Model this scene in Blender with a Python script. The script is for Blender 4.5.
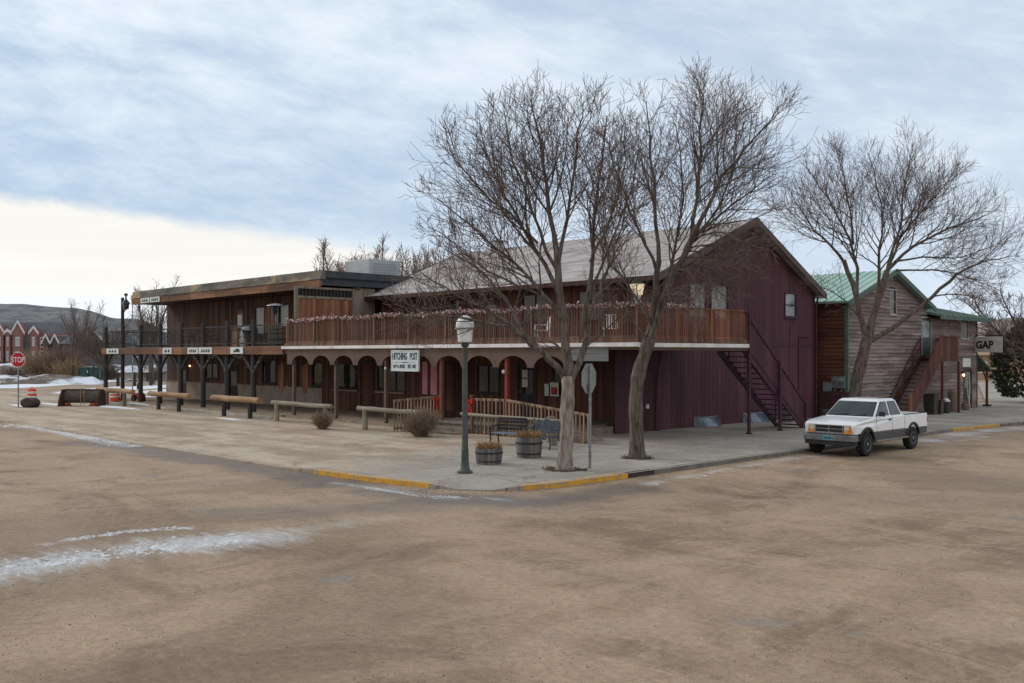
import bpy, bmesh, math, random
from mathutils import Vector, Matrix, noise as mnoise
for o in list(bpy.data.objects): bpy.data.objects.remove(o)
S = bpy.context.scene
COL = S.collection
R = math.radians
random.seed(7)
# ------------------------------------------------------------------ camera
CH, F, HZ = 3.1, 949.0, 354.0
TH = R(46.13); SN, CS = math.sin(TH), math.cos(TH)
cd = bpy.data.cameras.new('camera'); cam = bpy.data.objects.new('camera', cd); COL.objects.link(cam)
cam.location = (0, 0, CH); cam.rotation_euler = (R(90), 0, TH)
cd.sensor_width = 36; cd.lens = 36*F/1024; cd.shift_y = 12.5/1024
cd.clip_start = 0.1; cd.clip_end = 6000
S.camera = cam
S.render.resolution_x = 1024; S.render.resolution_y = 683
S.view_settings.view_transform = 'Standard'
try: S.view_settings.look = 'None'
except Exception: pass
S.view_settings.gamma = 1; S.view_settings.exposure = 0.27
# ------------------------------------------------------------------ sky and sun
SUN_EL, SUN_AZ = R(32), R(250)      # sun direction: azimuth measured from +Y clockwise
W = bpy.data.worlds.new('World'); S.world = W; W.use_nodes = True
wn, wl = W.node_tree.nodes, W.node_tree.links
wn.clear()
class NB:
    """small node-graph helper"""
    def __init__(s, nt): s.n = nt.nodes; s.l = nt.links
    def new(s, t, **k):
        n = s.n.new(t)
        for a, b in k.items(): setattr(n, a, b)
        return n
    def put(s, sock, v):
        if isinstance(v, bpy.types.NodeSocket): s.l.new(v, sock)
        elif v is not None:
            if isinstance(v, (tuple, list)) and len(v) == 3 and sock.type == 'RGBA': v = (*v, 1)
            sock.default_value = v
    def m(s, op, a, b=None, c=None, clamp=False):
        n = s.new('ShaderNodeMath', operation=op, use_clamp=clamp)
        s.put(n.inputs[0], a); s.put(n.inputs[1], b); s.put(n.inputs[2], c)
        return n.outputs[0]
    def v(s, op, a, b=None, sc=None):
        n = s.new('ShaderNodeVectorMath', operation=op)
        s.put(n.inputs[0], a); s.put(n.inputs[1], b)
        if sc is not None: s.put(n.inputs['Scale'], sc)
        return n.outputs['Value'] if op in ('DOT_PRODUCT', 'LENGTH') else n.outputs[0]
    def noise(s, vec, scale=1, detail=4, rough=.5, dist=0, col=False):
        n = s.new('ShaderNodeTexNoise')
        s.put(n.inputs['Vector'], vec); n.inputs['Scale'].default_value = scale
        n.inputs['Detail'].default_value = detail; n.inputs['Roughness'].default_value = rough
        n.inputs['Distortion'].default_value = dist
        return n.outputs['Color'] if col else n.outputs['Fac']
    def mapv(s, vec, scale=(1,1,1), rot=(0,0,0), loc=(0,0,0)):
        n = s.new('ShaderNodeMapping'); s.put(n.inputs[0], vec)
        n.inputs['Scale'].default_value = scale; n.inputs['Rotation'].default_value = rot; n.inputs['Location'].default_value = loc
        return n.outputs[0]
    def ss(s, v, a, b, lo=0., hi=1.):
        n = s.new('ShaderNodeMapRange', interpolation_type='SMOOTHSTEP')
        s.put(n.inputs['Value'], v); s.put(n.inputs['From Min'], a); s.put(n.inputs['From Max'], b)
        s.put(n.inputs['To Min'], lo); s.put(n.inputs['To Max'], hi)
        return n.outputs[0]
    def mix(s, f, a, b, mode='MIX'):
        n = s.new('ShaderNodeMix', data_type='RGBA', blend_type=mode)
        s.put(n.inputs[0], f); s.put(n.inputs[6], a); s.put(n.inputs[7], b)
        return n.outputs[2]
    def sep(s, v):
        n = s.new('ShaderNodeSeparateXYZ'); s.put(n.inputs[0], v); return n.outputs
    def comb(s, x, y, z):
        n = s.new('ShaderNodeCombineXYZ'); s.put(n.inputs[0], x); s.put(n.inputs[1], y); s.put(n.inputs[2], z); return n.outputs[0]
b = NB(W.node_tree)
tc = b.new('ShaderNodeTexCoord').outputs['Generated']
sky = b.new('ShaderNodeTexSky', sky_type='NISHITA', sun_disc=False, sun_elevation=SUN_EL, sun_rotation=SUN_AZ)
sx, sy, sz = b.sep(tc)[:3]
fwd = b.v('DOT_PRODUCT', tc, (-SN, CS, 0)); rgt = b.v('DOT_PRODUCT', tc, (CS, SN, 0))
ff = b.m('MAXIMUM', fwd, .08)
u = b.m('DIVIDE', rgt, ff); w = b.m('DIVIDE', b.m('MAXIMUM', sz, 0), ff)
h = b.m('ADD', b.m('MAXIMUM', sz, 0), .07)
cp = b.comb(b.m('DIVIDE', rgt, h), b.m('DIVIDE', fwd, h), 0)
uw = b.comb(u, b.m('ADD', w, b.m('MULTIPLY', u, .16)), 0)
n1 = b.noise(b.mapv(uw, (1.5, 6.5, 1), (0, 0, 0), (2, 1, 0)), 1.0, 6, .56, .6)
n2 = b.noise(b.mapv(uw, (7.5, 19, 1), (0, 0, R(-3)), (3, 7, 0)), 1.0, 8, .66, .3)
n3 = b.noise(b.mapv(uw, (1.2, 3.2, 1), (0, 0, R(-4)), (9, 2, 0)), 1.0, 4, .5, .2)
n4 = b.noise(b.mapv(uw, (22, 46, 1), (0, 0, R(-6)), (1, 5, 0)), 1.0, 6, .7, .2)
cl = b.m('ADD', b.m('ADD', b.m('MULTIPLY', n1, .46), b.m('MULTIPLY', n2, .38)), b.m('ADD', b.m('MULTIPLY', n3, .22), b.m('MULTIPLY', b.m('SUBTRACT', n4, .5), .12)))
cl = b.m('ADD', cl, b.m('MULTIPLY', b.ss(w, .06, .36), .045))
cl = b.m('ADD', cl, b.m('MULTIPLY', b.ss(u, -.35, .35), .03))
cf = b.ss(cl, .43, .75)
blue = b.mix(b.ss(u, -.5, .45), (3.3, 4.5, 6.0), (4.5, 5.4, 6.6))
white = b.mix(b.ss(w, .0, .4), (6.6, 7.3, 8.1), (7.0, 7.6, 8.1))
deck = b.mix(cf, blue, white)
base = b.mix(.08, deck, sky.outputs[0])
edge = b.m('SUBTRACT', b.m('SUBTRACT', .0925, b.m('MULTIPLY', u, .1426)), b.m('MULTIPLY', b.m('ADD', b.m('SUBTRACT', n2, .5), b.m('SUBTRACT', n4, .5)), .02))
below = b.ss(b.m('SUBTRACT', edge, w), -.007, .013)
below = b.m('MULTIPLY', below, b.ss(u, .06, -.22))
streak = b.noise(b.mapv(b.comb(u, w, 0), (1.6, 26, 1), (0, 0, R(5))), 1.5, 5, .55, .3)
cream = b.mix(b.ss(streak, .35, .75), (7.5, 7.4, 7.05), (8.1, 7.9, 7.4))
cream = b.mix(b.ss(w, .085, .035), cream, (7.6, 8.1, 8.5))
low = b.mix(b.ss(w, .16, .0), base, (6.2, 7.0, 8.0))
low = b.mix(.75, base, low)
colr = b.mix(below, low, cream)
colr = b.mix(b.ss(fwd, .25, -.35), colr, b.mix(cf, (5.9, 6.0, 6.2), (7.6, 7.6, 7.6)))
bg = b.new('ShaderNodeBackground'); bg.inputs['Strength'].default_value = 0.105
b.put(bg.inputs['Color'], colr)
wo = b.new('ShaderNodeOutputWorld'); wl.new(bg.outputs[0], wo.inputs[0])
sl = bpy.data.lights.new('sun', 'SUN'); sun = bpy.data.objects.new('sun', sl); COL.objects.link(sun)
sl.energy = 1.1; sl.angle = R(14); sl.color = (1, .93, .84)
sdir = Vector((math.sin(SUN_AZ)*math.cos(SUN_EL), math.cos(SUN_AZ)*math.cos(SUN_EL), math.sin(SUN_EL)))
sun.rotation_euler = sdir.to_track_quat('Z', 'Y').to_euler()
# ------------------------------------------------------------------ mapping from picture measurements to the site plan
def U(px): return (px-512)/F
def onY(px, Y): u = U(px); return Y*(CS*u-SN)/(CS+SN*u)
def onX(px, X): u = U(px); return X*(-SN*u-CS)/(SN-CS*u)
def dep(X, Y): return -SN*X+CS*Y
def zat(py, X, Y): return CH+(HZ-py)*dep(X, Y)/F
def at(px, d, z=0.): r = U(px)*d; return Vector((CS*r-SN*d, SN*r+CS*d, z))
def gnd(px, py, z=0.): return at(px, (CH-z)*F/(py-HZ), z)
def gz(Y):
    t = min(1, max(0, (Y-40)/10)); return -0.2*t*t*(3-2*t)
# ------------------------------------------------------------------ objects
ORG = {}
def tag(o, label=None, cat=None, group=None, kind=None):
    if label: o['label'] = label
    if cat: o['category'] = cat
    if group: o['group'] = group
    if kind: o['kind'] = kind
    return o
def thing(name, label, cat, loc=(0, 0, 0), group=None, rz=0):
    o = bpy.data.objects.new(name, None); COL.objects.link(o); o.empty_display_size = .3
    o.location = loc; o.rotation_euler = (0, 0, rz); ORG[o.name] = Vector(loc) if rz == 0 else Vector((0, 0, 0))
    return tag(o, label, cat, group)
def copy_tree(o, parent=None):
    c = o.copy(); COL.objects.link(c); c.parent = parent
    for ch in list(o.children): copy_tree(ch, c)
    return c
class MB:
    def __init__(s): s.v = []; s.f = []; s.mi = []; s.cur = 0; s.sm = []
    def add(s, vs, fs, smooth=False):
        n = len(s.v); s.v.extend(tuple(p) for p in vs)
        for f in fs: s.f.append([n+i for i in f]); s.mi.append(s.cur); s.sm.append(smooth)
    def box(s, x0, x1, y0, y1, z0, z1):
        s.add([(x0,y0,z0),(x1,y0,z0),(x1,y1,z0),(x0,y1,z0),(x0,y0,z1),(x1,y0,z1),(x1,y1,z1),(x0,y1,z1)],
              [(3,2,1,0),(4,5,6,7),(0,1,5,4),(1,2,6,5),(2,3,7,6),(3,0,4,7)]); return s
    def hexa(s, P): s.add(P, [(3,2,1,0),(4,5,6,7),(0,1,5,4),(1,2,6,5),(2,3,7,6),(3,0,4,7)]); return s
    def bar(s, a, c, w, h, up=(0, 0, 1)):
        a = Vector(a); c = Vector(c); d = (c-a).normalized(); up = Vector(up)
        sd = d.cross(up)
        if sd.length < 1e-4: sd = d.cross(Vector((0, 1, 0)))
        sd.normalize(); u2 = sd.cross(d)
        P = []
        for p in (a, c):
            for i, j in ((-1,-1),(1,-1),(1,1),(-1,1)): P.append(p+sd*(i*w/2)+u2*(j*h/2))
        s.add(P, [(0,1,2,3),(7,6,5,4),(0,4,5,1),(1,5,6,2),(2,6,7,3),(3,7,4,0)]); return s
    def tube(s, pts, rs, n=8, cap=True):
        pts = [Vector(p) for p in pts]
        if not isinstance(rs, (list, tuple)): rs = [rs]*len(pts)
        V = []; ref = None
        for i, p in enumerate(pts):
            t = (pts[min(i+1, len(pts)-1)]-pts[max(i-1, 0)])
            if t.length < 1e-7: t = Vector((0, 0, 1))
            t.normalize()
            if ref is None: ref = Vector((1, 0, 0)) if abs(t.x) < .8 else Vector((0, 1, 0))
            a = t.cross(ref).normalized(); c = t.cross(a); ref = a.cross(t)
            for k in range(n):
                an = 2*math.pi*k/n; V.append(p+(a*math.cos(an)+c*math.sin(an))*rs[i])
        Fc = []
        for i in range(len(pts)-1):
            for k in range(n): Fc.append((i*n+k, i*n+(k+1) % n, (i+1)*n+(k+1) % n, (i+1)*n+k))
        if cap: Fc.append(tuple(range(n-1, -1, -1))); Fc.append(tuple((len(pts)-1)*n+k for k in range(n)))
        s.add(V, Fc, True); return s
    def lathe(s, prof, c=(0, 0, 0), n=20, sx=1, sy=1):
        V = []; c = Vector(c)
        for r, z in prof:
            for k in range(n):
                a = 2*math.pi*k/n; V.append((c.x+r*sx*math.cos(a), c.y+r*sy*math.sin(a), c.z+z))
        Fc = []
        for i in range(len(prof)-1):
            for k in range(n): Fc.append((i*n+k, i*n+(k+1) % n, (i+1)*n+(k+1) % n, (i+1)*n+k))
        Fc.append(tuple(range(n-1, -1, -1))); Fc.append(tuple((len(prof)-1)*n+k for k in range(n)))
        s.add(V, Fc, True); return s
    def prism(s, poly, ax, a0, a1, f=None):
        """poly of 2-D points extruded along axis ax ('x','y','z') between a0 and a1"""
        n = len(poly)
        def pt(p, a):
            q = {'x': (a, p[0], p[1]), 'y': (p[0], a, p[1]), 'z': (p[0], p[1], a)}[ax]
            return f(q) if f else q
        V = [pt(p, a0) for p in poly]+[pt(p, a1) for p in poly]
        Fc = [tuple(range(n-1, -1, -1)), tuple(range(n, 2*n))]
        for i in range(n): j = (i+1) % n; Fc.append((i, j, n+j, n+i))
        s.add(V, Fc); return s
    def build(s, name, mat, parent=None, bev=0, flat=False, rel=True):
        me = bpy.data.meshes.new(name)
        off = ORG.get(parent.name, Vector()) if (parent and rel) else Vector()
        # grand-children: offset of the root thing
        if parent and parent.name in CHO and rel: off = CHO[parent.name]
        me.from_pydata([(p[0]-off.x, p[1]-off.y, p[2]-off.z) for p in s.v], [], s.f)
        ms = mat if isinstance(mat, (list, tuple)) else [mat]
        for m_ in ms: me.materials.append(m_)
        me.polygons.foreach_set('material_index', s.mi)
        me.polygons.foreach_set('use_smooth', [x and not flat for x in s.sm])
        me.update()
        bm = bmesh.new(); bm.from_mesh(me); bmesh.ops.recalc_face_normals(bm, faces=bm.faces); bm.to_mesh(me); bm.free()
        o = bpy.data.objects.new(name, me); COL.objects.link(o)
        if parent: o.parent = parent; CHO[o.name] = off
        if any(s.sm) and not flat:
            try: me.set_sharp_from_angle(angle=R(40))
            except Exception: pass
        if bev:
            m_ = o.modifiers.new('bevel', 'BEVEL'); m_.width = bev; m_.segments = 2; m_.limit_method = 'ANGLE'; m_.angle_limit = R(35)
        return o
CHO = {}
def recentre(o):
    """give a top-level mesh an origin at its base"""
    me = o.data; xs = [v.co for v in me.vertices]
    c = Vector((sum(p.x for p in xs)/len(xs), sum(p.y for p in xs)/len(xs), min(p.z for p in xs)))
    me.transform(Matrix.Translation(-c)); o.location = o.location+c
    return o
def text_mb(body, size, M, depth=.006, bold=0., sx=1.):
    cu = bpy.data.curves.new('t', 'FONT'); cu.body = body; cu.size = size; cu.extrude = depth; cu.offset = bold
    cu.align_x = 'CENTER'; cu.align_y = 'CENTER'; cu.resolution_u = 3
    ob = bpy.data.objects.new('t', cu); COL.objects.link(ob)
    bpy.context.view_layer.update()
    me = bpy.data.meshes.new_from_object(ob.evaluated_get(bpy.context.evaluated_depsgraph_get()))
    mb = MB(); mb.add([M @ Vector((v.co.x*sx, v.co.y, v.co.z)) for v in me.vertices], [list(p.vertices) for p in me.polygons])
    bpy.data.objects.remove(ob); bpy.data.meshes.remove(me); bpy.data.curves.remove(cu)
    return mb
def face_frame(c, nrm, up=(0, 0, 1)):
    """matrix whose local XY is the sign's face, +Z its outward normal"""
    n = Vector(nrm).normalized(); x = Vector(up).cross(n).normalized(); y = n.cross(x)
    return Matrix(((x.x, y.x, n.x, c[0]), (x.y, y.y, n.y, c[1]), (x.z, y.z, n.z, c[2]), (0, 0, 0, 1)))
# ------------------------------------------------------------------ materials
MATS = {}
def mat(name, c1, c2=None, scale=3., stretch=(1, 1, 1), rough=.8, bump=.0, bscale=None, board=None, bvar=.35,
        metal=0., spec=.3, c3=None, c3thr=.62, c3scale=1.2, lo=.35, hi=.68, emit=None, coords='pos', coat=0., detail=5):
    m_ = bpy.data.materials.new(name); m_.use_nodes = True; MATS[name] = m_
    nt = m_.node_tree; g = NB(nt); bs = nt.nodes['Principled BSDF']
    pos = g.new('ShaderNodeNewGeometry').outputs['Position'] if coords == 'pos' else g.new('ShaderNodeTexCoord').outputs['Object']
    col = c1
    if c2:
        nv = g.noise(g.mapv(pos, stretch), scale, detail, .6)
        col = g.mix(g.ss(nv, lo, hi), c1, c2)
    if c3:
        nv = g.noise(g.mapv(pos, stretch, (0, 0, 0), (5, 3, 8)), c3scale, 6, .62)
        col = g.mix(g.ss(nv, c3thr, c3thr+.10), col if not isinstance(col, tuple) else (*col, 1), c3)
    if board:
        ax, wd = board
        X, Y, Z = g.sep(pos)[:3]
        c = {'h': g.m('ADD', X, Y), 'z': Z, 'x': X, 'y': Y}[ax]
        cell = g.m('FLOOR', g.m('DIVIDE', c, wd))
        if ax == 'z': cell = g.m('ADD', g.m('MULTIPLY', cell, 17.3), g.m('FLOOR', g.m('DIVIDE', g.m('ADD', g.m('ADD', X, Y), g.m('MULTIPLY', cell, 1.37)), 3.4)))
        wnn = g.new('ShaderNodeTexWhiteNoise', noise_dimensions='1D'); g.put(wnn.inputs['W'], cell)
        k = g.ss(wnn.outputs['Value'], 0, 1, 1-bvar, 1+bvar)
        col = g.mix(1.0, col if not isinstance(col, tuple) else (*col, 1), g.comb(k, k, k), 'MULTIPLY')
    g.put(bs.inputs['Base Color'], col)
    bs.inputs['Roughness'].default_value = rough; bs.inputs['Metallic'].default_value = metal
    bs.inputs['Specular IOR Level'].default_value = spec
    if coat: bs.inputs['Coat Weight'].default_value = coat; bs.inputs['Coat Roughness'].default_value = .08
    if bump:
        nv = g.noise(g.mapv(pos, stretch), bscale or scale*5, 6, .65)
        bp = g.new('ShaderNodeBump'); bp.inputs['Strength'].default_value = bump; bp.inputs['Distance'].default_value = .03
        g.put(bp.inputs['Height'], nv); g.put(bs.inputs['Normal'], bp.outputs[0])
    if emit:
        bs.inputs['Emission Color'].default_value = (*emit[0], 1); bs.inputs['Emission Strength'].default_value = emit[1]
    return m_
G_ = (1, 1, .12)   # grain runs up and down
maroon = mat('maroon_paint', (.104, .040, .056), (.070, .028, .040), 1.6, G_, .75, .25, 22, ('h', .3), .13, c3=(.14, .075, .082), c3thr=.66, c3scale=2.2)
maroon_trim = mat('maroon_trim', (.075, .028, .045), (.05, .02, .032), 4, rough=.7, bump=.1)
dkbrown = mat('dark_brown_planks', (.066, .030, .021), (.034, .017, .013), 1.8, G_, .8, .25, 24, ('h', .2), .4)
redbrown = mat('red_brown_planks', (.130, .050, .035), (.068, .028, .021), 1.8, G_, .75, .25, 24, ('h', .2), .35)
salwood = mat('weathered_brown_planks', (.115, .056, .036), (.055, .029, .021), 1.8, G_, .8, .25, 24, ('h', .2), .45, c3=(.17, .10, .07), c3thr=.62)
rustwood = mat('orange_weathered_planks', (.26, .115, .06), (.13, .058, .036), 2., G_, .8, .25, 24, ('h', .16), .35, c3=(.30, .17, .10), c3thr=.6)
fasciaw = mat('fascia_planks', (.23, .115, .062), (.11, .055, .036), 1.2, (.25, .25, 2.5), .8, .25, 14, ('x', 3.1), .3)
railwood = mat('rail_wood', (.165, .092, .064), (.095, .052, .037), 3, G_, .8, .15, 20, ('h', .13), .35)
greywood = mat('grey_wood', (.25, .215, .175), (.14, .115, .09), 3, G_, .85, .3, 22)
logwood = mat('log_wood', (.36, .235, .135), (.23, .14, .08), 2.4, (.3, 1, 1), .85, .35, 14)
logold = mat('old_log_wood', (.27, .245, .19), (.16, .14, .105), 2.4, (.3, 1, 1), .85, .35, 14)
darkpost = mat('dark_stained_timber', (.03, .029, .031), (.05, .045, .043), 4, G_, .75, .25, 20)
taupe = mat('taupe_paint', (.135, .092, .070), (.105, .070, .054), 1.6, rough=.75, bump=.1)
knee = mat('stucco_knee_wall', (.36, .30, .25), (.27, .22, .18), 2.2, rough=.9, bump=.3, bscale=40)
white = mat('white_paint', (.72, .72, .73), (.55, .55, .56), 3, rough=.55)
signwhite = mat('sign_white', (.66, .72, .72), (.52, .57, .58), 5, rough=.6)
black = mat('black_paint', (.012, .012, .014), rough=.5)
iron = mat('dark_iron', (.022, .024, .028), (.04, .042, .045), 6, rough=.5, metal=.3)
poleg = mat('grey_green_pole', (.085, .10, .09), (.05, .058, .052), 5, rough=.6, metal=.2, bump=.1)
steel = mat('galvanised_steel', (.32, .34, .36), (.22, .235, .25), 6, rough=.45, metal=.7)
roofgrey = mat('grey_shingles', (.37, .345, .335), (.27, .248, .242), 1.1, (1, 1, 1), .9, .35, 30, ('z', .085), .16)
roofdark = mat('charcoal_metal', (.035, .045, .055), (.055, .065, .075), 3, rough=.6)
shingle = mat('mossy_shingles', (.16, .14, .115), (.065, .06, .055), 1.3, (.5, 1, 1), .9, .4, 20, c3=(.34, .26, .14), c3thr=.51, c3scale=.6)
greenroof = mat('green_metal_roof', (.25, .41, .345), (.33, .47, .41), .6, rough=.45, spec=.4, c3=(.30, .42, .38), c3thr=.62)
clap = mat('weathered_clapboard', (.225, .185, .178), (.160, .115, .112), .8, (.45, .45, 4.5), .85, .3, 22, ('z', .1875), .22, c3=(.31, .27, .265), c3thr=.56, c3scale=1.6, lo=.38, hi=.64)
clapred = mat('red_brown_clapboard', (.15, .056, .036), (.10, .038, .027), 1.2, (.5, .5, 4.), .8, .25, 22, ('z', .1875), .2)
stairw = mat('brown_stained_stair', (.12, .045, .035), (.075, .03, .024), 2.2, G_, .8, .2, 20, ('h', .2), .3)
grntrim = mat('green_trim', (.10, .16, .13), (.07, .11, .09), 3, rough=.7)
glass = mat('window_glass', (.014, .015, .016), (.085, .070, .055), .9, rough=.05, spec=.42, lo=.45, hi=.65)
glassl = mat('pale_window_glass', (.13, .15, .155), (.30, .33, .33), 1.6, rough=.12, spec=.7)
curtain = mat('curtained_glass', (.23, .24, .22), (.13, .14, .13), 1.5, (6, 6, .4), rough=.25, spec=.6)
conc = mat('concrete', (.33, .305, .27), (.25, .225, .195), 2.5, rough=.9, bump=.25, bscale=30)
rubber = mat('rubber', (.014, .014, .015), (.03, .028, .026), 8, rough=.85)
orange = mat('safety_orange', (.75, .09, .03), (.55, .07, .03), 6, rough=.6)
red = mat('red_paint', (.45, .02, .025), (.3, .02, .02), 5, rough=.6)
redcloth = mat('red_ribbon', (.55, .012, .015), (.35, .01, .012), 9, rough=.7)
pink = mat('pink_board', (.52, .23, .25), (.38, .17, .18), 3, rough=.7)
paper = mat('paper', (.68, .68, .64), (.5, .5, .48), 5, rough=.7)
yellow = mat('yellow_kerb_paint', (.66, .34, .025), (.45, .25, .06), 3.5, rough=.8, bump=.2, c3=(.30, .25, .18), c3thr=.52, c3scale=6)
bark = mat('grey_bark', (.155, .128, .108), (.062, .049, .041), 11, (1, 1, .22), .95, 1., 30, c3=(.22, .19, .165), c3thr=.6, c3scale=3)
barkpale = mat('pale_whitewashed_bark', (.33, .285, .25), (.13, .102, .085), 10, (1, 1, .25), .95, 1., 28)
barkred = mat('reddish_twigs', (.30, .21, .175), (.21, .145, .12), 5, rough=.95)
twig = mat('twig_bark', (.175, .132, .115), (.11, .082, .072), 5, rough=.95)
dry = mat('dry_grass', (.38, .24, .11), (.24, .14, .07), 8, rough=.95)
brush = mat('dry_brush', (.27, .20, .145), (.16, .115, .085), 8, rough=.95)
stave = mat('barrel_staves', (.17, .165, .155), (.10, .095, .085), 3, G_, .85, .3, 20, ('h', .09), .25)
snow = mat('snow', (.74, .78, .84), (.58, .61, .66), 1.2, rough=.7, bump=.5, bscale=6)
cabgreen = mat('green_enamel', (.03, .085, .07), (.045, .11, .09), 2, rough=.5)
bulb = mat('lit_bulb', (1, .6, .3), emit=((1., .45, .18), 6))
warmlens = mat('lit_lantern_glass', (.7, .6, .42), emit=((1., .80, .52), .42), rough=.4)
# ================================================================== THE SETTING
def seg_dist(g, pos, a, c):
    pa = g.v('SUBTRACT', pos, (a[0], a[1], 0)); ba = Vector((c[0]-a[0], c[1]-a[1], 0))
    h = g.m('DIVIDE', g.v('DOT_PRODUCT', pa, tuple(ba)), ba.dot(ba), clamp=True)
    return g.v('LENGTH', g.v('SUBTRACT', pa, g.v('SCALE', tuple(ba), sc=h)))
def polymask(g, pos, pts, wd, nz, soft=1.6):
    out = None
    for i in range(len(pts)-1):
        d = seg_dist(g, pos, pts[i], pts[i+1])
        d = g.m('ADD', d, nz)
        k = g.ss(d, wd*soft, wd*.25)
        out = k if out is None else g.m('MAXIMUM', out, k)
    return out
def gp(*L): return [gnd(x, y) for x, y in L]
def ground_mat():
    m_ = bpy.data.materials.new('sandy_asphalt'); m_.use_nodes = True
    g = NB(m_.node_tree); bs = m_.node_tree.nodes['Principled BSDF']
    p0 = g.new('ShaderNodeNewGeometry').outputs['Position']
    sxyz = g.sep(p0); pos = g.comb(sxyz[0], sxyz[1], 0)
    warp = g.noise(pos, .09, 3, .5, col=True)
    wp = g.v('ADD', pos, g.v('SCALE', g.v('SUBTRACT', warp, (.5, .5, .5)), sc=9.))
    tA = g.noise(g.mapv(wp, (.075, .62, 1), (0, 0, R(-6))), 1, 8, .66, .25)     # tracks along the front street
    tB = g.noise(g.mapv(wp, (.60, .07, 1), (0, 0, R(9)), (4, 9, 0)), 1, 8, .66, .25)   # tracks along the side street
    big = g.noise(pos, .13, 4, .55); mid = g.noise(pos, .9, 8, .72, .3); fine = g.noise(pos, 9, 6, .75); grit = g.noise(pos, 60, 3, .8)
    tr = g.m('ADD', g.m('MULTIPLY', tA, .55), g.m('MULTIPLY', tB, .45))
    f = g.m('ADD', g.m('ADD', g.m('MULTIPLY', tr, 1.05), g.m('MULTIPLY', mid, .36)), g.m('MULTIPLY', big, .12))
    riso = g.noise(g.v('ADD', pos, g.v('SCALE', g.v('SUBTRACT', g.noise(pos, .22, 4, .6, col=True), (.5, .5, .5)), sc=5.)), .10, 5, .55, .4)
    rband = g.ss(g.m('ABSOLUTE', g.m('SUBTRACT', riso, .5)), .045, .0)
    patch = g.ss(riso, .53, .60)
    rid = g.m('ADD', g.ss(g.m('ABSOLUTE', g.m('SUBTRACT', tB, .5)), .035, .0), g.m('MULTIPLY', g.ss(g.m('ABSOLUTE', g.m('SUBTRACT', tA, .47)), .03, .0), .8))
    col = g.mix(g.ss(f, .60, .88), (.190, .131, .084), (.358, .258, .172))
    col = g.mix(g.m('MULTIPLY', rid, .26), col, (.40, .31, .22))
    col = g.mix(g.m('MULTIPLY', rband, .42), col, (.41, .30, .205))
    col = g.mix(g.m('MULTIPLY', patch, .45), col, (.175, .122, .083))
    gspot = g.ss(g.noise(g.mapv(pos, (1, 1.5, 1), (0, 0, .6), (7, 3, 0)), .28, 6, .62, .5), .63, .70)
    col = g.mix(g.m('MULTIPLY', gspot, .6), col, (.225, .215, .21))
    grey = g.ss(g.m('ADD', g.m('MULTIPLY', mid, .5), g.m('MULTIPLY', tB, .6)), .60, .74)
    col = g.mix(g.m('MULTIPLY', grey, .7), col, (.20, .178, .162))
    # rusty dirt
    rust = g.ss(g.noise(pos, .35, 5, .6, .6), .60, .72)
    col = g.mix(g.m('MULTIPLY', rust, .28), col, (.30, .195, .115))
    ff_ = g.ss(fine, .25, .75, .76, 1.24); gg = g.ss(grit, .2, .8, .66, 1.34)
    k = g.m('MULTIPLY', ff_, gg); col = g.mix(1., col, g.comb(k, k, k), 'MULTIPLY')
    crack = g.new('ShaderNodeTexVoronoi', feature='DISTANCE_TO_EDGE'); crack.inputs['Scale'].default_value = .16
    g.put(crack.inputs['Vector'], g.v('ADD', pos, g.v('SCALE', g.noise(pos, .8, 5, .7, col=True), sc=2.4)))
    ck = g.m('MULTIPLY', g.ss(crack.outputs['Distance'], .006, .0015), g.ss(big, .45, .6))
    col = g.mix(g.m('MULTIPLY', ck, .55), col, (.09, .065, .05))
    # damp dark gutter dirt, then ice and packed snow
    nz = g.m('MULTIPLY', g.m('SUBTRACT', g.noise(pos, .8, 6, .7), .5), 2.2)
    nzs = g.m('MULTIPLY', g.m('SUBTRACT', g.noise(g.mapv(pos, (.45, 2.4, 1), (0, 0, R(-8))), 1.5, 9, .78), .5), 2.6)
    damp = polymask(g, pos, gp((90, 442), (200, 458), (330, 481), (430, 498), (545, 503), (640, 487)), .75, nz)
    col = g.mix(g.m('MULTIPLY', damp, .62), col, (.085, .072, .066))
    dampB = polymask(g, pos, gp((230, 512), (420, 508), (540, 498)), .8, nz)
    col = g.mix(g.m('MULTIPLY', dampB, .45), col, (.16, .14, .13))
    ice = polymask(g, pos, gp((-60, 580), (60, 560), (160, 547), (265, 537)), .50, nzs, 2.2)
    ice2 = polymask(g, pos, gp((265, 537), (330, 524), (380, 520)), .22, nzs, 2.4)
    ice3 = polymask(g, pos, gp((-60, 423), (40, 427), (128, 446)), .42, g.m('MULTIPLY', nzs, .5))
    ice4 = polymask(g, pos, gp((50, 543), (130, 531), (190, 528)), .10, g.m('MULTIPLY', nzs, .6))
    ice5 = polymask(g, pos, gp((335, 483), (440, 497), (500, 499)), .10, nzs)
    ice6 = polymask(g, pos, gp((648, 484), (720, 470), (800, 457), (830, 455)), .18, g.m('MULTIPLY', nzs, .6))
    ice7 = polymask(g, pos, gp((925, 441), (960, 434), (1050, 424)), .55, g.m('MULTIPLY', nzs, .9))
    ice8 = polymask(g, pos, gp((900, 438), (960, 440), (985, 437)), .22, nzs)
    spots = g.m('MULTIPLY', g.ss(g.noise(g.mapv(pos, (1, 2, 1)), .42, 6, .6), .645, .70), .55)
    st = g.m('MAXIMUM', g.m('MULTIPLY', ice, .85), g.m('MULTIPLY', ice2, .28))
    for q, a in ((ice3, 1.), (ice4, .8), (ice5, .8), (ice6, .5), (ice7, .8), (ice8, .6)): st = g.m('MAXIMUM', st, g.m('MULTIPLY', q, a))
    nearL = g.ss(sxyz[1], 14, 6)
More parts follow.
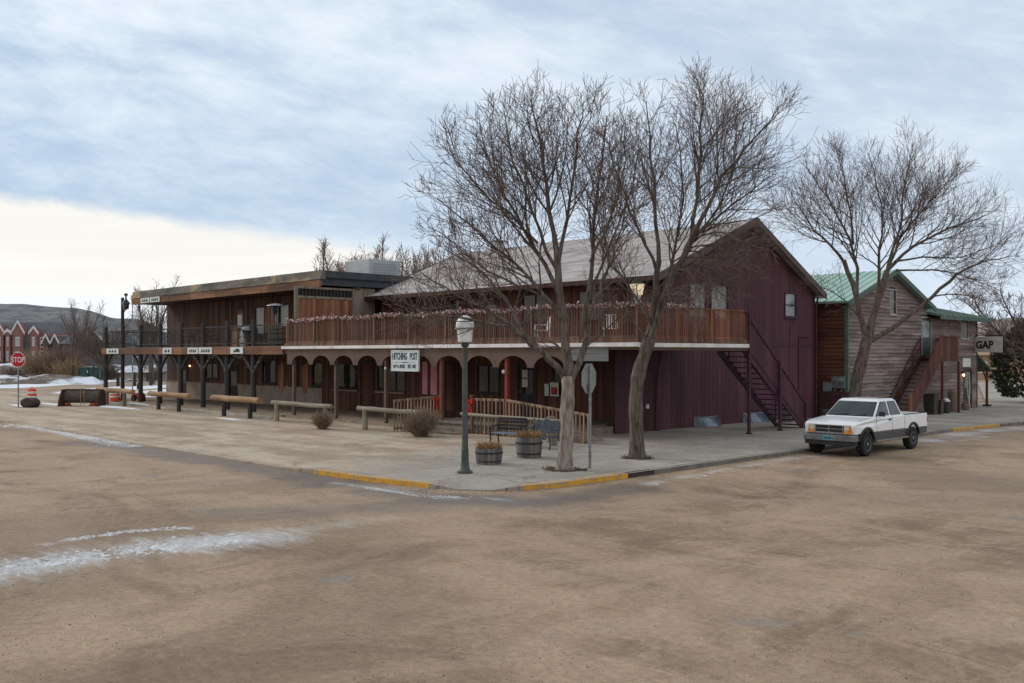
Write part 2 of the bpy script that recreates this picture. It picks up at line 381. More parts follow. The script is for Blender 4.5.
    st = g.m('MAXIMUM', st, g.m('MULTIPLY', spots, g.m('MULTIPLY', nearL, g.ss(sxyz[0], -12, -22))))
    st = g.m('MULTIPLY', st, g.ss(g.noise(g.mapv(pos, (.5, 1.1, 1)), .9, 4, .6), .34, .56, .12, 1.))
    st = g.m('MULTIPLY', st, g.m('MULTIPLY', g.ss(fine, .25, .62, .35, 1.), g.ss(mid, .30, .60, .45, 1.)))
    col = g.mix(st, col, (.56, .575, .60))
    # dry grass verge and open ground far away
    far = g.ss(g.v('LENGTH', pos), 75, 120)
    fcol = g.mix(g.ss(g.noise(pos, .06, 6, .6), .4, .6), (.19, .15, .105), (.30, .255, .19))
    col = g.mix(g.m('MULTIPLY', far, .8), col, fcol)
    g.put(bs.inputs['Base Color'], col)
    g.put(bs.inputs['Roughness'], g.m('SUBTRACT', .88, g.m('MULTIPLY', g.m('MAXIMUM', st, damp), .30)))
    bs.inputs['Specular IOR Level'].default_value = .35
    bp = g.new('ShaderNodeBump'); bp.inputs['Strength'].default_value = .55; bp.inputs['Distance'].default_value = .02
    g.put(bp.inputs['Height'], g.m('ADD', g.m('ADD', fine, g.m('MULTIPLY', grit, .8)), g.m('MULTIPLY', tr, 1.2)))
    g.put(bs.inputs['Normal'], bp.outputs[0])
    return m_
def grid(name, xs, ys, zf, m_, kind='structure', smooth=True):
    mb = MB(); n = len(xs)
    V = [(x, y, zf(x, y)) for y in ys for x in xs]
    Fc = [(j*n+i, j*n+i+1, (j+1)*n+i+1, (j+1)*n+i) for j in range(len(ys)-1) for i in range(n-1)]
    mb.add(V, Fc, smooth); o = mb.build(name, m_); tag(o, kind=kind); return o
grid('ground', [-3000, -900, -300, -120, -60, -30, 0, 40, 200, 2000], [-500, -60, 0, 20, 38]+[40+i for i in range(11)]+[56, 70, 120, 400, 1200, 3500],
     lambda x, y: gz(y), ground_mat())
# ---- pavement: outline from far left along the front street, round the corner, then along the side street
def walk_mat():
    m_ = bpy.data.materials.new('dusty_concrete'); m_.use_nodes = True
    g = NB(m_.node_tree); bs = m_.node_tree.nodes['Principled BSDF']
    p0 = g.new('ShaderNodeNewGeometry').outputs['Position']
    X, Y, Z = g.sep(p0)[:3]; pos = g.comb(X, Y, 0)
    mid = g.noise(pos, .5, 6, .62, .3); fine = g.noise(pos, 7, 6, .7); grit = g.noise(pos, 45, 3, .8)
    strk = g.noise(g.mapv(pos, (.14, .8, 1), (0, 0, R(-4))), 1, 6, .6, .5)
    cc = g.mix(g.ss(mid, .35, .68), (.275, .248, .213), (.372, .345, .300))
    blt = g.noise(pos, .8, 8, .72, .3)
    tan_ = g.mix(g.ss(g.m('ADD', g.m('MULTIPLY', strk, .5), g.m('MULTIPLY', blt, .5)), .40, .60), (.29, .220, .160), (.46, .375, .285))
    rust = g.ss(g.noise(g.mapv(pos, (.35, 1, 1)), .7, 6, .65, .5), .60, .70)
    tan_ = g.mix(g.m('MULTIPLY', rust, .5), tan_, (.25, .135, .07))
    lt = g.ss(g.noise(pos, .3, 5, .6, .2), .58, .7)
    tan_ = g.mix(g.m('MULTIPLY', lt, .4), tan_, (.40, .37, .32))
    dusty = g.m('ADD', g.m('MULTIPLY', mid, 9.), g.m('MULTIPLY', Y, .35))
    tf = g.ss(g.m('ADD', X, dusty), -7.5, -14.)
    col = g.mix(tf, cc, tan_)
    dirt = g.m('MULTIPLY', g.ss(g.noise(pos, .9, 6, .7, .6), .60, .74), .45)
    col = g.mix(dirt, col, (.20, .145, .10))
    # scored joints
    jx = g.m('ABSOLUTE', g.m('SUBTRACT', g.m('FRACT', g.m('DIVIDE', X, 1.83)), .5)); jy = g.m('ABSOLUTE', g.m('SUBTRACT', g.m('FRACT', g.m('DIVIDE', Y, 1.83)), .5))
    j = g.m('MAXIMUM', g.ss(jx, .012, .005), g.ss(jy, .012, .005)); j = g.m('MULTIPLY', j, g.m('SUBTRACT', 1, tf))
    col = g.mix(g.m('MULTIPLY', j, .7), col, (.10, .09, .08))
    pan = g.new('ShaderNodeTexWhiteNoise', noise_dimensions='2D'); g.put(pan.inputs['Vector'], g.comb(g.m('FLOOR', g.m('ADD', g.m('DIVIDE', X, 1.83), .5)), g.m('FLOOR', g.m('ADD', g.m('DIVIDE', Y, 1.83), .5)), 0))
    pk = g.ss(pan.outputs['Value'], 0, 1, .90, 1.08); pk = g.m('ADD', g.m('MULTIPLY', pk, g.m('SUBTRACT', 1, tf)), tf); col = g.mix(1., col, g.comb(pk, pk, pk), 'MULTIPLY')
    ck2 = g.new('ShaderNodeTexVoronoi', feature='DISTANCE_TO_EDGE'); ck2.inputs['Scale'].default_value = .22; g.put(ck2.inputs['Vector'], g.v('ADD', pos, g.v('SCALE', g.noise(pos, .9, 5, .7, col=True), sc=1.6)))
    col = g.mix(g.m('MULTIPLY', g.ss(ck2.outputs['Distance'], .006, .0015), .6), col, (.09, .075, .06))
    stn = g.ss(g.noise(pos, 1.6, 7, .7, .8), .58, .70); col = g.mix(g.m('MULTIPLY', stn, .35), col, (.15, .125, .10))
    k = g.m('MULTIPLY', g.ss(fine, .25, .75, .84, 1.16), g.ss(grit, .2, .8, .86, 1.14)); col = g.mix(1., col, g.comb(k, k, k), 'MULTIPLY')
    g.put(bs.inputs['Base Color'], col); bs.inputs['Roughness'].default_value = .9; bs.inputs['Specular IOR Level'].default_value = .3
    bp = g.new('ShaderNodeBump'); bp.inputs['Strength'].default_value = .4; bp.inputs['Distance'].default_value = .012
    g.put(bp.inputs['Height'], g.m('SUBTRACT', g.m('ADD', fine, grit), g.m('MULTIPLY', j, 2.))); g.put(bs.inputs['Normal'], bp.outputs[0])
    return m_
WALK = walk_mat()
edge_pts = [(-170, 13.4, .015), (-60, 13.4, .015), (-30, 13.35, .02), (-23, 13.3, .03), (-21.2, 13.3, .11), (-19, 13.45, .12), (-17.1, 13.8, .11), (-16.4, 14.05, .03), (-15.75, 14.5, .03), (-15.35, 15.1, .11)]
edge_pts += [(-15.12, 16.2, .12), (-15.08, 18.5, .12), (-15.1, 19.6, .12), (-15.1, 24, .12), (-15.1, 32, .12), (-15.12, 39, .12), (-15.1, 44, .12), (-15.05, 52, .12), (-15.05, 66, .12), (-15, 110, .12)]
inner = [(-170, 24.1), (-60, 24.1), (-30, 24.1), (-26, 24.1), (-24.5, 24.1), (-23.5, 24.1), (-22.9, 24.3), (-22.9, 24.9), (-22.9, 25.4), (-22.85, 26), (-22.85, 27), (-22.85, 28), (-22.82, 29), (-22.8, 31), (-22.8, 34), (-22.8, 39), (-21.7, 44), (-21.7, 52), (-23.5, 66), (-40, 110)]
mb = MB(); rows = []
for (x, y, h), (ix, iy) in zip(edge_pts, inner):
    d = Vector((ix-x, iy-y)); L = d.length; d /= L
    flat = .018 if x < -30 else (.12 if x > -22 else .03)
    hs = [(0.0, -.02), (0.0, h), (.16, h), (1.3, max(h, flat)), (L*.55, max(flat, .018 if x < -30 else (.12 if x > -22 else .05))), (L, .12 if x > -26 else .02)]
    rows.append([(x+d.x*t, y+d.y*t, z+gz(y)) for t, z in hs])
n = 6; V = [p for r in rows for p in r]
mb.add(V, [(i*n+k, (i+1)*n+k, (i+1)*n+k+1, i*n+k+1) for i in range(len(rows)-1) for k in range(n-1)])
tag(mb.build('pavement', WALK), kind='structure')
def kerb(name, i0, i1, m_, up=.006, t0=0, t1=1):
    mb = MB()
    for i in range(i0, i1):
        a, c = edge_pts[i], edge_pts[i+1]
        if a[2] < .1 or c[2] < .1: continue
        d = Vector((c[0]-a[0], c[1]-a[1])).normalized(); nrm = Vector((d.y, -d.x))
        P = []
        for q in (a, c):
            o_ = Vector(q[:2])+nrm*.012; n_ = Vector(q[:2])-nrm*.15; z = q[2]+gz(q[1])+up
            P.append(((o_.x, o_.y, z-.16), (n_.x, n_.y, z-.16), (n_.x, n_.y, z), (o_.x, o_.y, z-.012)))
        mb.add(P[0]+P[1], [(0, 1, 2, 3), (7, 6, 5, 4), (0, 4, 5, 1), (1, 5, 6, 2), (2, 6, 7, 3), (3, 7, 4, 0)])
    return tag(mb.build(name, m_), kind='structure')
kerbm = mat('kerb_concrete', (.20, .19, .175), (.12, .112, .10), 2.2, rough=.9, bump=.3, bscale=25)
kerb('yellow_kerb', 4, 6, yellow); kerb('yellow_kerb', 9, 11, yellow)
kerb('kerb', 12, 15, kerbm); kerb('yellow_kerb', 15, 16, yellow); kerb('kerb', 16, 19, kerbm)
kd = mat('dark_kerb', (.05, .045, .042), (.03, .028, .027), 3, rough=.9, bump=.3)
kerb('dark_kerb', 11, 12, kd)
dustc = mat('dusty_porch_floor', (.32, .25, .18), (.22, .165, .12), 1.4, rough=.9, bump=.2)
# soil squares round the street trees are built with the trees
mb = MB()
for i in range(12):
    x0_ = -64.5+i*2.0; mb.box(x0_+.01, x0_+1.99, 22.98, 23.2, -.02, .115+.006*(i % 2))
tag(mb.build('kerb', mat('pale_kerb_strip', (.46, .43, .39), (.33, .30, .26), 2.5, rough=.9, bump=.2)), kind='structure')
# ---- hills on the horizon
def hill_mat(name, a, c, d):
    return mat(name, a, c, .02, (1, 1, 1.2), .95, c3=d, c3thr=.47, c3scale=.075, lo=.38, hi=.62)
hm = hill_mat('hazy_badland_slopes', (.125, .128, .132), (.165, .158, .15), (.065, .08, .095))  # bluish haze of distance is painted into the slope colour
def hill(name, prof, d0, d1, m_, top=None):
    """prof: skyline as (picture x, picture y); the slope rises from d0 to d1"""
    mb = MB(); cols = []; x0, x1 = prof[0][0], prof[-1][0]; N = 120; K = 14
    for i in range(N+1):
        px = x0+(x1-x0)*i/N
        for a, c in zip(prof, prof[1:]):
            if a[0] <= px <= c[0]: py = a[1]+(c[1]-a[1])*(px-a[0])/(c[0]-a[0]); break
        H = (HZ-py)*d1/F+CH
        col = []
        for k in range(K+1):
            t = k/K; d = d0+(d1-d0)*t
            q = at(px, d); z = H*(t**.8)
            z += (mnoise.noise(Vector((q.x*.012, q.y*.012, 1)))*9+mnoise.noise(Vector((q.x*.04, q.y*.04, 5)))*4)*math.sin(math.pi*t)*min(1, H/40)
            if k == K: z += mnoise.noise(Vector((q.x*.05, q.y*.05, 9)))*.8
            col.append((q.x, q.y, max(z, -.5) if k else -1.))
        q = at(px, d1+250); col.append((q.x, q.y, -2)); cols.append(col)
    n = K+2; V = [p for c in cols for p in c]
    mb.add(V, [(i*n+k, (i+1)*n+k, (i+1)*n+k+1, i*n+k+1) for i in range(N) for k in range(n-1)], True)
    return tag(mb.build(name, m_, flat=False), kind='structure')
hill('hills', [(-160, 299), (-60, 302), (0, 304), (25, 304), (48, 306.5), (75, 308), (92, 311), (105, 315.5), (113, 318), (140, 320), (155, 326), (168, 335), (230, 342), (330, 347), (430, 350)], 420, 900, hm)
hm2 = hill_mat('bare_hillside', (.22, .175, .14), (.30, .25, .20), (.15, .13, .12))
hill('hills', [(900, 345), (950, 330), (985, 322), (1010, 319), (1060, 318), (1150, 325), (1250, 340)], 230, 420, hm2)
# ---- earth bank with snow at the far side of the lot
bankm = mat('snowy_dirt_bank', (.15, .12, .10), (.085, .065, .055), .7, rough=.95, bump=.8, bscale=3, c3=(.62, .66, .72), c3thr=.50, c3scale=.22)
def strip_mound(name, x0, x1, d, depth, hgt, m_, seed=0):
    mb = MB(); N, K = 90, 9; V = []
    for i in range(N+1):
        px = x0+(x1-x0)*i/N
        for k in range(K+1):
            t = k/K; q = at(px, d+depth*t)
            e = math.sin(math.pi*t)**.6*min(1, i/6, (N-i)/6)
            z = hgt*e*(.75+.5*mnoise.noise(Vector((q.x*.12+seed, q.y*.12, 0))))+.35*e*mnoise.noise(Vector((q.x*.6, q.y*.6, seed)))
            V.append((q.x, q.y, z+gz(q.y)-.05))
    n = K+1
    mb.add(V, [(i*n+k, (i+1)*n+k, (i+1)*n+k+1, i*n+k+1) for i in range(N) for k in range(K)], False)
    return tag(mb.build(name, m_), kind='structure')
strip_mound('earth_bank', -60, 105, 96, 14, 1.15, bankm)
strip_mound('earth_bank', -60, 190, 122, 26, 2.0, bankm, 4)
def snow_patch(c, rx, ry, seed, rz=0):
    mb = MB(); N, K = 40, 5; V = [(c.x, c.y, .05+c.z)]
    for k in range(1, K+1):
        for i in range(N):
            a = 2*math.pi*i/N; t = k/K
            rr = 1+.35*mnoise.noise(Vector((math.cos(a)*1.7+seed, math.sin(a)*1.7, seed)))+.2*mnoise.noise(Vector((math.cos(a)*5+seed, math.sin(a)*5, seed)))
            x, y = rx*t*rr*math.cos(a), ry*t*rr*math.sin(a)
            xx = x*math.cos(rz)-y*math.sin(rz); yy = x*math.sin(rz)+y*math.cos(rz)
            V.append((c.x+xx, c.y+yy, c.z+.06*(1-t**3)-.004))
    Fc = [(0, 1+i, 1+(i+1) % N) for i in range(N)]
    for k in range(K-1):
        for i in range(N): a = 1+k*N; Fc.append((a+i, a+N+i, a+N+(i+1) % N, a+(i+1) % N))
    mb.add(V, Fc, True); return tag(mb.build('snow', snow), kind='structure')
LD = math.atan2(CS, SN)+math.pi/2
for px, py, rx, ry, s in ((108, 389, 9, 2.0, 1), (135, 388, 11, 2.2, 2), (160, 391, 7, 1.6, 3), (150, 397, 6, .8, 4), (112, 407.2, 4.2, .45, 5), (140, 404, 2.2, .3, 6), (52, 404.5, 2.2, .35, 7),
                         (20, 406, 2, .3, 8), (168, 408, 3, .3, 9), (60, 384, 16, 2.5, 10), (5, 386, 10, 2, 11), (229, 419.5, 1.5, .16, 13), (1010, 372, 20, 3, 15)):
    q = gnd(px, py); q.z = gz(q.y)+.0; snow_patch(q, rx, ry, s, R(180-46) if py < 400 else 0)

# ---- loose stones and crusts of old snow lying on the lot
rnd = random.Random(15); mb = MB()
def chip(mb, p, r, fl=.6):
    V = [p+Vector((rnd.uniform(.6, 1.1)*r*math.cos(a), rnd.uniform(.6, 1.1)*r*math.sin(a), -.004)) for a in (0, 1.25, 2.5, 3.75, 5.0)]+[p+Vector((rnd.uniform(-.3, .3)*r, rnd.uniform(-.3, .3)*r, r*fl))]
    mb.add(V, [(0, 1, 5), (1, 2, 5), (2, 3, 5), (3, 4, 5), (4, 0, 5)])
for k in range(5200):
    q = gnd(rnd.uniform(-20, 1044), HZ+62+rnd.random()**1.3*272); q.z = 0
    if q.x < -15.3 and q.y > 13: continue
    chip(mb, q, rnd.uniform(.006, .017)*(1.6 if rnd.random() < .05 else 1))
for k in range(900):      # grit gathered in the gutter
    e = rnd.choice(edge_pts[3:18]); i = edge_pts.index(e); f = edge_pts[i+1]; t = rnd.random(); d = Vector((f[0]-e[0], f[1]-e[1])).normalized()
    chip(mb, Vector((e[0]+(f[0]-e[0])*t+d.y*rnd.expovariate(4), e[1]+(f[1]-e[1])*t-d.x*rnd.expovariate(4), 0)), rnd.uniform(.01, .03))
tag(mb.build('gravel', mat('loose_stones', (.22, .17, .13), (.11, .09, .075), 9, rough=.95)), kind='stuff')
mb = MB()
def crust(pts, wdt, n, big):
    for k in range(n):
        i = rnd.randrange(len(pts)-1); a, c = pts[i], pts[i+1]; d = (c-a).normalized(); t = rnd.random()
        p = a+(c-a)*t+Vector((-d.y, d.x, 0))*rnd.gauss(0, wdt); p.z = 0
        chip(mb, p, rnd.uniform(.02, big)*(1.8 if rnd.random() < .06 else 1), .28)
crust(gp((-30, 578), (60, 560), (160, 547), (250, 538)), .24, 700, .07)
crust(gp((-30, 424), (40, 427), (128, 446)), .35, 160, .09)
crust(gp((335, 484), (430, 496), (470, 498)), .12, 90, .04); crust(gp((60, 541), (130, 531), (180, 528)), .08, 160, .05)
crust(gp((650, 485), (720, 471), (830, 456)), .14, 60, .045)
tag(mb.build('snow_crumbs', mat('dirty_snow', (.62, .64, .67), (.42, .41, .40), 3, rough=.8)), kind='stuff')
# ================================================================== WALL BUILDERS
def wp(ax, c, a, out, z):
    """point on a wall: ax 'X' = plane X=c facing +X (runs along Y); ax 'Y' = plane Y=c facing -Y (runs along X)"""
    return (c+out, a, z) if ax == 'X' else (a, c-out, z)
def wbox(mb, ax, c, a0, a1, o0, o1, z0, z1):
    mb.hexa([wp(ax, c, a0, o0, z0), wp(ax, c, a1, o0, z0), wp(ax, c, a1, o1, z0), wp(ax, c, a0, o1, z0),
             wp(ax, c, a0, o0, z1), wp(ax, c, a1, o0, z1), wp(ax, c, a1, o1, z1), wp(ax, c, a0, o1, z1)])
def planks(mb, ax, c, a0, a1, z0, top, holes=(), w=.2, gap=.008, th=.022, back=True):
    f = top if callable(top) else (lambda a: top)
    n = max(1, round((a1-a0)/w)); w = (a1-a0)/n
    cuts = [h for h in holes]
    for i in range(n):
        p, q = a0+i*w+gap/2, a0+(i+1)*w-gap/2; m = (p+q)/2
        iv = [(z0, None)]
        for h in cuts:
            if h[0] < m < h[1]:
                nv = []
                for s, e in iv:
                    ee = e if e is not None else f(m)
                    if h[3] <= s or h[2] >= ee: nv.append((s, e)); continue
                    if h[2] > s+.02: nv.append((s, h[2]))
                    if h[3] < ee-.02: nv.append((h[3], e))
                iv = nv
        for s, e in iv:
            e0, e1 = (f(p), f(q)) if e is None else (e, e)
            if min(e0, e1) <= s: continue
            mb.hexa([wp(ax, c, p, 0, s), wp(ax, c, q, 0, s), wp(ax, c, q, th, s), wp(ax, c, p, th, s),
                     wp(ax, c, p, 0, e0), wp(ax, c, q, 0, e1), wp(ax, c, q, th, e1), wp(ax, c, p, th, e0)])
def clapboards(mb, ax, c, lim, z0, z1, holes=(), h=.17, th=.05):
    """lim(z) -> (a0, a1)"""
    n = int(round((z1-z0)/h)); h = (z1-z0)/n
    for i in range(n):
        b0, t0 = z0+i*h, z0+(i+1)*h
        A, B = lim(b0), lim(t0)
        if A[1]-A[0] < .05: continue
        iv = [(A[0], A[1], B[0], B[1])]
        for H in holes:
            if H[2] < (b0+t0)/2 < H[3]:
                nv = []
                for s, e, s2, e2 in iv:
                    if H[1] <= s or H[0] >= e: nv.append((s, e, s2, e2)); continue
                    if H[0] > s: nv.append((s, H[0], s2, H[0]))
                    if H[1] < e: nv.append((H[1], e, H[1], e2))
                iv = nv
        for s, e, s2, e2 in iv:
            if e2 <= s2: s2 = e2 = (s2+e2)/2
            mb.hexa([wp(ax, c, s, 0, b0), wp(ax, c, e, 0, b0), wp(ax, c, e, th, b0), wp(ax, c, s, th, b0),
                     wp(ax, c, s2, 0, t0+.01), wp(ax, c, e2, 0, t0+.01), wp(ax, c, e2, .006, t0+.01), wp(ax, c, s2, .006, t0+.01)])
def window(par, ax, c, a0, a1, z0, z1, fm, gm=None, cols=1, rows=2, sill=True, fw=.07, out=.045, name='window', label=None):
    mb = MB()
    wbox(mb, ax, c, a0-fw, a0, -.03, out, z0-fw, z1+fw); wbox(mb, ax, c, a1, a1+fw, -.03, out, z0-fw, z1+fw)
    wbox(mb, ax, c, a0, a1, -.03, out-.002, z1, z1+fw); wbox(mb, ax, c, a0, a1, -.03, out-.002, z0-fw, z0)
    fr = mb.build(name, fm, par)
    if label: fr['label'] = label
    g = MB(); wbox(g, ax, c, a0+.002, a1-.002, -.06, -.02, z0+.002, z1-.002); g.build('pane', gm or glass, fr)
    m2 = MB()
    for i in range(1, cols): p = a0+(a1-a0)*i/cols; wbox(m2, ax, c, p-.02, p+.02, -.018, .02, z0, z1)
    for i in range(1, rows): p = z0+(z1-z0)*i/rows; wbox(m2, ax, c, a0, a1, -.016, .022, p-.02, p+.02)
    if m2.v: m2.build('mullion', fm, fr)
    if sill: s = MB(); wbox(s, ax, c, a0-fw-.04, a1+fw+.04, 0, .10, z0-fw-.05, z0-fw-.003); s.build('sill', fm, fr)
    return fr
def door(par, ax, c, a0, a1, z0, z1, fm, dm, lite=None, gm=None, side=1, label=None):
    mb = MB(); fw = .09
    wbox(mb, ax, c, a0-fw, a0, -.03, .05, z0, z1+fw); wbox(mb, ax, c, a1, a1+fw, -.03, .05, z0, z1+fw); wbox(mb, ax, c, a0, a1, -.03, .048, z1, z1+fw)
    d = MB(); wbox(d, ax, c, a0+.004, a1-.004, -.06, -.012, z0+.01, z1-.004)
    m_ = (a0+a1)/2; ww = (a1-a0)
    lo = lite[0] if lite else z0+1.0
    wbox(d, ax, c, a0+.14, a1-.14, -.012, .008, z0+.16, max(z0+.3, lo-.14))
    dd = d.build('door', dm, par)
    if label: dd['label'] = label
    mb.build('frame', fm, dd)
    if lite:
        g = MB(); wbox(g, ax, c, a0+.15, a1-.15, -.012, .006, lite[0], lite[1]); g.build('pane', gm or glass, dd)
    k = MB(); hp = a1-.1 if side > 0 else a0+.1
    p = Vector(wp(ax, c, hp, .03, z0+1.02)); k.lathe([(.0, -.035), (.03, -.02), (.035, 0), (.03, .02), (0, .035)], p, 8); k.build('handle', steel, dd)
    return dd
# ================================================================== THE SALOON (dark two-storey timber building with roof overhang, far left)
SX0, SX1, SY = -65.0, -41.55, 28.8
LWX = onY(325, SY)      # where the lower wall meets the maroon planks
sal = thing('saloon_building', 'dark brown timber building with flat overhanging roof and upstairs deck on black braced posts', 'building', ((SX0+SX1)/2, SY, 0))
pitch = 2.845; px0 = -64.65
# structure core behind the boards
mb = MB(); mb.box(SX0+.03, LWX, SY+.03, 41, 0, 3.4); mb.box(SX0+.03, SX1-.03, SY+.03, 41, 3.41, 6.6); mb.build('wall_core', dkbrown, sal)
# lower front wall
def lowh(px): return onY(px, SY)
holes = []
d1 = (lowh(181), lowh(187)); d2 = (lowh(230), lowh(238)); w1 = (lowh(263), lowh(276))
lw0 = (lowh(206), lowh(218))
holes = [(d1[0]-.09, d1[1]+.09, 0, 2.45), (d2[0]-.09, d2[1]+.09, 0, 2.45), (w1[0], w1[1], 1.35, 2.75), (lw0[0], lw0[1], 1.5, 2.5)]
mb = MB(); holes.append((onY(313, SY), onY(322.5, SY), 1.3, 2.65)); planks(mb, 'Y', SY, SX0, LWX, 1.2, 3.35, holes, .2); mb.build('lower_front_wall', salwood, sal)
mb = MB()
segs = [SX0, d1[0]-.09, d1[1]+.09, d2[0]-.09, d2[1]+.09, LWX]
for i in (0, 2, 4): wbox(mb, 'Y', SY, segs[i], segs[i+1], 0, .07, .02, 1.2)
mb.build('knee_wall', knee, sal)
mb = MB()
for i in (0, 2, 4): wbox(mb, 'Y', SY, segs[i], segs[i+1], .0, .11, 1.202, 1.26)
mb.build('knee_wall_cap', rustwood, sal)
window(sal, 'Y', SY, onY(313, SY), onY(322.5, SY), 1.38, 2.58, darkpost, glass, 1, 1)
door(sal, 'Y', SY, d1[0], d1[1], .1, 2.35, darkpost, dkbrown, (1.1, 2.0))
door(sal, 'Y', SY, d2[0], d2[1], .1, 2.35, darkpost, darkpost, (1.1, 2.0))
window(sal, 'Y', SY, w1[0], w1[1], 1.42, 2.7, darkpost, glass, 2, 1)
window(sal, 'Y', SY, lw0[0], lw0[1], 1.57, 2.45, darkpost, glass, 2, 1)
# upper front wall, set on the deck
du = (onY(236.5, SY), onY(243.5, SY)); wu1 = (onY(255.5, SY), onY(264.5, SY)); wu2 = (onY(280, SY), onY(289, SY))
hu = [(du[0]-.09, du[1]+.09, 3.5, 5.9), (wu1[0], wu1[1], 4.2, 5.95), (wu2[0], wu2[1], 4.6, 6.0)]
mb = MB(); planks(mb, 'Y', SY, SX0, SX1, 3.56, 6.6, hu, .22); mb.build('upper_front_wall', salwood, sal)
door(sal, 'Y', SY, du[0], du[1], 3.58, 5.8, taupe, rustwood, (4.75, 5.55), glassl)
window(sal, 'Y', SY, wu1[0], wu1[1], 4.25, 5.9, darkpost, curtain, 1, 1)
window(sal, 'Y', SY, wu2[0], wu2[1], 4.65, 5.95, darkpost, curtain, 1, 1)
mb = MB(); wbox(mb, 'Y', SY, wu1[1]+.12, wu2[0]-.12, .03, .05, 4.4, 5.9); mb.build('shutter_panel', rustwood, sal)
# right hand end: grey block and the wind screen
mb = MB(); planks(mb, 'X', -41.5, 28.35, 29.75, 3.55, 6.55, (), .35, .012); mb.build('end_wall', greywood, sal)
mb = MB(); planks(mb, 'X', SX1, 29.75, 41, 3.5, 6.5, (), .25); mb.build('side_wall', dkbrown, sal)
scr = MB(); X_ = -41.45
for y in (24.95, 28.33): scr.box(X_-.07, X_+.07, y-.07, y+.07, 3.56, 6.5)
scr.box(X_-.05, X_+.05, 25.02, 28.26, 6.38, 6.5); scr.box(X_-.05, X_+.05, 25.02, 28.26, 5.9, 6.02)
fr = scr.build('screen_frame', greywood, sal)
s2 = MB()
n = 16
for i in range(n): y = 25.1+i*(3.12/(n-1)); s2.box(X_-.02, X_+.02, y-.035, y+.035, 6.03, 6.37)
s2.build('slat', darkpost, fr)
s3 = MB(); s3.box(X_-.06, X_-.03, 25.02, 28.26, 6.02, 6.38); s3.build('dark_lining', black, fr)
s4 = MB(); planks(s4, 'X', X_-.01, 25.03, 28.25, 3.58, 5.9, (), .2, .01, .03); s4.build('board_panel', rustwood, fr)
# roof
RY, RX0, RX1 = 26.25, -64.9, -41.25
mb = MB(); mb.box(RX0+.1, RX1-.1, RY+.2, 42, 6.62, 7.28); mb.build('roof', roofdark, sal)
mb = MB()
mb.hexa([(RX0, RY-.06, 6.88), (RX1, RY-.06, 6.88), (RX1, RY+.3, 6.88), (RX0, RY+.3, 6.88), (RX0, RY+.12, 7.36), (RX1, RY+.12, 7.36), (RX1, RY+.3, 7.36), (RX0, RY+.3, 7.36)])
mb.build('shingle_skirt', shingle, sal)
mb = MB(); planksx = 8
for i in range(planksx):
    a, c = RX0+.05+(RX1-RX0-.1)*i/planksx, RX0+.05+(RX1-RX0-.1)*(i+1)/planksx
    mb.box(a+.004, c-.004, RY-.02-.012*(i % 2), RY+.05, 6.46, 6.86)
mb.build('fascia', fasciaw, sal)
mb = MB(); mb.box(RX0+.05, RX1-.12, RY+.06, SY-.01, 6.50, 6.60); mb.build('soffit', dkbrown, sal)
mb = MB(); mb.box(RX1-.08, RX1+.03, RY+.31, 42, 6.98, 7.34); mb.build('roof_edge', roofdark, sal)
mb = MB(); mb.box(RX1-.22, RX1-.12, RY+.06, 28.3, 6.50, 6.96); mb.build('roof_edge_board', greywood, sal)
# deck
mb = MB(); mb.box(-64.75, -41.5, 24.42, SY-.03, 3.3, 3.44)
nb = 24
for i in range(nb): mb.box(-64.75+i*.969+.004, -64.75+(i+1)*.969-.004, 24.3, SY-.03, 3.445, 3.5)
dk = mb.build('deck', greywood, sal)
mb = MB()
for i in range(8):
    a = -64.8+i*2.92; mb.box(a+.004, a+2.912, 24.2-.006*(i % 2), 24.28, 3.08, 3.47)
mb.box(-64.84, -64.78, 24.2, SY-.05, 3.08, 3.47); mb.build('deck_fascia', fasciaw, sal)
for y in (24.9, 26.5, 28): m2 = MB(); m2.box(-64.7, -41.6, y, y+.14, 3.06, 3.29); m2.build('joist', dkbrown, dk)
postp = None
rnd = random.Random(3)
for i in range(8):
    X = px0+pitch*i
    if i == 1: continue
    mb = MB(); mb.tube([(X, 24.42, 0), (X, 24.42, 1.6), (X+.01, 24.42, 3.08)], [.15, .14, .13], 10)
    po = mb.build('post', darkpost, sal)
    for s in (-1, 1):
        if i == 0 and s < 0: continue
        br = MB(); br.tube([(X+s*.05, 24.42, 2.15), (X+s*.55, 24.42, 2.62), (X+s*1.12, 24.42, 3.09)], [.085, .08, .075], 8); br.build('brace', darkpost, po)
for i in range(8):
    X = px0+pitch*i
    mb = MB(); mb.tube([(X, 24.45, 3.5), (X, 24.45, 4.9)], .12, 10); mb.build('railing_post', darkpost, sal)
mb = MB()
for z in (3.66, 4.58): mb.bar((px0, 24.45, z), (px0+pitch*7+2.9, 24.45, z), .05, .07)
mb.build('rail', darkpost, sal)
for i in range(8):
    X = px0+pitch*i+.14; X2 = px0+pitch*(i+1)-.14; mb = MB()
    k = 20
    for q in range(1, k): x = X+(X2-X)*q/k; mb.bar((x, 24.45, 3.68), (x, 24.45, 4.56), .012, .012)
    for q in range(1, 7): z = 3.68+.88*q/7; mb.bar((X, 24.455, z), (X2, 24.455, z), .012, .012)
    mb.build('wire_mesh_panel', iron, sal)
mb = MB()
for z in (3.66, 4.58): mb.bar((-64.6, 24.5, z), (-64.6, SY, z), .05, .06)
for q in range(1, 24): y = 24.5+q*.18; mb.bar((-64.6, y, 3.68), (-64.6, y, 4.56), .012, .012)
mb.build('rail', darkpost, sal)
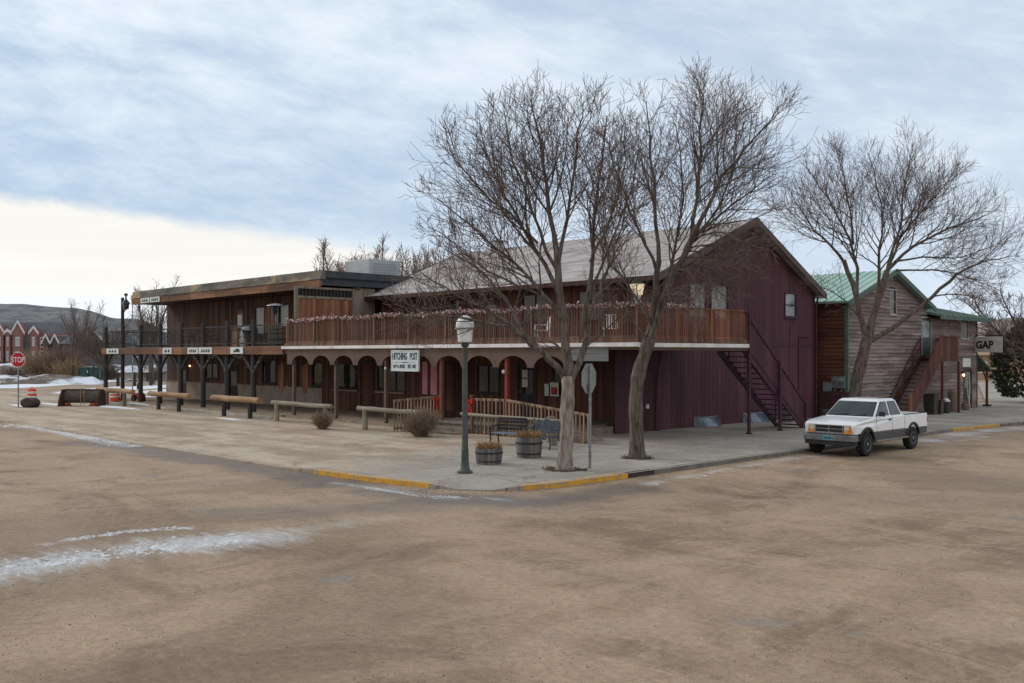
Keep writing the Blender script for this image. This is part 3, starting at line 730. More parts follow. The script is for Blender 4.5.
for X, z in ((onY(178, SY-.1), 2.35), (onY(190.3, SY-.1), 2.35)):
    mb = MB(); mb.box(X-.04, X+.04, SY-.1, SY-.03, z-.03, z+.2); l_ = mb.build('wall_lamp', darkpost, sal)
    m2 = MB(); m2.lathe([(.0, -.07), (.05, -.04), (.06, 0), (.04, .04), (0, .05)], (X, SY-.14, z-.04), 8); m2.build('bulb', bulb, l_)
# ---- things fixed to or standing on the saloon
t = thing('rooftop_unit', 'big pale grey sheet metal air unit standing on the flat roof', 'air conditioner', (-49.2, 35, 7.28))
mb = MB(); mb.box(-50.6, -48, 34, 36.4, 7.42, 8.95); mb.build('housing', mat('unit_grey', (.42, .44, .45), (.34, .36, .38), 1.3, rough=.5, metal=.2), t, bev=.02)
mb = MB(); mb.box(-50.5, -48.1, 34.1, 36.3, 7.28, 7.42); mb.build('base_frame', iron, t)
mb = MB(); mb.box(-51.4, -50.75, 33.9, 34.7, 7.29, 7.95); mb.box(-50.75, -50.6, 34.2, 34.4, 7.5, 7.8); mb.build('fan_box', cabgreen, t)
mb = MB()
for k in range(7): mb.box(-47.998, -47.985, 34.3, 36.1, 7.6+k*.17, 7.68+k*.17)
mb.build('louvre', steel, t)
# hanging banners on the fascia boards
def banner(px0_, px1_, Y, z0, z1, label, txt=None, m_=None):
    a, c = onY(px0_, Y), onY(px1_, Y); t = thing('banner_sign', label, 'sign', ((a+c)/2, Y-.03, z0), 'small white banners on the fascia boards')
    mb = MB(); mb.box(a, c, Y-.035, Y-.02, z0, z1); mb.build('board', m_ or signwhite, t)
    if txt:
        n = len(txt[0]); w = (c-a)*.7/n; m2 = MB(); xm = (a+c)/2; zm = (z0+z1)/2; hh_ = (z1-z0)*.26   # worn, unreadable dark marks
        for i in range(n):
            x = xm+(i-(n-1)/2)*w; m2.box(x-w*.36, x+w*.36, Y-.040, Y-.036, zm-hh_, zm+hh_*.2); m2.box(x-w*.12, x+w*.30, Y-.040, Y-.036, zm+hh_*.2+.002, zm+hh_)
        m2.build('faded_mark', iron, t)
    return t
dark = (.03, .04, .06)
banner(107, 119, 24.19, 3.12, 3.45, 'white banner on the deck edge at its far left end', ('BAR', .3, 1.5))
banner(163.3, 172, 24.19, 3.11, 3.46, 'square white banner alone on the deck edge above the fourth post', ('11', .3, 1.2))
banner(188, 198.4, 24.19, 3.11, 3.46, 'white banner with bold dark word, left one of the touching pair on the deck edge', ('PARK', .3, 1.1))
banner(199.2, 212.5, 24.19, 3.11, 3.46, 'plain pale banner, right one of the touching pair on the deck edge', ('open', .2, 1.5), white)
banner(231, 243.5, 24.19, 3.11, 3.46, 'pale pinkish white banner on the deck edge below the upstairs door', ('H', .3, 1.2))
banner(141, 149.5, RY-.035, 6.5, 6.84, 'white banner at the left end of the roof fascia, outer one', ('PUB', .24, 1.4), white)
banner(150.2, 160, RY-.035, 6.5, 6.85, 'white banner at the left end of the roof fascia, inner one', ('OPEN', .24, 1.4))
# patio heater on a barrel, and deck clutter
def heater(X, Y, z):
    t = thing('patio_heater', 'steel patio heater with round cap standing on the upstairs deck', 'heater', (X, Y, z))
    mb = MB(); mb.lathe([(.24, 0), (.24, .7), (.16, .76)], (X, Y, z), 16); mb.build('tank_housing', steel, t)
    mb = MB(); mb.tube([(X, Y, z+.76), (X, Y, z+1.75)], .035, 8); mb.build('pole', steel, t)
    mb = MB(); mb.lathe([(.15, 1.7), (.19, 1.85), (.19, 2.05), (.12, 2.12)], (X, Y, z), 16); mb.build('burner', iron, t)
    mb = MB(); mb.lathe([(.50, 2.12), (.48, 2.15), (.2, 2.24), (.0, 2.26)], (X, Y, z), 20); mb.build('cap', steel, t)
    mb = MB()
    for k in range(3):
        a = k*2.1; mb.tube([(X+.2*math.cos(a), Y+.2*math.sin(a), z+.7), (X+.2*math.cos(a), Y+.2*math.sin(a), z+2.1)], .02, 6)
    mb.build('guard_bar', steel, t)
HX = onY(276, 25.6); heater(HX, 25.6, 3.5)
BAR_PROF = [(.23, 0), (.27, .2), (.29, .42), (.27, .66), (.23, .86)]
def barrel(X, Y, z, label, s=1., group=None, m_=None):
    t = thing('barrel', label, 'barrel', (X, Y, z), group)
    mb = MB(); mb.lathe([(r*s, q*s) for r, q in BAR_PROF], (X, Y, z), 20); b_ = mb.build('staves', m_ or stave, t)
    for q, r in ((.12, .262), (.30, .288), (.56, .286), (.74, .262)):
        h_ = MB(); h_.lathe([(r*s, (q-.025)*s), ((r+.006)*s, (q-.02)*s), ((r+.006)*s, (q+.02)*s), (r*s, (q+.025)*s)], (X, Y, z), 20); h_.build('hoop', iron, t)
    return t
barrel(onY(275.5, 25.0), 24.95, 3.5, 'greenish wooden barrel in front of the patio heater upstairs', 1.15, 'barrels on the upstairs deck', mat('mossy_staves', (.13, .13, .085), (.08, .075, .055), 3, G_, .85))
barrel(onY(285, 25.3), 25.3, 3.5, 'brown wooden barrel at the right end of the upstairs deck', 1.2, 'barrels on the upstairs deck', mat('brown_staves', (.13, .085, .055), (.08, .05, .035), 3, G_, .85))
def patio_chair(X, Y, z, rz, label, m_=None, group='chairs on the upstairs decks'):
    t = thing('patio_chair', label, 'chair', (X, Y, z), group, rz); m_ = m_ or iron
    mb = MB(); mb.box(-.24, .24, -.24, .24, .42, .45); mb.build('seat', m_, t, bev=.01)
    mb = MB()
    for k in range(6): x = -.2+k*.08; mb.bar((x, .24, .45), (x, .32, .95), .035, .012, (0, 1, 0))
    mb.bar((-.24, .32, .95), (.24, .32, .95), .04, .03); mb.build('backrest', m_, t)
    for x in (-.22, .22):
        for y in (-.22, .24): mb = MB(); mb.bar((x, y, 0), (x, y, .43), .035, .035); mb.build('leg', m_, t)
    for x in (-.25, .25): mb = MB(); mb.bar((x, -.22, .66), (x, .28, .66), .04, .03); mb.bar((x, -.2, .43), (x, -.2, .66), .03, .03); mb.build('armrest', m_, t)
    return t
def patio_table(X, Y, z, label, m_=None):
    t = thing('patio_table', label, 'table', (X, Y, z)); m_ = m_ or rustwood
    mb = MB(); mb.box(X-.45, X+.45, Y-.4, Y+.4, z+.7, z+.74); mb.build('tabletop', m_, t)
    for i in (-1, 1):
        for j in (-1, 1): mb = MB(); mb.bar((X+.4*i, Y+.35*j, z), (X+.4*i, Y+.35*j, z+.7), .06, .06); mb.build('leg', m_, t)
patio_chair(onY(189, 25.8), 25.8, 3.5, R(25), 'black patio chair left of the small wooden table, beside the fourth railing gap')
patio_chair(onY(212, 25.6), 25.6, 3.5, R(200), 'black patio chair just left of the wooden pedestal upstairs')
patio_chair(onY(263, 25.4), 25.4, 3.5, R(160), 'black patio chair beside the barrels, left of the patio heater')
patio_chair(onY(256.5, 25.9), 25.9, 3.5, R(120), 'black patio chair below the pale upstairs window')
patio_table(onY(207, 26.1), 26.1, 3.5, 'low wooden table behind the wire railing of the upstairs deck')
t = thing('podium', 'tan wooden podium with a shelf top behind the upstairs railing', 'podium', (onY(237, 24.9), 24.9, 3.5))
X = onY(237, 24.9)
mb = MB(); mb.box(X-.30, X+.25, 24.75, 25.15, 3.5, 4.45); mb.build('cabinet', mat('pale_pine', (.42, .27, .18), (.33, .20, .13), 3, G_, .8), t)
mb = MB(); mb.box(X-.5, X+.35, 24.68, 25.22, 4.45, 4.52); mb.build('top', greywood, t)
t = thing('grill', 'black kettle barbecue grill next to the tan podium upstairs', 'grill', (onY(247, 25.0), 25.0, 3.5)); X = onY(247, 25)
mb = MB(); mb.lathe([(.02, .62), (.2, .68), (.28, .82), (.27, .86)], (X, 25, 3.5), 16); mb.build('bowl', iron, t)
mb = MB(); mb.lathe([(.28, .87), (.25, 1.0), (.14, 1.1), (.02, 1.13)], (X, 25, 3.5), 16); mb.build('lid', steel, t)
for k in range(3): a = k*2.09; mb = MB(); mb.bar((X+.12*math.cos(a), 25+.12*math.sin(a), 4.2), (X+.28*math.cos(a), 25+.28*math.sin(a), 3.5), .03, .03); mb.build('leg', iron, t)
t = thing('white_figure', 'small white rounded snowman ornament beside the tan podium upstairs', 'ornament', (onY(242.5, 24.8), 24.8, 3.5)); X = onY(242.5, 24.8)
mb = MB(); mb.lathe([(.1, 0), (.17, .15), (.16, .35), (.09, .48), (.13, .6), (.13, .72), (.06, .85), (.09, .93), (.08, 1.02), (.02, 1.07)], (X, 24.8, 3.5), 14); mb.build('body', white, t)
mb = MB(); mb.lathe([(.13, .94), (.13, .96), (.075, .97), (.07, 1.12), (0, 1.125)], (X, 24.8, 3.5), 12); mb.build('hat', black, t)
# string of small lights wound on the right hand braces
mb = MB(); rnd = random.Random(5)
for i in range(5, 8):
    X = px0+pitch*i
    for s in (-1, 1):
        for k in range(15):
            t_ = rnd.random(); p = Vector((X+s*(.05+1.07*t_)+rnd.uniform(-.1, .1), 24.32+rnd.uniform(-.03, .02), 2.15+.94*t_+rnd.uniform(-.1, .12)))
            mb.lathe([(0, -.017), (.015, 0), (0, .017)], p, 5)
    if i < 7:
        for k in range(14): mb.lathe([(0, -.02), (.018, 0), (0, .02)], (X+rnd.uniform(1.1, pitch-1.1), 24.33, 2.95+rnd.uniform(-.1, .1)), 5)
tag(recentre(mb.build('string_lights', white)), 'string of tiny white bulbs draped over the black Y braces', 'string lights')
# tall lamp post rising through the deck, with hanging bell lamp
X = px0+pitch; t = thing('lamp_post', 'tall dark pole with a bell lantern rising beside the left end of the deck', 'street lamp', (X, 24.42, 0))
mb = MB(); mb.tube([(X, 24.42, 0), (X, 24.42, 3), (X, 24.42, 6.75)], [.13, .12, .10], 10); mb.build('pole', mat('plum_pole', (.05, .028, .035), (.035, .022, .028), 4, rough=.6), t)
mb = MB(); mb.bar((X, 24.42, 5.95), (X+.62, 24.42, 5.95), .06, .06); mb.bar((X, 24.42, 5.6), (X+.4, 24.42, 5.92), .04, .04); mb.build('arm', iron, t)
lan = MB(); lan.lathe([(.05, 0), (.17, .02), (.20, .35), (.14, .5), (.10, .56)], (X+.55, 24.42, 5.98), 10); L_ = lan.build('lantern', glass, t)
lan = MB(); lan.lathe([(.27, .34), (.23, .42), (.10, .60), (.05, .66), (.05, .86), (.12, .88), (.1, 1.0), (0, 1.05)], (X+.55, 24.42, 5.98), 12); lan.build('cap', iron, L_)
# thin flagpole
q = gnd(132.6, 392); t = thing('flagpole', 'thin bare flagpole behind the left end of the deck', 'pole', (q.x, q.y, 0))
mb = MB(); mb.tube([q, q+Vector((0, 0, 7.2))], [.06, .04], 8); mb.build('pole', steel, t); mb = MB(); mb.lathe([(0, 0), (.08, .08), (0, .16)], q+Vector((0, 0, 7.2)), 8); mb.build('finial', steel, t)
# ================================================================== THE MAROON BUILDING with arcade, long deck and gable end
mar = thing('maroon_building', 'long maroon wooden building with gable end, arched porch and brown upstairs deck', 'building', (-32, 34, 0))
WX = -22.8; EY, RYD, BY = 30.1, 36.3, 42.0; EZ, RZ, BZ = 6.15, 9.0, 6.12
LX = -41.2; PWX = LWX+.02
def prof(y): return (EZ+.30)+(RZ-.22-EZ-.30)*(y-EY)/(RYD-EY) if y < RYD else (RZ-.22)+(BZ+.1-RZ+.22)*(y-RYD)/(BY-RYD)
mb = MB()
mb.prism([(28.63, 0), (BY-.03, 0), (BY-.03, BZ), (RYD, RZ-.3), (EY+.03, EZ+.25), (EY+.03, 3.5), (28.63, 3.5)], 'x', LX, WX-.03); mb.box(PWX, LX-.01, 28.63, 30, 0, 3.4); mb.build('wall_core', dkbrown, mar)
gw1 = (onX(784.3, WX), onX(795.3, WX)); gw2 = (31.9, 33.0); gw3 = (33.4, 34.6)

gh = [(gw1[0], gw1[1], 4.78, 5.95), (gw2[0], gw2[1], 4.55, 6.05), (gw3[0], gw3[1], 4.55, 6.05)]
def lowtop(y): return 3.42 if y < EY else prof(y)
mb = MB(); planks(mb, 'X', WX, 27.2, EY, .0, 3.42, (), .29, .014, .03); planks(mb, 'X', WX, EY, BY, .0, prof, gh, .29, .014, .03); mb.build('gable_wall', maroon, mar)
mb = MB(); wbox(mb, 'X', WX, EY, BY, .032, .055, 3.45, 3.62); mb.build('band_board', maroon_trim, mar)
for a_ in ((BY-.12, BY+.03, .032, .06, 0, 6.0), (EY-.02, EY+.1, .032, .06, 3.65, 6.4), (27.17, 27.3, .032, .055, 0, 3.4)):
    mb = MB(); wbox(mb, 'X', WX, *a_); mb.build('corner_board', maroon_trim, mar)
mb = MB(); mb.box(WX-.25, WX-.002, 27.2, 28.62, 0, 3.42); mb.build('storeroom_wall', dkbrown, mar)
window(mar, 'X', WX+.02, gw1[0], gw1[1], 4.86, 5.88, maroon_trim, glassl, 1, 2)
window(mar, 'X', WX+.02, gw2[0], gw2[1], 4.62, 5.98, maroon_trim, curtain, 1, 1); window(mar, 'X', WX+.02, gw3[0], gw3[1], 4.62, 5.98, maroon_trim, curtain, 1, 1)
# downspouts
def pipe(par, pts, r=.045, name='downspout', m_=None): mb = MB(); mb.tube(pts, r, 8); return mb.build(name, m_ or maroon_trim, par)
pipe(mar, [(WX+.12, BY+.18, 5.8), (WX+.12, BY+.02, 5.4), (WX+.12, BY+.02, 4.0), (WX+.12, BY+.02, .1), (WX+.3, BY+.02, .03)])
pipe(mar, [(WX+.06, BY-.5, 3.9), (WX+.06, BY-1.5, 3.9), (WX+.06, BY-1.5, .1)], .03, 'conduit')
pipe(mar, [(-22.55, 29.75, 3.3), (-22.68, 29.65, 2.2), (-22.70, 29.6, .15), (-22.4, 29.6, .05)], .05, 'downspout', mat('rusty_brown_pipe', (.10, .045, .035), (.07, .035, .03), 4, rough=.7))
# lower porch wall
PY = 28.6; FLZ = .45
def pw(a, c): return (onY(a, PY), onY(c, PY))
W2, W3, W4, W5 = pw(336, 358), pw(378, 405), pw(478, 499), pw(553, 569)
W1 = pw(310, 323); D1, D2, D3 = pw(443, 455), pw(519, 536), pw(361, 373)
DZ = 2.62
hs = [(W2[0], W2[1], 1.2, 2.62), (W3[0], W3[1], 1.2, 2.62), (W4[0], W4[1], 1.35, 2.62), (W5[0], W5[1], 1.35, 2.5)]+[(d[0]-.09, d[1]+.09, 0, DZ+.09) for d in (D1, D2, D3)]
mb = MB(); planks(mb, 'Y', PY, PWX, WX-.25, .02, 3.4, hs, .19, .01, .025); mb.build('porch_wall', redbrown, mar)
window(mar, 'Y', PY, W2[0], W2[1], 1.28, 2.55, darkpost, glass, 2, 1, label='window with pale sill behind the third and fourth arches')
mb = MB(); wbox(mb, 'Y', PY, W2[0]-.1, W2[1]+.1, .08, .16, 1.14, 1.2); wbox(mb, 'Y', PY, W3[0]-.1, W3[1]+.1, .08, .16, 1.14, 1.2); mb.build('sill_board', mat('pale_sill', (.36, .26, .19), (.28, .19, .14), 3, rough=.8), mar)
window(mar, 'Y', PY, W3[0], W3[1], 1.28, 2.55, redbrown, glass, 3, 1)
window(mar, 'Y', PY, W4[0], W4[1], 1.42, 2.55, darkpost, glass, 2, 1)
window(mar, 'Y', PY, W5[0], W5[1], 1.42, 2.45, darkpost, glass, 1, 1)
for D in (D1, D2, D3): door(mar, 'Y', PY, D[0], D[1], FLZ if D is not D3 else .1, DZ, darkpost, redbrown if D is not D2 else darkpost, (1.4, 2.4) if D is D2 else None, glass, -1)
# pink boards between the windows, papers on the door, poster
PB = mat('rose_pink_board', (.60, .26, .29), (.48, .2, .22), 3, rough=.7)
for a, c, w_ in ((423, 428, 'left'), (431.2, 437.5, 'right')):
    mb = MB(); x0, x1 = onY(a, PY-1.2), onY(c, PY-1.2); mb.box(x0, x1, PY-1.24, PY-1.2, 1.25, 2.75)
    tag(recentre(mb.build('pink_banner', PB)), 'tall narrow pink banner under the porch roof, %s of the pair' % w_, 'banner', 'pink banners')
for z0, z1, l_ in ((2.08, 2.42, 'upper white paper notice on the dark porch door'), (1.68, 2.04, 'lower white paper notice on the dark porch door')):
    mb = MB(); wbox(mb, 'Y', PY, onY(522.6, PY), onY(528, PY), .02, .03, z0, z1); tag(recentre(mb.build('notice', paper)), l_, 'notice', 'paper notices')
t = thing('poster', 'white poster with red block on the porch wall right of the dark door', 'poster', (onY(555, PY-.1), PY-.07, 1.4))
mb = MB(); wbox(mb, 'Y', PY, onY(551, PY), onY(559.5, PY), .05, .06, 1.32, 1.92); mb.build('sheet', paper, t)
mb = MB(); wbox(mb, 'Y', PY, onY(552.2, PY), onY(558.4, PY), .061, .064, 1.42, 1.72); mb.build('red_block', red, t)
mb = MB(); wbox(mb, 'Y', PY, onY(545.5, PY), onY(549.5, PY), .05, .06, 1.35, 1.85); tag(recentre(mb.build('notice', signwhite)), 'small pale blue notice left of the red and white poster', 'notice')
# ---- deck above the porch
DY, DX = 24.3, -19.4
mb = MB(); mb.box(LX-.2, DX-.05, DY+.12, EY-.002, 3.42, 3.52); mb.box(WX+.03, DX-.05, EY-.002, 30.95, 3.42, 3.52)
for i in range(60):
    a = LX-.2+i*.3625; mb.box(a+.003, a+.3595, DY+.04, EY+.0, 3.523, 3.56)
dk = mb.build('deck', railwood, mar)
for k in range(14):
    x = LX+k*1.62; m2 = MB(); m2.box(x, x+.05, DY+.14, PY-.03, 3.22, 3.418); m2.build('joist', dkbrown, dk)
for y in (25.4, 26.8, 28.2, 29.6): m2 = MB(); m2.box(WX+.06, DX-.08, y, y+.05, 3.22, 3.418); m2.build('joist', dkbrown, dk)
mb = MB(); mb.box(LX-.25, DX, DY, DY+.05, 3.49, 3.62); mb.box(DX-.05, DX, DY+.052, 30.95, 3.49, 3.62); mb.build('deck_edge', railwood, mar)
gm_ = mat('white_gutter', (.78, .76, .76), (.60, .57, .57), 2.2, rough=.5)
mb = MB(); mb.prism([(-.12, 0), (-.12, .13), (0, .13), (0, -.02), (-.08, -.02)], 'x', LX-.35, DX+.1, lambda q: (q[0], DY+q[1], 3.35+q[2])); mb.build('gutter', gm_, mar)
mb = MB(); mb.prism([(.12, 0), (.12, .13), (.002, .13), (.002, -.02), (.08, -.02)], 'y', DY+.05, 30.75, lambda q: (DX+q[0], q[1], 3.34+q[2])); mb.build('gutter', gm_, mar)
mb = MB(); mb.box(LX-.2, onY(571, DY), DY+.005, DY+.04, 3.1, 3.34); mb.box(onY(571.2, DY), DX-.02, DY+.005, DY+.04, 3.24, 3.34); mb.box(DX-.045, DX-.005, DY+.045, 30.9, 3.22, 3.34); mb.build('fascia', taupe, mar)
# arched valance
A0 = -40.0; AP = 1.845; NA = 10
def arch_board():
    mb = MB(); xs0 = A0-AP/2-.28
    y0, y1 = DY+.0, DY+.035; zt = 3.10; zs = 2.60; zc = 3.03
    def col(xa, za, xb, zb):
        mb.hexa([(xa, y0, za), (xb, y0, zb), (xb, y1, zb), (xa, y1, za), (xa, y0, zt), (xb, y0, zt), (xb, y1, zt), (xa, y1, zt)])
    col(xs0, zs, A0-AP/2+.17, zs)
    for k in range(NA):
        c = A0+k*AP; N = 14; hw = AP/2-.17
        for i in range(N):
            a, e = -math.pi+math.pi*i/N, -math.pi+math.pi*(i+1)/N
            xa, xb = c+hw*math.cos(a), c+hw*math.cos(e)
            col(xa, zs+(zc-zs)*(-math.sin(a)) if i else zs, xb, zs+(zc-zs)*(-math.sin(e)) if i < N-1 else zs)
        xe = c+hw; col(xe, zs, xe+.34 if k < NA-1 else xe+.30, zs)
    return mb
arch_board().build('arched_valance', taupe, mar)
for px, rr in ((294, 0), (336, 0), (386, 0), (441.5, 1), (507, 2), (566, 0)):
    X = onY(px, DY+.12); mb = MB(); mb.box(X-.07, X+.07, DY+.06, DY+.2, 0, 3.2)
    mb.build('porch_post', {0: taupe, 1: rustwood, 2: mat('red_post', (.26, .045, .03), (.16, .035, .026), 3, rough=.7)}[rr], mar)
for px, m_ in ((305, rustwood), (281, rustwood)):   # orange cut-out panels beside the first posts
    X = onY(px, 26.5); mb = MB()
    mb.prism([(X-.3, 1.5), (X-.12, 1.15), (X+.1, 1.05), (X+.28, 1.5), (X+.28, 2.5), (X+.15, 2.7), (X-.12, 2.45), (X-.3, 2.5)], 'y', 26.48, 26.52); mb.build('cut_out_panel', m_, mar)
# grey board sign panel filling the bay right of the arches
mb = MB(); xa, xb = onY(572, DY), onY(609, DY)
for k in range(2): mb.box(xa, xb, DY-.05, DY-.01, 2.86+k*.25, 2.86+(k+1)*.25-.01)
tag(recentre(mb.build('blank_sign_board', mat('grey_board', (.21, .215, .22), (.14, .145, .15), 2, (.2, 1, 3), .85, .2, 20))), 'blank grey board hanging under the gutter left of the maroon storeroom', 'sign')
# raised boardwalk
BX0, BX1 = -30.15, -26.2
mb = MB()
for i in range(20): x = BX0+i*.2; mb.box(x+.004, x+.196, 23.75, 28.55, FLZ-.04, FLZ)
for i in range(15): x = BX0+4+i*.2; mb.box(x+.004, x+.196, 23.75, 28.55, FLZ-.04, FLZ)
mb.box(BX0+.02, BX0+7.3, 23.8, 28.5, .03, FLZ-.045); mb.build('boardwalk', greywood, mar)
mb = MB(); mb.box(BX0+.1, -26.9, 23.32, 23.74, .02, .30); mb.box(BX0+.1, -26.9, 22.88, 23.31, .02, .155); mb.build('step', greywood, mar)
rx0, rx1 = -22.9+.0, -22.9
mb = MB(); mb.hexa([(BX0+7.35, 23.8, .03), (-21.4, 23.8, .13), (-21.4, 25.0, .13), (BX0+7.35, 25.0, .03), (BX0+7.35, 23.8, FLZ), (-21.4, 23.8, .14), (-21.4, 25.0, .14), (BX0+7.35, 25.0, FLZ)]); mb.build('ramp', greywood, mar)
mb = MB(); mb.box(LX-.2, BX0-.02, 24.3, PY-.02, .0, .12); mb.build('porch_floor', dustc, mar)
mb = MB(); mb.box(BX0+7.36, WX-.3, 25.1, PY-.02, .0, .14); mb.build('porch_floor', conc, mar)
mb = MB(); mb.box(SX0, LX-.22, 24.1, SY-.02, .0, .1); mb.build('porch_floor', dustc, sal)
# ---- upstairs railings
railw2 = mat('rail_wood_bright', (.22, .095, .05), (.13, .055, .035), 3, G_, .8, .15, 20, ('h', .13), .4)
def railing(par, a, c, z0, z1, sp, m_, bw=.035, posts=2.4, name='railing', toph=.05, topw=.1):
    a = Vector(a); c = Vector(c); L = (c-a).length; d = (c-a)/L; mb = MB(); n = int(L/sp)
    dz = (c.z-a.z)
    for i in range(n+1):
        p = a+(c-a)*(i/n); rd = random.uniform(-.004, .004)
        mb.bar(p+Vector((0, 0, z0+.03)), p+Vector((rd, rd, z1-toph)), bw, bw, tuple(Vector((-d.y, d.x, 0))))
    r_ = mb.build(name, m_, par)
    t_ = MB(); t_.bar(a+Vector((0, 0, z1-toph/2)), c+Vector((0, 0, z1-toph/2)), topw, toph); t_.build('top_rail', m_, r_)
    t_ = MB(); t_.bar(a+Vector((0, 0, z0+.05)), c+Vector((0, 0, z0+.05)), .05, .09); t_.build('bottom_rail', m_, r_)
    k = max(1, round(L/posts))
    for i in range(k+1):
        p = a+(c-a)*(i/k); t_ = MB(); t_.bar(p+Vector((0, 0, z0-.1)), p+Vector((0, 0, z1-toph)), .1, .1, tuple(Vector((-d.y, d.x, 0)))); t_.build('post', m_, r_)
    return r_
railing(mar, (LX-.1, DY+.09, 0), (DX-.08, DY+.09, 0), 3.62, 4.74, .125, railwood, posts=2.45)
railing(mar, (DX-.08, DY+.2, 0), (DX-.08, 30.85, 0), 3.62, 4.72, .125, railw2, posts=2.2)
# porch railings (weathered pickets)
pick = mat('picket_wood', (.33, .235, .16), (.19, .12, .085), 4, G_, .85, .25, 20, ('h', .14), .4)
def pickets(par, a, c, zb0, zb1, zt0, zt1, n, name='picket_rail'):
    a = Vector(a); c = Vector(c); d = (c-a).normalized(); mb = MB()
    for i in range(n):
        t = i/(n-1); p = a+(c-a)*t; mb.bar((p.x, p.y, zb0+(zb1-zb0)*t), (p.x, p.y, zt0+(zt1-zt0)*t+.02), .055, .03, tuple(d))
    r_ = mb.build(name, pick, par); t_ = MB()
    off = Vector((d.y, -d.x, 0))*.04
    t_.bar(Vector((a.x, a.y, zt0))-off, Vector((c.x, c.y, zt1))-off, .05, .09); t_.build('top_rail', pick, r_)
    t_ = MB(); t_.bar(Vector((a.x, a.y, zb0+.12))-off, Vector((c.x, c.y, zb1+.12))-off, .05, .09); t_.build('bottom_rail', pick, r_)
    return r_
pickets(mar, (BX0, 22.55, 0), (BX0, 24.9, 0), .04, .10, 1.25, 1.36, 15)
xr0, xr1, xr2 = onY(473.5, 23.65), onY(504, 23.65), onY(588, 23.65)
pickets(mar, (xr0, 23.65, 0), (xr1, 23.65, 0), .08, .08, 1.40, 1.42, 9)
pickets(mar, (xr1+.1, 23.65, 0), (xr2, 23.65, 0), .08, .03, 1.42, 1.06, 23)
for X, Y in ((BX0, 24.98), (xr0-.1, 23.65)):
    mb = MB(); mb.box(X-.05, X+.05, Y-.05, Y+.05, .03, 1.52); mb.box(X-.07, X+.07, Y-.07, Y+.07, 1.52, 1.56); mb.build('newel_post', pick, mar)
def bow(X, Y, z, label, s=1.):
    t = thing('ribbon_bow', label, 'bow', (X, Y, z), 'red bows on the porch rails')
    mb = MB()
    for q in (-1, 1): mb.prism([(0, 0), (q*.10, .09), (q*.16, .06), (q*.15, -.05), (q*.09, -.07)], 'y', -.04, .04, lambda p, q=q: (X+p[0]*s, Y+p[1], z+p[2]*s))
    mb.build('loop', redcloth, t)
    mb = MB()
    for q in (-1, 1): mb.prism([(0, 0), (q*.14, -.34), (q*.05, -.38), (-q*.01, -.05)], 'y', -.02, .02, lambda p: (X+p[0]*s, Y+p[1]+.001*q, z+p[2]*s))
    mb.build('tail', redcloth, t); mb = MB(); mb.lathe([(0, -.04), (.045, 0), (0, .04)], (X, Y-.03, z), 8); mb.build('knot', redcloth, t)
bow(BX0+.08, 24.6, 1.25, 'red ribbon bow on the left porch rail next to the wooden steps', 1.1)
bow(xr0-.13, 23.56, 1.32, 'red ribbon bow on the right newel post behind the street lamp', 1.35)
# ---- stairs down from the balcony along the gable wall
sw = MB()
XO, XI = DX-.1, DX-1.25
def sz(y): return .78*(35.05-y)
yt, yb = 30.75, 35.05
stn = MB()
for X in (XO, XI): stn.hexa([(X-.03, yt, 3.45-.35), (X+.03, yt, 3.45-.35), (X+.03, yb, .0), (X-.03, yb, .0), (X-.03, yt, 3.47), (X+.03, yt, 3.47), (X+.03, yb, .22), (X-.03, yb, .22)])
sg = stn.build('stair_stringer', maroon_trim, mar)
for i in range(15):
    z = 3.4-(i+1)*.213; y = yt+(3.47-z-.0)/((3.47-.22)/(yb-yt)); tr = MB(); tr.box(XI+.04, XO-.04, y-.14, y+.14, z-.0, z+.04); tr.build('tread', maroon_trim, mar)
g_ = MB(); nn = 34
for i in range(nn):
    t = (i+.5)/nn; y = yt+(yb-yt)*t; zb = 3.42+(.2-3.42)*t; ztp = 4.58+(1.12-4.58)*t
    g_.hexa([(XO+.032, y-.06, zb+.04), (XO+.05, y-.06, zb+.04), (XO+.05, y+.055, zb-.04), (XO+.032, y+.055, zb-.04), (XO+.032, y-.06, ztp+.045), (XO+.05, y-.06, ztp+.045), (XO+.05, y+.055, ztp-.045), (XO+.032, y+.055, ztp-.045)])
sr = g_.build('stair_railing', maroon, mar)
t_ = MB(); t_.bar((XO+.04, yt-.1, 4.72), (XO+.04, yb+.2, 1.02), .09, .06); t_.build('handrail', maroon_trim, sr)
t_ = MB(); t_.bar((XI, yt-.1, 4.6), (XI, yb+.1, 1.1), .05, .05)
for y_ in (31.5, 33, 34.9): t_.bar((XI, y_, 3.42+(.2-3.42)*(y_-yt)/(yb-yt)), (XI, y_, 4.58+(1.12-4.58)*(y_-yt)/(yb-yt)), .05, .05)
t_.build('handrail', maroon_trim, sr)
for Y, zt in ((30.9, 4.74), (33.1, 2.85), (yb+.05, 1.1)):
    mb = MB(); mb.box(XO+.06, XO+.16, Y-.05, Y+.05, 0, zt); mb.build('post', maroon_trim, mar)
    mb = MB(); mb.box(XO+.02, XO+.2, Y-.09, Y+.09, .12 if Y < 40 else 0, .16); mb.build('post_foot', iron, mar)
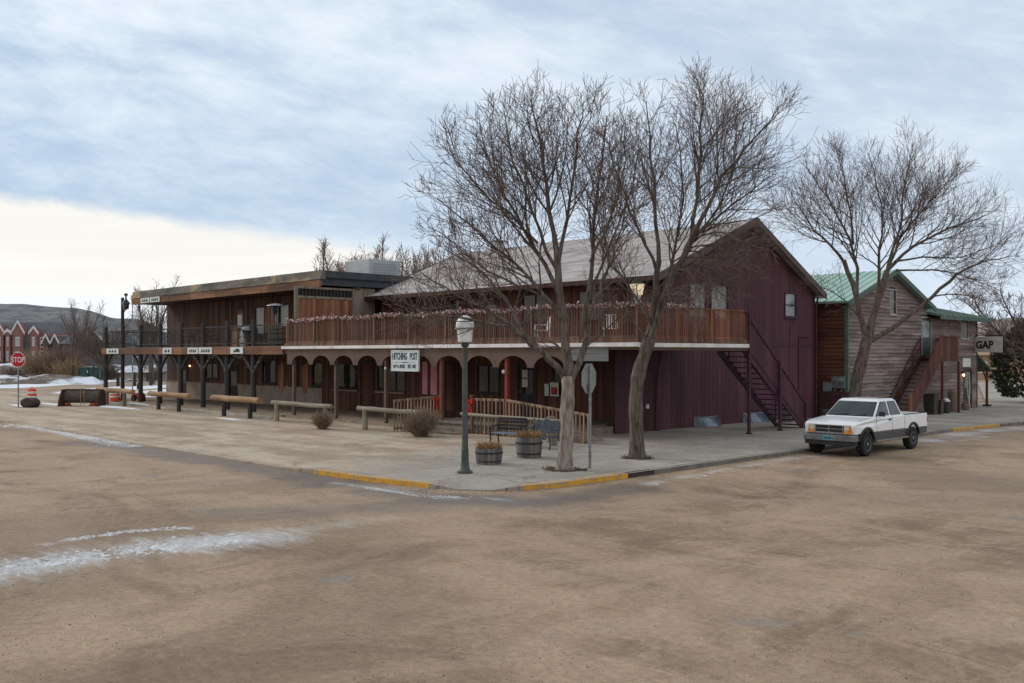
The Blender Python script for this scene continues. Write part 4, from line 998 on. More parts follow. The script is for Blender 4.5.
# ---- upper front wall under the eave
U1 = [(-39.6, -38.2), (-36.5, -35.0), (-33.2, -32.2), (-30.6, -29.0), (-27.3, -25.8)]
hh = [(a, c, 4.5, 5.8) if i != 2 else (a-.09, c+.09, 3.56, 5.75) for i, (a, c) in enumerate(U1)]
mb = MB(); planks(mb, 'Y', EY, LX-.2, WX, 3.57, 6.15, hh, .2, .01, .025); mb.build('upper_front_wall', redbrown, mar)
for i, (a, c) in enumerate(U1):
    if i == 2: door(mar, 'Y', EY, a, c, 3.6, 5.66, maroon_trim, darkpost, (4.5, 5.4))
    else: window(mar, 'Y', EY, a, c, 4.57, 5.73, maroon_trim, glass, 2, 1)
# ---- roof
RXL, RXR = -41.9, WX+.4
def slab(name, pts, th, m_):
    """roof plane: y,z line extruded along X"""
    (y0, z0), (y1, z1) = pts; d = Vector((y1-y0, z1-z0)).normalized(); nrm = Vector((-d.y, d.x))
    mb = MB(); mb.prism([(y0, z0), (y1, z1), (y1+nrm.x*th, z1+nrm.y*th), (y0+nrm.x*th, z0+nrm.y*th)], 'x', RXL, RXR); return mb.build(name, m_, mar)
slab('roof', ((29.15, 5.98), (RYD, 8.86)), .14, roofgrey)
slab('roof', ((BY+.4, 5.88), (RYD+.005, 8.855)), -.14, roofgrey)
RKM = mat('grey_brown_rake', (.14, .105, .10), (.09, .07, .068), 3, rough=.8)
def rake(y0, z0, y1, z1, X): mb = MB(); mb.hexa([(X, y0, z0-.24), (X+.05, y0, z0-.24), (X+.05, y1, z1-.24), (X, y1, z1-.24), (X, y0, z0+.06), (X+.05, y0, z0+.06), (X+.05, y1, z1+.06), (X, y1, z1+.06)]); mb.build('rake_board', RKM, mar)
rake(29.1, 6.07, RYD-.004, 9.0, RXR+.002); rake(RYD+.004, 9.0, BY+.45, 5.95, RXR+.002); rake(29.1, 6.07, RYD-.004, 9.0, RXL-.055); rake(RYD+.004, 9.0, BY+.45, 5.95, RXL-.055)
mb = MB(); mb.box(RXL, RXR, 29.08, 29.13, 5.93, 6.12); mb.build('eave_fascia', dkbrown, mar)
mb = MB(); mb.prism([(0, 0), (.12, 0), (.12, .12), (0, .12)], 'x', RXR-.6, RXR+.05, lambda q: (q[0], BY+.38+q[1], 5.78+q[2])); mb.build('gutter', gm_, mar)
X = onY(500, RYD-.6)
t = thing('roof_vent', 'small pale metal vent box on the grey roof near its ridge', 'vent', (X, RYD-.7, 8.6))
mb = MB(); mb.box(X-.22, X+.22, RYD-.95, RYD-.5, 8.6, 9.25); mb.build('stack', white, t); mb = MB(); mb.box(X-.3, X+.3, RYD-1.03, RYD-.42, 9.25, 9.33); mb.build('cap', steel, t)
# pale metal flashing closing the gap to the saloon roof
mb = MB(); mb.hexa([(-41.85, 29.7, 6.42), (-41.0, 29.7, 6.42), (-41.0, 35.0, 6.7), (-41.85, 35.0, 6.7), (-41.85, 29.7, 6.44), (-41.0, 29.7, 6.44), (-41.0, 35.0, 6.9), (-41.85, 35.0, 6.9)]); mb.build('flashing', steel, mar)
# ---- garland of lights on the deck rail
rnd = random.Random(9)
def garland(pts, label):
    M1 = mat('garland_pink', (.55, .38, .38)) if 'garland_pink' not in MATS else MATS['garland_pink']
    M2 = mat('garland_brown', (.20, .10, .09)) if 'garland_brown' not in MATS else MATS['garland_brown']
    M3 = mat('garland_white', (.72, .66, .66)) if 'garland_white' not in MATS else MATS['garland_white']
    mb = MB()
    for a, c in zip(pts, pts[1:]):
        a, c = Vector(a), Vector(c); L = (c-a).length
        for k in range(int(L*85)):
            t = rnd.random(); p = a+(c-a)*t; sag = .07*math.sin(t*L*1.3)+.03
            p = p+Vector((rnd.gauss(0, .04), rnd.gauss(0, .04), rnd.gauss(.01, .05)-sag*.5))
            mb.cur = rnd.choice([0, 0, 1, 1, 2]); s = rnd.uniform(.018, .048)
            d = Vector((rnd.gauss(0, 1), rnd.gauss(0, 1), rnd.gauss(0, 1))).normalized(); e = d.orthogonal().normalized()
            mb.add([p-d*s*1.6, p+e*s*.6, p+d*s*1.6, p-e*s*.6, p+d.cross(e)*s*.7], [(0, 1, 2, 3), (0, 1, 4), (2, 3, 4)])
    return tag(recentre(mb.build('garland', [M1, M2, M3])), label, 'garland')
garland([(LX-.1, DY+.03, 4.74), (DX-.05, DY+.03, 4.76), (DX+.0, 27.6, 4.75)], 'pinkish white light garland along the top of the brown deck rail')
# ---- things on the long deck
WC = mat('white_plastic', (.75, .76, .78), rough=.4)
patio_chair(-27.3, 26.0, 3.56, R(10), 'dark patio chair on the brown deck left of the white chairs')
patio_chair(-25.4, 26.0, 3.56, R(-30), 'white patio chair on the brown deck, the one behind the whitish tree', WC)
patio_chair(-21.9, 25.9, 3.56, R(40), 'white patio chair at the deck corner right of the lantern', WC)
t = thing('hanging_planter', 'green plant in a pot on the deck rail above the hanging sign', 'plant', (onY(411, DY-.1), DY-.1, 4.4)); X = onY(411, DY-.1)
mb = MB(); mb.lathe([(.12, 0), (.2, .25)], (X, DY-.12, 4.15), 12); mb.build('pot', taupe, t)
mb = MB()
for k in range(160):
    d = Vector((rnd.gauss(0, 1), rnd.gauss(0, 1), rnd.gauss(.2, .8))).normalized()*rnd.uniform(.1, .34); p = Vector((X, DY-.12, 4.48))+d; e = d.orthogonal().normalized()*.03
    mb.add([p-e, p+d*.2, p+e], [(0, 1, 2)])
mb.build('foliage', mat('dull_green_leaves', (.10, .11, .045), (.14, .10, .05), 9, rough=.9), t)
# lantern at the deck corner
X, Y = DX-.08, DY+.09
t = thing('lantern', 'square lit lantern on a tapered stem above the deck corner behind the second tree', 'lamp', (X, Y, 4.74))
mb = MB(); mb.hexa([(X-.03, Y-.03, 4.74), (X+.03, Y-.03, 4.74), (X+.03, Y+.03, 4.74), (X-.03, Y+.03, 4.74), (X-.10, Y-.10, 5.02), (X+.10, Y-.10, 5.02), (X+.10, Y+.10, 5.02), (X-.10, Y+.10, 5.02)]); mb.build('stem', white, t)
mb = MB(); mb.hexa([(X-.12, Y-.12, 5.03), (X+.12, Y-.12, 5.03), (X+.12, Y+.12, 5.03), (X-.12, Y+.12, 5.03), (X-.17, Y-.17, 5.38), (X+.17, Y-.17, 5.38), (X+.17, Y+.17, 5.38), (X-.17, Y+.17, 5.38)]); mb.build('glass', warmlens, t)
mb = MB(); mb.lathe([(.28, 5.385), (.16, 5.5), (.04, 5.58), (0, 5.66)], (X, Y, 0), 4); mb.build('cap', iron, t)
# ---- hanging sign
X0, X1 = onY(392.5, DY-.2), onY(418.8, DY-.2); Xc = (X0+X1)/2; Z0, Z1 = 2.42, 3.22
t = thing('hanging_sign', 'white painted sign with dark old west lettering hanging in front of the porch arches', 'sign', (Xc, DY-.2, Z0))
mb = MB(); mb.box(X0, X1, DY-.24, DY-.19, Z0, Z1); mb.build('board', mat('pale_sign_board', (.60, .69, .70), (.50, .58, .60), 4, rough=.6), t)
mb = MB(); e = .035
mb.box(X0-e, X1+e, DY-.255, DY-.18, Z1, Z1+e); mb.box(X0-e, X1+e, DY-.255, DY-.18, Z0-e, Z0); mb.box(X0-e, X0, DY-.255, DY-.18, Z0, Z1); mb.box(X1, X1+e, DY-.255, DY-.18, Z0, Z1); mb.build('frame', white, t)
ink = mat('sign_ink', (.02, .03, .06), rough=.7); wS = X1-X0
def let(s, x, z, size, sx, bold=.012, m_=None):
    M = face_frame((x, DY-.243, z), (0, -1, 0)); text_mb(s, size, M, .004, bold, sx).build('lettering', m_ or ink, t)
let('HITCHING', Xc-.19*wS, Z0+.57, .40, .53, .010); let('POST', Xc+.335*wS, Z0+.57, .40, .53, .010)
mq = MB(); mq.box(Xc-.42*wS, Xc-.1*wS, DY-.245, DY-.241, Z0+.325, Z0+.335); mq.box(Xc+.1*wS, Xc+.42*wS, DY-.245, DY-.241, Z0+.325, Z0+.335)
for q_ in (-.12, -.06, 0, .06, .12): mq.hexa([(Xc+q_*1.1-.03, DY-.245, Z0+.33), (Xc+q_*1.1, DY-.245, Z0+.30), (Xc+q_*1.1, DY-.241, Z0+.30), (Xc+q_*1.1-.03, DY-.241, Z0+.33), (Xc+q_*1.1, DY-.245, Z0+.36), (Xc+q_*1.1+.03, DY-.245, Z0+.33), (Xc+q_*1.1+.03, DY-.241, Z0+.33), (Xc+q_*1.1, DY-.241, Z0+.36)])
mq.build('flourish', ink, t)
let('GIFTS &', Xc-.33*wS, Z0+.16, .17, .7, .006, mat('olive_ink', (.10, .11, .07))); let('MORE', Xc-.09*wS, Z0+.16, .2, .65, .008, mat('green_ink', (.02, .10, .06))); let('EST. 1967', Xc+.27*wS, Z0+.16, .2, .66, .008)
mb = MB()
for x in (X0+.2, X1-.2): mb.tube([(x, DY-.21, Z1+e), (x, DY-.12, 3.4)], .008, 5)
mb.build('chain', iron, t)
mb = MB(); mb.lathe([(0, -.06), (.05, -.03), (.05, .04), (0, .08)], (onY(384.5, DY-.1), DY-.05, 2.48), 8); tag(recentre(mb.build('porch_bulb', white)), 'small pale bulb under the porch valance left of the hanging sign', 'lamp')
mb = MB(); mb.lathe([(0, -.06), (.06, -.03), (.06, .06), (0, .1)], (onY(502.5, DY-.1), DY-.05, 2.42), 8); tag(recentre(mb.build('porch_bulb', white)), 'small pale bulb under the porch valance at the red post', 'lamp')
# ---- at the foot of the gable wall
wcl = mat('clear_blue_plastic', (.05, .085, .12), (.10, .15, .20), 4, rough=.18, spec=.8)
def well(px0_, px1_, label):
    y0, y1 = onX(px0_, WX+.6), onX(px1_, WX+.5); t = thing('window_well_cover', label, 'window well', (WX+.3, (y0+y1)/2, .12), 'clear covers over the basement windows')
    mb = MB(); N = 10
    P = []
    for i in range(N+1):
        a = math.pi*i/N; P.append((WX+.05+.62*math.sin(a), (y0+y1)/2-(y1-y0)/2*math.cos(a)))
    base = [(x, y, .125) for x, y in P]; top = [(WX+.05+(x-WX-.05)*.3, y, .50) for x, y in P]
    mb.add(base+top, [(i, i+1, N+2+i, N+1+i) for i in range(N)], True); mb.build('cover', wcl, t)
    mb = MB(); mb.tube([(x, y, .14) for x, y in P], .02, 5); mb.tube([(x, y, .51) for x, y, _ in top], .02, 5); mb.build('rim', steel, t)
well(705, 726, 'clear bluish plastic window well cover on the maroon wall left of the stair posts')
well(754, 774, 'clear bluish plastic window well cover under the maroon stairs')
barrel(onX(788, -21.6)*0-21.7, onX(787.5, -21.7), .12, 'weathered grey barrel standing under the foot of the maroon stairs', 1.05)
t = thing('wall_outlet', 'small white electric outlet low on the maroon wall right of the second tree', 'outlet', (WX+.05, onX(646, WX), 1.0)); y = onX(646, WX)
mb = MB(); mb.box(WX+.03, WX+.10, y-.06, y+.06, 1.0, 1.16); mb.build('cover', white, t); mb = MB(); mb.tube([(WX+.06, y, 1.0), (WX+.06, y, .2)], .012, 5); mb.build('conduit', maroon_trim, t)
# ================================================================== WEATHERED BUILDING with green metal roof (right)
GX = -21.6; GY0, GY1, GY2 = 43.0, 52.0, 59.2; gzr = gz(56)
grn = thing('clapboard_building', 'weathered grey clapboard building with green metal roof and outside stairs on the right', 'building', (-27, 51, gzr))
GR = 47.6; GRZ = 7.3; GE = 5.68
def gprof(y): return GE+(GRZ-GE)*(1-abs(y-GR)/(GY1-GR)) if y > GR else GE+(GRZ-GE)*(1-abs(y-GR)/(GR-GY0))
def glim(z):
    if z <= GE: return (GY0, GY1)
    t = min(1, (z-GE)/(GRZ-GE)); return (GY0+(GR-GY0)*t, GY1-(GY1-GR)*t)
gwa = (onX(889.5, GX), onX(895.3, GX)); gwb = (onX(961, GX), onX(967.5, GX)); gda = (onX(921.5, GX), onX(930.5, GX)); gdb = (onX(963.5, GX), onX(970.5, GX))
z0g = gzr
mb = MB(); mb.prism([(GY0+.03, z0g-.1), (GY1+.0, z0g-.1), (GY1, GE), (GR, GRZ-.05), (GY0+.03, GE)], 'x', -36, GX-.03)
mb.box(-34, GX-.03, GY1+.005, GY2-.03, z0g-.1, 5.28); mb.build('wall_core', darkpost, grn)
hol = [(gwa[0], gwa[1], 5.1, 6.45), (gwb[0], gwb[1], 3.95, 5.1), (gda[0]-.09, gda[1]+.09, 3.0, 5.3), (gdb[0]-.09, gdb[1]+.09, z0g, 2.3)]
mb = MB(); clapboards(mb, 'X', GX, glim, z0g, GRZ-.04, hol, .1875); mb.build('gable_wall', clap, grn)
mb = MB(); clapboards(mb, 'X', GX, lambda z: (GY1+.004, GY2), z0g, 5.29, hol, .1875); mb.build('wing_wall', clap, grn)
mb = MB(); clapboards(mb, 'Y', GY0, lambda z: (-30, GX), z0g, GE, (), .1875); mb.build('side_wall', clapred, grn)
mb = MB(); wbox(mb, 'X', GX, GY0-.04, GY0+.10, .0, .05, z0g, GE); mb.build('corner_trim', grntrim, grn)
mb = MB(); wbox(mb, 'Y', GY0, GX-.12, GX-.002, .03, .055, z0g, GE); mb.build('corner_trim', grntrim, grn)
mb = MB(); wbox(mb, 'X', GX, GY2-.10, GY2+.03, .0, .05, z0g, 5.1); mb.build('corner_trim', maroon_trim, grn)
mb = MB(); mb.tube([(-24.2, GY0-.1, 5.5), (-24.2, GY0-.1, .2)], .04, 6); mb.build('downspout', clapred, grn)
window(grn, 'X', GX, gwa[0], gwa[1], 5.17, 6.38, mat('pale_frame', (.42, .40, .38), (.3, .28, .27), 3), glass, 1, 2, fw=.06)
window(grn, 'X', GX, gwb[0], gwb[1], 4.02, 5.05, MATS['pale_frame'], glassl, 1, 2, fw=.06)
door(grn, 'X', GX, gda[0], gda[1], 3.03, 5.05, MATS['pale_frame'], mat('slate_door', (.10, .125, .14), (.075, .095, .105), 3, rough=.6), (4.0, 4.9), glassl, label='slate blue upstairs door')
door(grn, 'X', GX, gdb[0], gdb[1], z0g+.02, 2.2, maroon_trim, mat('green_grey_door', (.06, .08, .07), (.04, .055, .05), 3, rough=.6), (1.1, 2.0), glassl, label='dark green street door')
# roofs
def groof(y0, z0, y1, z1, xa, xb, th=.10):
    d = Vector((y1-y0, z1-z0)).normalized(); n = Vector((-d.y, d.x)) if d.x > 0 else Vector((d.y, -d.x))
    mb = MB(); mb.prism([(y0, z0), (y1, z1), (y1+n.x*th, z1+n.y*th), (y0+n.x*th, z0+n.y*th)], 'x', xa, xb)
    r_ = mb.build('roof', greenroof, grn); m2 = MB(); k = int((xb-xa)/.42)
    for i in range(k+1):
        x = xa+.02+(xb-xa-.04)*i/k
        m2.hexa([(x-.018, y0+n.x*th, z0+n.y*th), (x+.018, y0+n.x*th, z0+n.y*th), (x+.018, y1+n.x*th, z1+n.y*th), (x-.018, y1+n.x*th, z1+n.y*th),
                 (x-.014, y0+n.x*(th+.035), z0+n.y*(th+.035)), (x+.014, y0+n.x*(th+.035), z0+n.y*(th+.035)), (x+.014, y1+n.x*(th+.035), z1+n.y*(th+.035)), (x-.014, y1+n.x*(th+.035), z1+n.y*(th+.035))])
    m2.build('seam', greenroof, r_); return r_
s_ = (GRZ-GE)/(GR-GY0)
groof(GY0-.45, GE-.45*s_, GR, GRZ, -37, GX+.35); s2 = (GRZ-GE)/(GY1-GR); groof(GY1+.35, GE-.35*s2, GR+.005, GRZ, -37, GX+.35)
mb = MB()
def rake_(y0, z0, y1, z1, X): mb = MB(); mb.hexa([(X, y0, z0-.2), (X+.05, y0, z0-.2), (X+.05, y1, z1-.2), (X, y1, z1-.2), (X, y0, z0+.06), (X+.05, y0, z0+.06), (X+.05, y1, z1+.06), (X, y1, z1+.06)]); mb.build('rake_board', grntrim, grn)
rake_(GY0-.5, GE-.5*s_+.06, GR-.003, GRZ+.08, GX+.352); rake_(GR+.003, GRZ+.08, GY1+.4, GE-.4*s2+.06, GX+.352)
def slopeX(name, xa, za, xb, zb, y0, y1, th, m_, par):
    mb = MB(); mb.prism([(xa, za), (xb, zb), (xb, zb+th), (xa, za+th)], 'y', y0, y1); return mb.build(name, m_, par)
wr = slopeX('wing_roof', -28, 6.7, GX+.75, 5.12, GY1+.02, GY2+.7, .07, mat('dull_green_metal', (.13, .20, .17), (.09, .14, .12), 1, rough=.6), grn)
mb = MB()
for i in range(18):
    y = GY1+.2+i*.44; mb.hexa([(-28, y-.015, 6.77), (GX+.75, y-.015, 5.19), (GX+.75, y+.015, 5.19), (-28, y+.015, 6.77), (-28, y-.012, 6.81), (GX+.75, y-.012, 5.225), (GX+.75, y+.012, 5.225), (-28, y+.012, 6.81)])
mb.build('seam', MATS['dull_green_metal'], wr)
mb = MB(); mb.box(GX+.74, GX+.79, GY1+.05, GY2+.72, 4.98, 5.20); mb.build('eave_fascia', grntrim, grn)
mb = MB(); mb.box(GX+.04, GX+.74, GY1+.05, GY2+.7, 5.02, 5.07); mb.build('soffit', dkbrown, grn)
# small porch roof on the far end
mb = MB(); mb.hexa([(-27, GY2+.0, 2.95), (GX+.1, GY2+.0, 2.95), (GX+.1, GY2+2.2, 2.0), (-27, GY2+2.2, 2.0), (-27, GY2+.0, 3.07), (GX+.1, GY2+.0, 3.07), (GX+.1, GY2+2.2, 2.12), (-27, GY2+2.2, 2.12)]); pr = mb.build('porch_roof', mat('dark_green_metal', (.05, .10, .085), (.035, .07, .06), 2, rough=.5), grn)
mb = MB(); mb.box(GX-.12, GX+.0, GY2+1.75, GY2+1.87, z0g, 2.15); mb.build('porch_post', clapred, grn)
mb = MB(); mb.bar((GX-.06, GY2+1.75, 1.5), (GX-.06, GY2+.9, 2.45), .08, .08); mb.build('brace', clapred, grn)
mb = MB(); mb.box(GX-.25, GX+.14, GY2+1.62, GY2+2.0, z0g, z0g+.22); mb.build('post_base', rubber, grn)
# outside stairs
LXo = -20.4; ya, yb_ = 51.0, 53.3; fz = 3.0
mb = MB()
for i in range(6): x = GX+.03+i*.195; mb.box(x, x+.185, ya, yb_, fz-.05, fz)
mb.box(GX+.03, LXo, ya, ya+.05, fz-.25, fz-.055); mb.box(LXo-.05, LXo, ya+.055, yb_, fz-.25, fz-.055); mb.build('landing', stairw, grn)
mb = MB(); planks(mb, 'X', LXo+.0, ya, yb_, fz-.3, fz+1.0, (), .15, .01, .025); planks(mb, 'Y', yb_, GX+.05, LXo, fz-.3, fz+1.0, (), .15, .01, .025)
mb.bar((LXo+.01, ya-.05, fz+1.02), (LXo+.01, yb_+.05, fz+1.02), .1, .05); mb.build('landing_rail', stairw, grn)
sb = 47.2; nst = 15
for X in (LXo-.03, GX+.12):
    mb = MB(); mb.hexa([(X-.03, ya, fz-.34), (X+.03, ya, fz-.34), (X+.03, sb, z0g-.02), (X-.03, sb, z0g-.02), (X-.03, ya, fz), (X+.03, ya, fz), (X+.03, sb-.1, z0g+.3), (X-.03, sb-.1, z0g+.3)]); mb.build('stair_stringer', stairw, grn)
for i in range(nst):
    t = (i+.7)/nst; y = ya+(sb-ya)*t; z = fz+(z0g-fz)*t; mb = MB(); mb.box(GX+.16, LXo-.065, y-.14, y+.14, z, z+.04); mb.build('tread', stairw, grn)
mb = MB(); N = 26
for i in range(N):
    t = i/N; t1 = (i+.92)/N; y, y1 = ya+(sb-ya)*t, ya+(sb-ya)*t1; zb, zb1 = fz+(z0g-fz)*t-.02, fz+(z0g-fz)*t1-.02
    mb.hexa([(LXo+.005, y1, zb1), (LXo+.03, y1, zb1), (LXo+.03, y, zb), (LXo+.005, y, zb), (LXo+.005, y1, zb1+1.0), (LXo+.03, y1, zb1+1.0), (LXo+.03, y, zb+1.0), (LXo+.005, y, zb+1.0)])
mb.build('stair_railing', stairw, grn)
mb = MB(); mb.bar((LXo+.01, ya, fz+1.03), (LXo+.01, sb, z0g+1.03), .09, .05); mb.build('handrail', stairw, grn)
mb = MB(); mb.bar((GX+.14, ya, fz+.98), (GX+.14, sb, z0g+.98), .05, .05); mb.bar((GX+.14, ya, fz+.5), (GX+.14, sb, z0g+.5), .04, .04)
for k in range(5): y = ya+(sb-ya)*(k/4); z = fz+(z0g-fz)*(k/4); mb.bar((GX+.14, y, z), (GX+.14, y, z+.98), .05, .05)
mb.build('handrail', stairw, grn)
for y in (ya+.05, yb_-.05): mb = MB(); mb.box(LXo-.02, LXo+.1, y-.06, y+.06, z0g, fz-.3); mb.build('landing_post', stairw, grn)
mb = MB(); mb.box(LXo-.02, LXo+.09, sb-.15, sb-.04, z0g, z0g+1.25); mb.build('newel_post', rustwood, grn)
# lamp, sign, white plate
y = onX(962.5, GX+.1); t = thing('wall_lamp', 'small lit lamp beside the street door of the weathered building', 'lamp', (GX+.05, y, 1.85))
mb = MB(); mb.box(GX+.03, GX+.16, y-.05, y+.05, 1.98, 2.1); mb.build('bracket', iron, t); mb = MB(); mb.lathe([(0, -.08), (.06, -.03), (.06, .05), (0, .09)], (GX+.17, y, 1.88), 8); mb.build('bulb', bulb, t)
ya_, yb2 = onX(962.7, GX+.05), onX(970.5, GX+.05)
mb = MB(); mb.box(GX+.04, GX+.06, ya_, yb2, 2.35, 2.85); tag(recentre(mb.build('small_sign', signwhite)), 'small square white sign above the street door', 'sign')
t = thing('white_garland', 'white cord garland hanging down the street door', 'garland', (GX+.08, (gdb[0]+gdb[1])/2, .2)); ym = (gdb[0]+gdb[1])/2
mb = MB(); mb.tube([(GX+.07, ym-.25, 2.0), (GX+.07, ym+.1, 1.9), (GX+.07, ym+.2, 1.2), (GX+.07, ym+.1, .3), (GX+.2, ym-.1, z0g+.06)], .05, 6); mb.tube([(GX+.07, ym-.25, 2.0), (GX+.07, ym-.2, 1.2), (GX+.1, ym-.1, .5)], .035, 6); mb.build('cord', mat('pale_green_tinsel', (.45, .52, .47), (.3, .36, .32), 12, rough=.6), t)
x0, x1 = GX+.04, -20.05; Y = 58.9; z0, z1 = 3.20, 4.12
t = thing('projecting_sign', 'weathered pale board sign lettered GAP projecting from the building corner', 'sign', (x0, Y, z0))
mb = MB(); mb.box(x0, x1, Y-.03, Y+.03, z0, z1); mb.build('board', mat('faded_board', (.46, .44, .41), (.36, .34, .32), 2.5, rough=.85, bump=.2), t)
mb = MB(); mb.box(x0, x1+.1, Y-.03, Y+.03, z1+.06, z1+.11); mb.bar((x0, Y, z1+.6), (x1, Y, z1+.1), .03, .03); mb.build('bracket', iron, t)
text_mb('GAP', .62, face_frame((x0+.52, Y-.035, z0+.42), (0, -1, 0)), .005, .022, .82).build('lettering', black, t)
# meters, picket fence between the buildings
def meter(x, label):
    t = thing('electric_meter', label, 'meter', (x, GY0-.1, 1.55), 'electric meters')
    mb = MB(); mb.box(x-.17, x+.17, GY0-.16, GY0-.03, 1.45, 2.05); mb.build('box', steel, t, bev=.01)
    mb = MB(); mb.tube([(x, GY0-.16, 1.86), (x, GY0-.24, 1.86)], [.11, .10], 14); mb.build('dial', glassl, t)
    mb = MB(); mb.tube([(x, GY0-.1, 1.45), (x, GY0-.1, .1)], .025, 6); mb.build('conduit', steel, t)
xm = onY(835, GY0-.1); meter(xm, 'left one of two round-dial electric meters on the red-brown siding'); meter(onY(841.5, GY0-.1), 'right one of two round-dial electric meters on the red-brown siding')
t = thing('utility_box', 'larger grey utility box left of the two electric meters', 'utility box', (onY(828, GY0-.1), GY0-.1, 1.2)); x = onY(828, GY0-.1)
mb = MB(); mb.box(x-.22, x+.22, GY0-.2, GY0-.03, 1.25, 1.75); mb.build('box', steel, t, bev=.01); mb = MB(); mb.box(x-.2, x+.2, GY0-.215, GY0-.2, 1.3, 1.7); mb.build('cover', mat('grey_cover', (.22, .25, .27), rough=.5), t)
t = thing('picket_fence', 'maroon vertical board fence closing the gap between the two buildings', 'fence', (-23, 42.3, 0))
mb = MB(); rnd = random.Random(2); x = WX+.08
while x < GX+.95:
    mb.box(x, x+.10, 42.34, 42.37, .02, 1.32+rnd.uniform(-.03, .03)); x += .125
mb.build('board_panel', mat('maroon_boards', (.085, .035, .04), (.055, .025, .028), 3, G_, .8), t)
mb = MB(); mb.box(WX+.06, GX+.95, 42.375, 42.42, .35, .44); mb.box(WX+.06, GX+.95, 42.375, 42.42, 1.0, 1.09); mb.build('fence_rail', maroon_trim, t)
# bins by the stairs
def bin_(name, label, px, X, r, hgt, m_, lid=None, group=None, sq=False, cat='bin'):
    y = onX(px, X); g0 = gz(y)+.12; t = thing(name, label, cat, (X, y, g0), group)
    mb = MB()
    if sq: mb.hexa([(X-r*.8, y-r*.8, g0), (X+r*.8, y-r*.8, g0), (X+r*.8, y+r*.8, g0), (X-r*.8, y+r*.8, g0), (X-r, y-r, g0+hgt), (X+r, y-r, g0+hgt), (X+r, y+r, g0+hgt), (X-r, y+r, g0+hgt)])
    else: mb.lathe([(r*.92, 0), (r, .05), (r, hgt*.9), (r*.97, hgt)], (X, y, g0), 20)
    mb.build('body', m_, t)
    mb = MB()
    if sq: mb.box(X-r-.03, X+r+.03, y-r-.03, y+r+.03, g0+hgt+.003, g0+hgt+.07)
    else: mb.lathe([(r*1.04, hgt+.002), (r*1.04, hgt+.05), (r*.6, hgt+.16), (0, hgt+.19)], (X, y, g0), 20)
    mb.build('lid', lid or m_, t); return t, X, y, g0
aggr = mat('exposed_aggregate', (.27, .225, .185), (.16, .13, .11), 14, rough=.95, bump=.6, bscale=60)
t, X, y, g0 = bin_('litter_bin', 'round pebbled concrete litter bin against the clapboard wall', 953.5, -20.9, .27, .75, aggr)
mb = MB(); mb.lathe([(.285, .78), (.285, 1.08), (.2, 1.18), (0, 1.2)], (X, y, g0), 20); mb.build('hood', aggr, t); mb = MB(); mb.box(X+.1, X+.295, y-.13, y+.13, g0+.86, g0+1.0); mb.build('opening', black, t)
t, X, y, g0 = bin_('wheeled_bin', 'dark tall wheeled rubbish bin under the brown stairs landing', 931, -20.5, .30, 1.05, mat('dark_bin', (.03, .03, .028), (.05, .045, .04), 4, rough=.6), sq=True)
for q in (-1, 1): mb = MB(); mb.tube([(X-.26, y+q*.2, g0+.1), (X-.26, y+q*.26, g0+.1)], .1, 12); mb.build('wheel', rubber, t)
bin_('trash_can', 'low dark trash can with pale lid at the landing post', 946, -20.6, .2, .62, MATS['dark_bin'], white)
t, X, y, g0 = bin_('wheeled_bin', 'brown square rubbish bin between the landing post and the dark wheeled bin', 938.5, -20.35, .22, .72, mat('brown_bin', (.06, .035, .03), (.04, .025, .022), 4, rough=.6), sq=True)
y = onX(966, -21); t = thing('flower_pot', 'squat round grey flower pot beside the street door', 'flower pot', (-21.0, y, gz(y)+.12))
mb = MB(); mb.lathe([(.16, 0), (.26, .2), (.24, .34), (.2, .34), (.18, .28)], (-21.0, y, gz(y)+.12), 16); mb.build('pot', aggr, t)
mb = MB()
for k in range(60): a = rnd.uniform(0, 6.3); r = rnd.uniform(0, .17); p = Vector((-21+r*math.cos(a), y+r*math.sin(a), gz(y)+.42)); mb.bar(p, p+Vector((rnd.gauss(0, .06), rnd.gauss(0, .06), rnd.uniform(.08, .22))), .008, .008)
mb.build('dry_stems', dry, t)
# ================================================================== STREET FURNITURE
def walkz(p): return .12
# ---- street lamp
q = gnd(465, 473, .12); X, Y, B = q.x, q.y, .115
t = thing('street_lamp', 'grey green street lamp with white domed lantern standing on the pavement corner', 'street lamp', (X, Y, B))
mb = MB(); mb.lathe([(.20, 0), (.20, .05), (.145, .07), (.115, .12), (.095, .3), (.09, .55), (.095, .58), (.08, .62), (.075, .9)], (X, Y, B), 16); mb.build('base', poleg, t)
mb = MB(); mb.lathe([(.075, .9), (.070, 2.0), (.064, 3.16), (.10, 3.18), (.10, 3.24), (.06, 3.28)], (X, Y, B), 14); mb.build('pole', poleg, t)
lm = mat('frosted_lantern', (.78, .82, .82), (.68, .73, .73), 6, rough=.45)
mb = MB(); mb.lathe([(.09, 3.27), (.17, 3.29), (.18, 3.36), (.20, 3.62), (.20, 3.64)], (X, Y, B), 16); L_ = mb.build('lantern', lm, t)
mb = MB(); mb.lathe([(.225, 3.635), (.235, 3.68), (.225, 3.76), (.185, 3.85), (.12, 3.92), (.05, 3.95), (0, 3.955)], (X, Y, B), 18); c_ = mb.build('cap', lm, t)
mb = MB(); mb.lathe([(.25, 3.605), (.262, 3.625), (.24, 3.645)], (X, Y, B), 18); mb.build('rim', steel, c_)
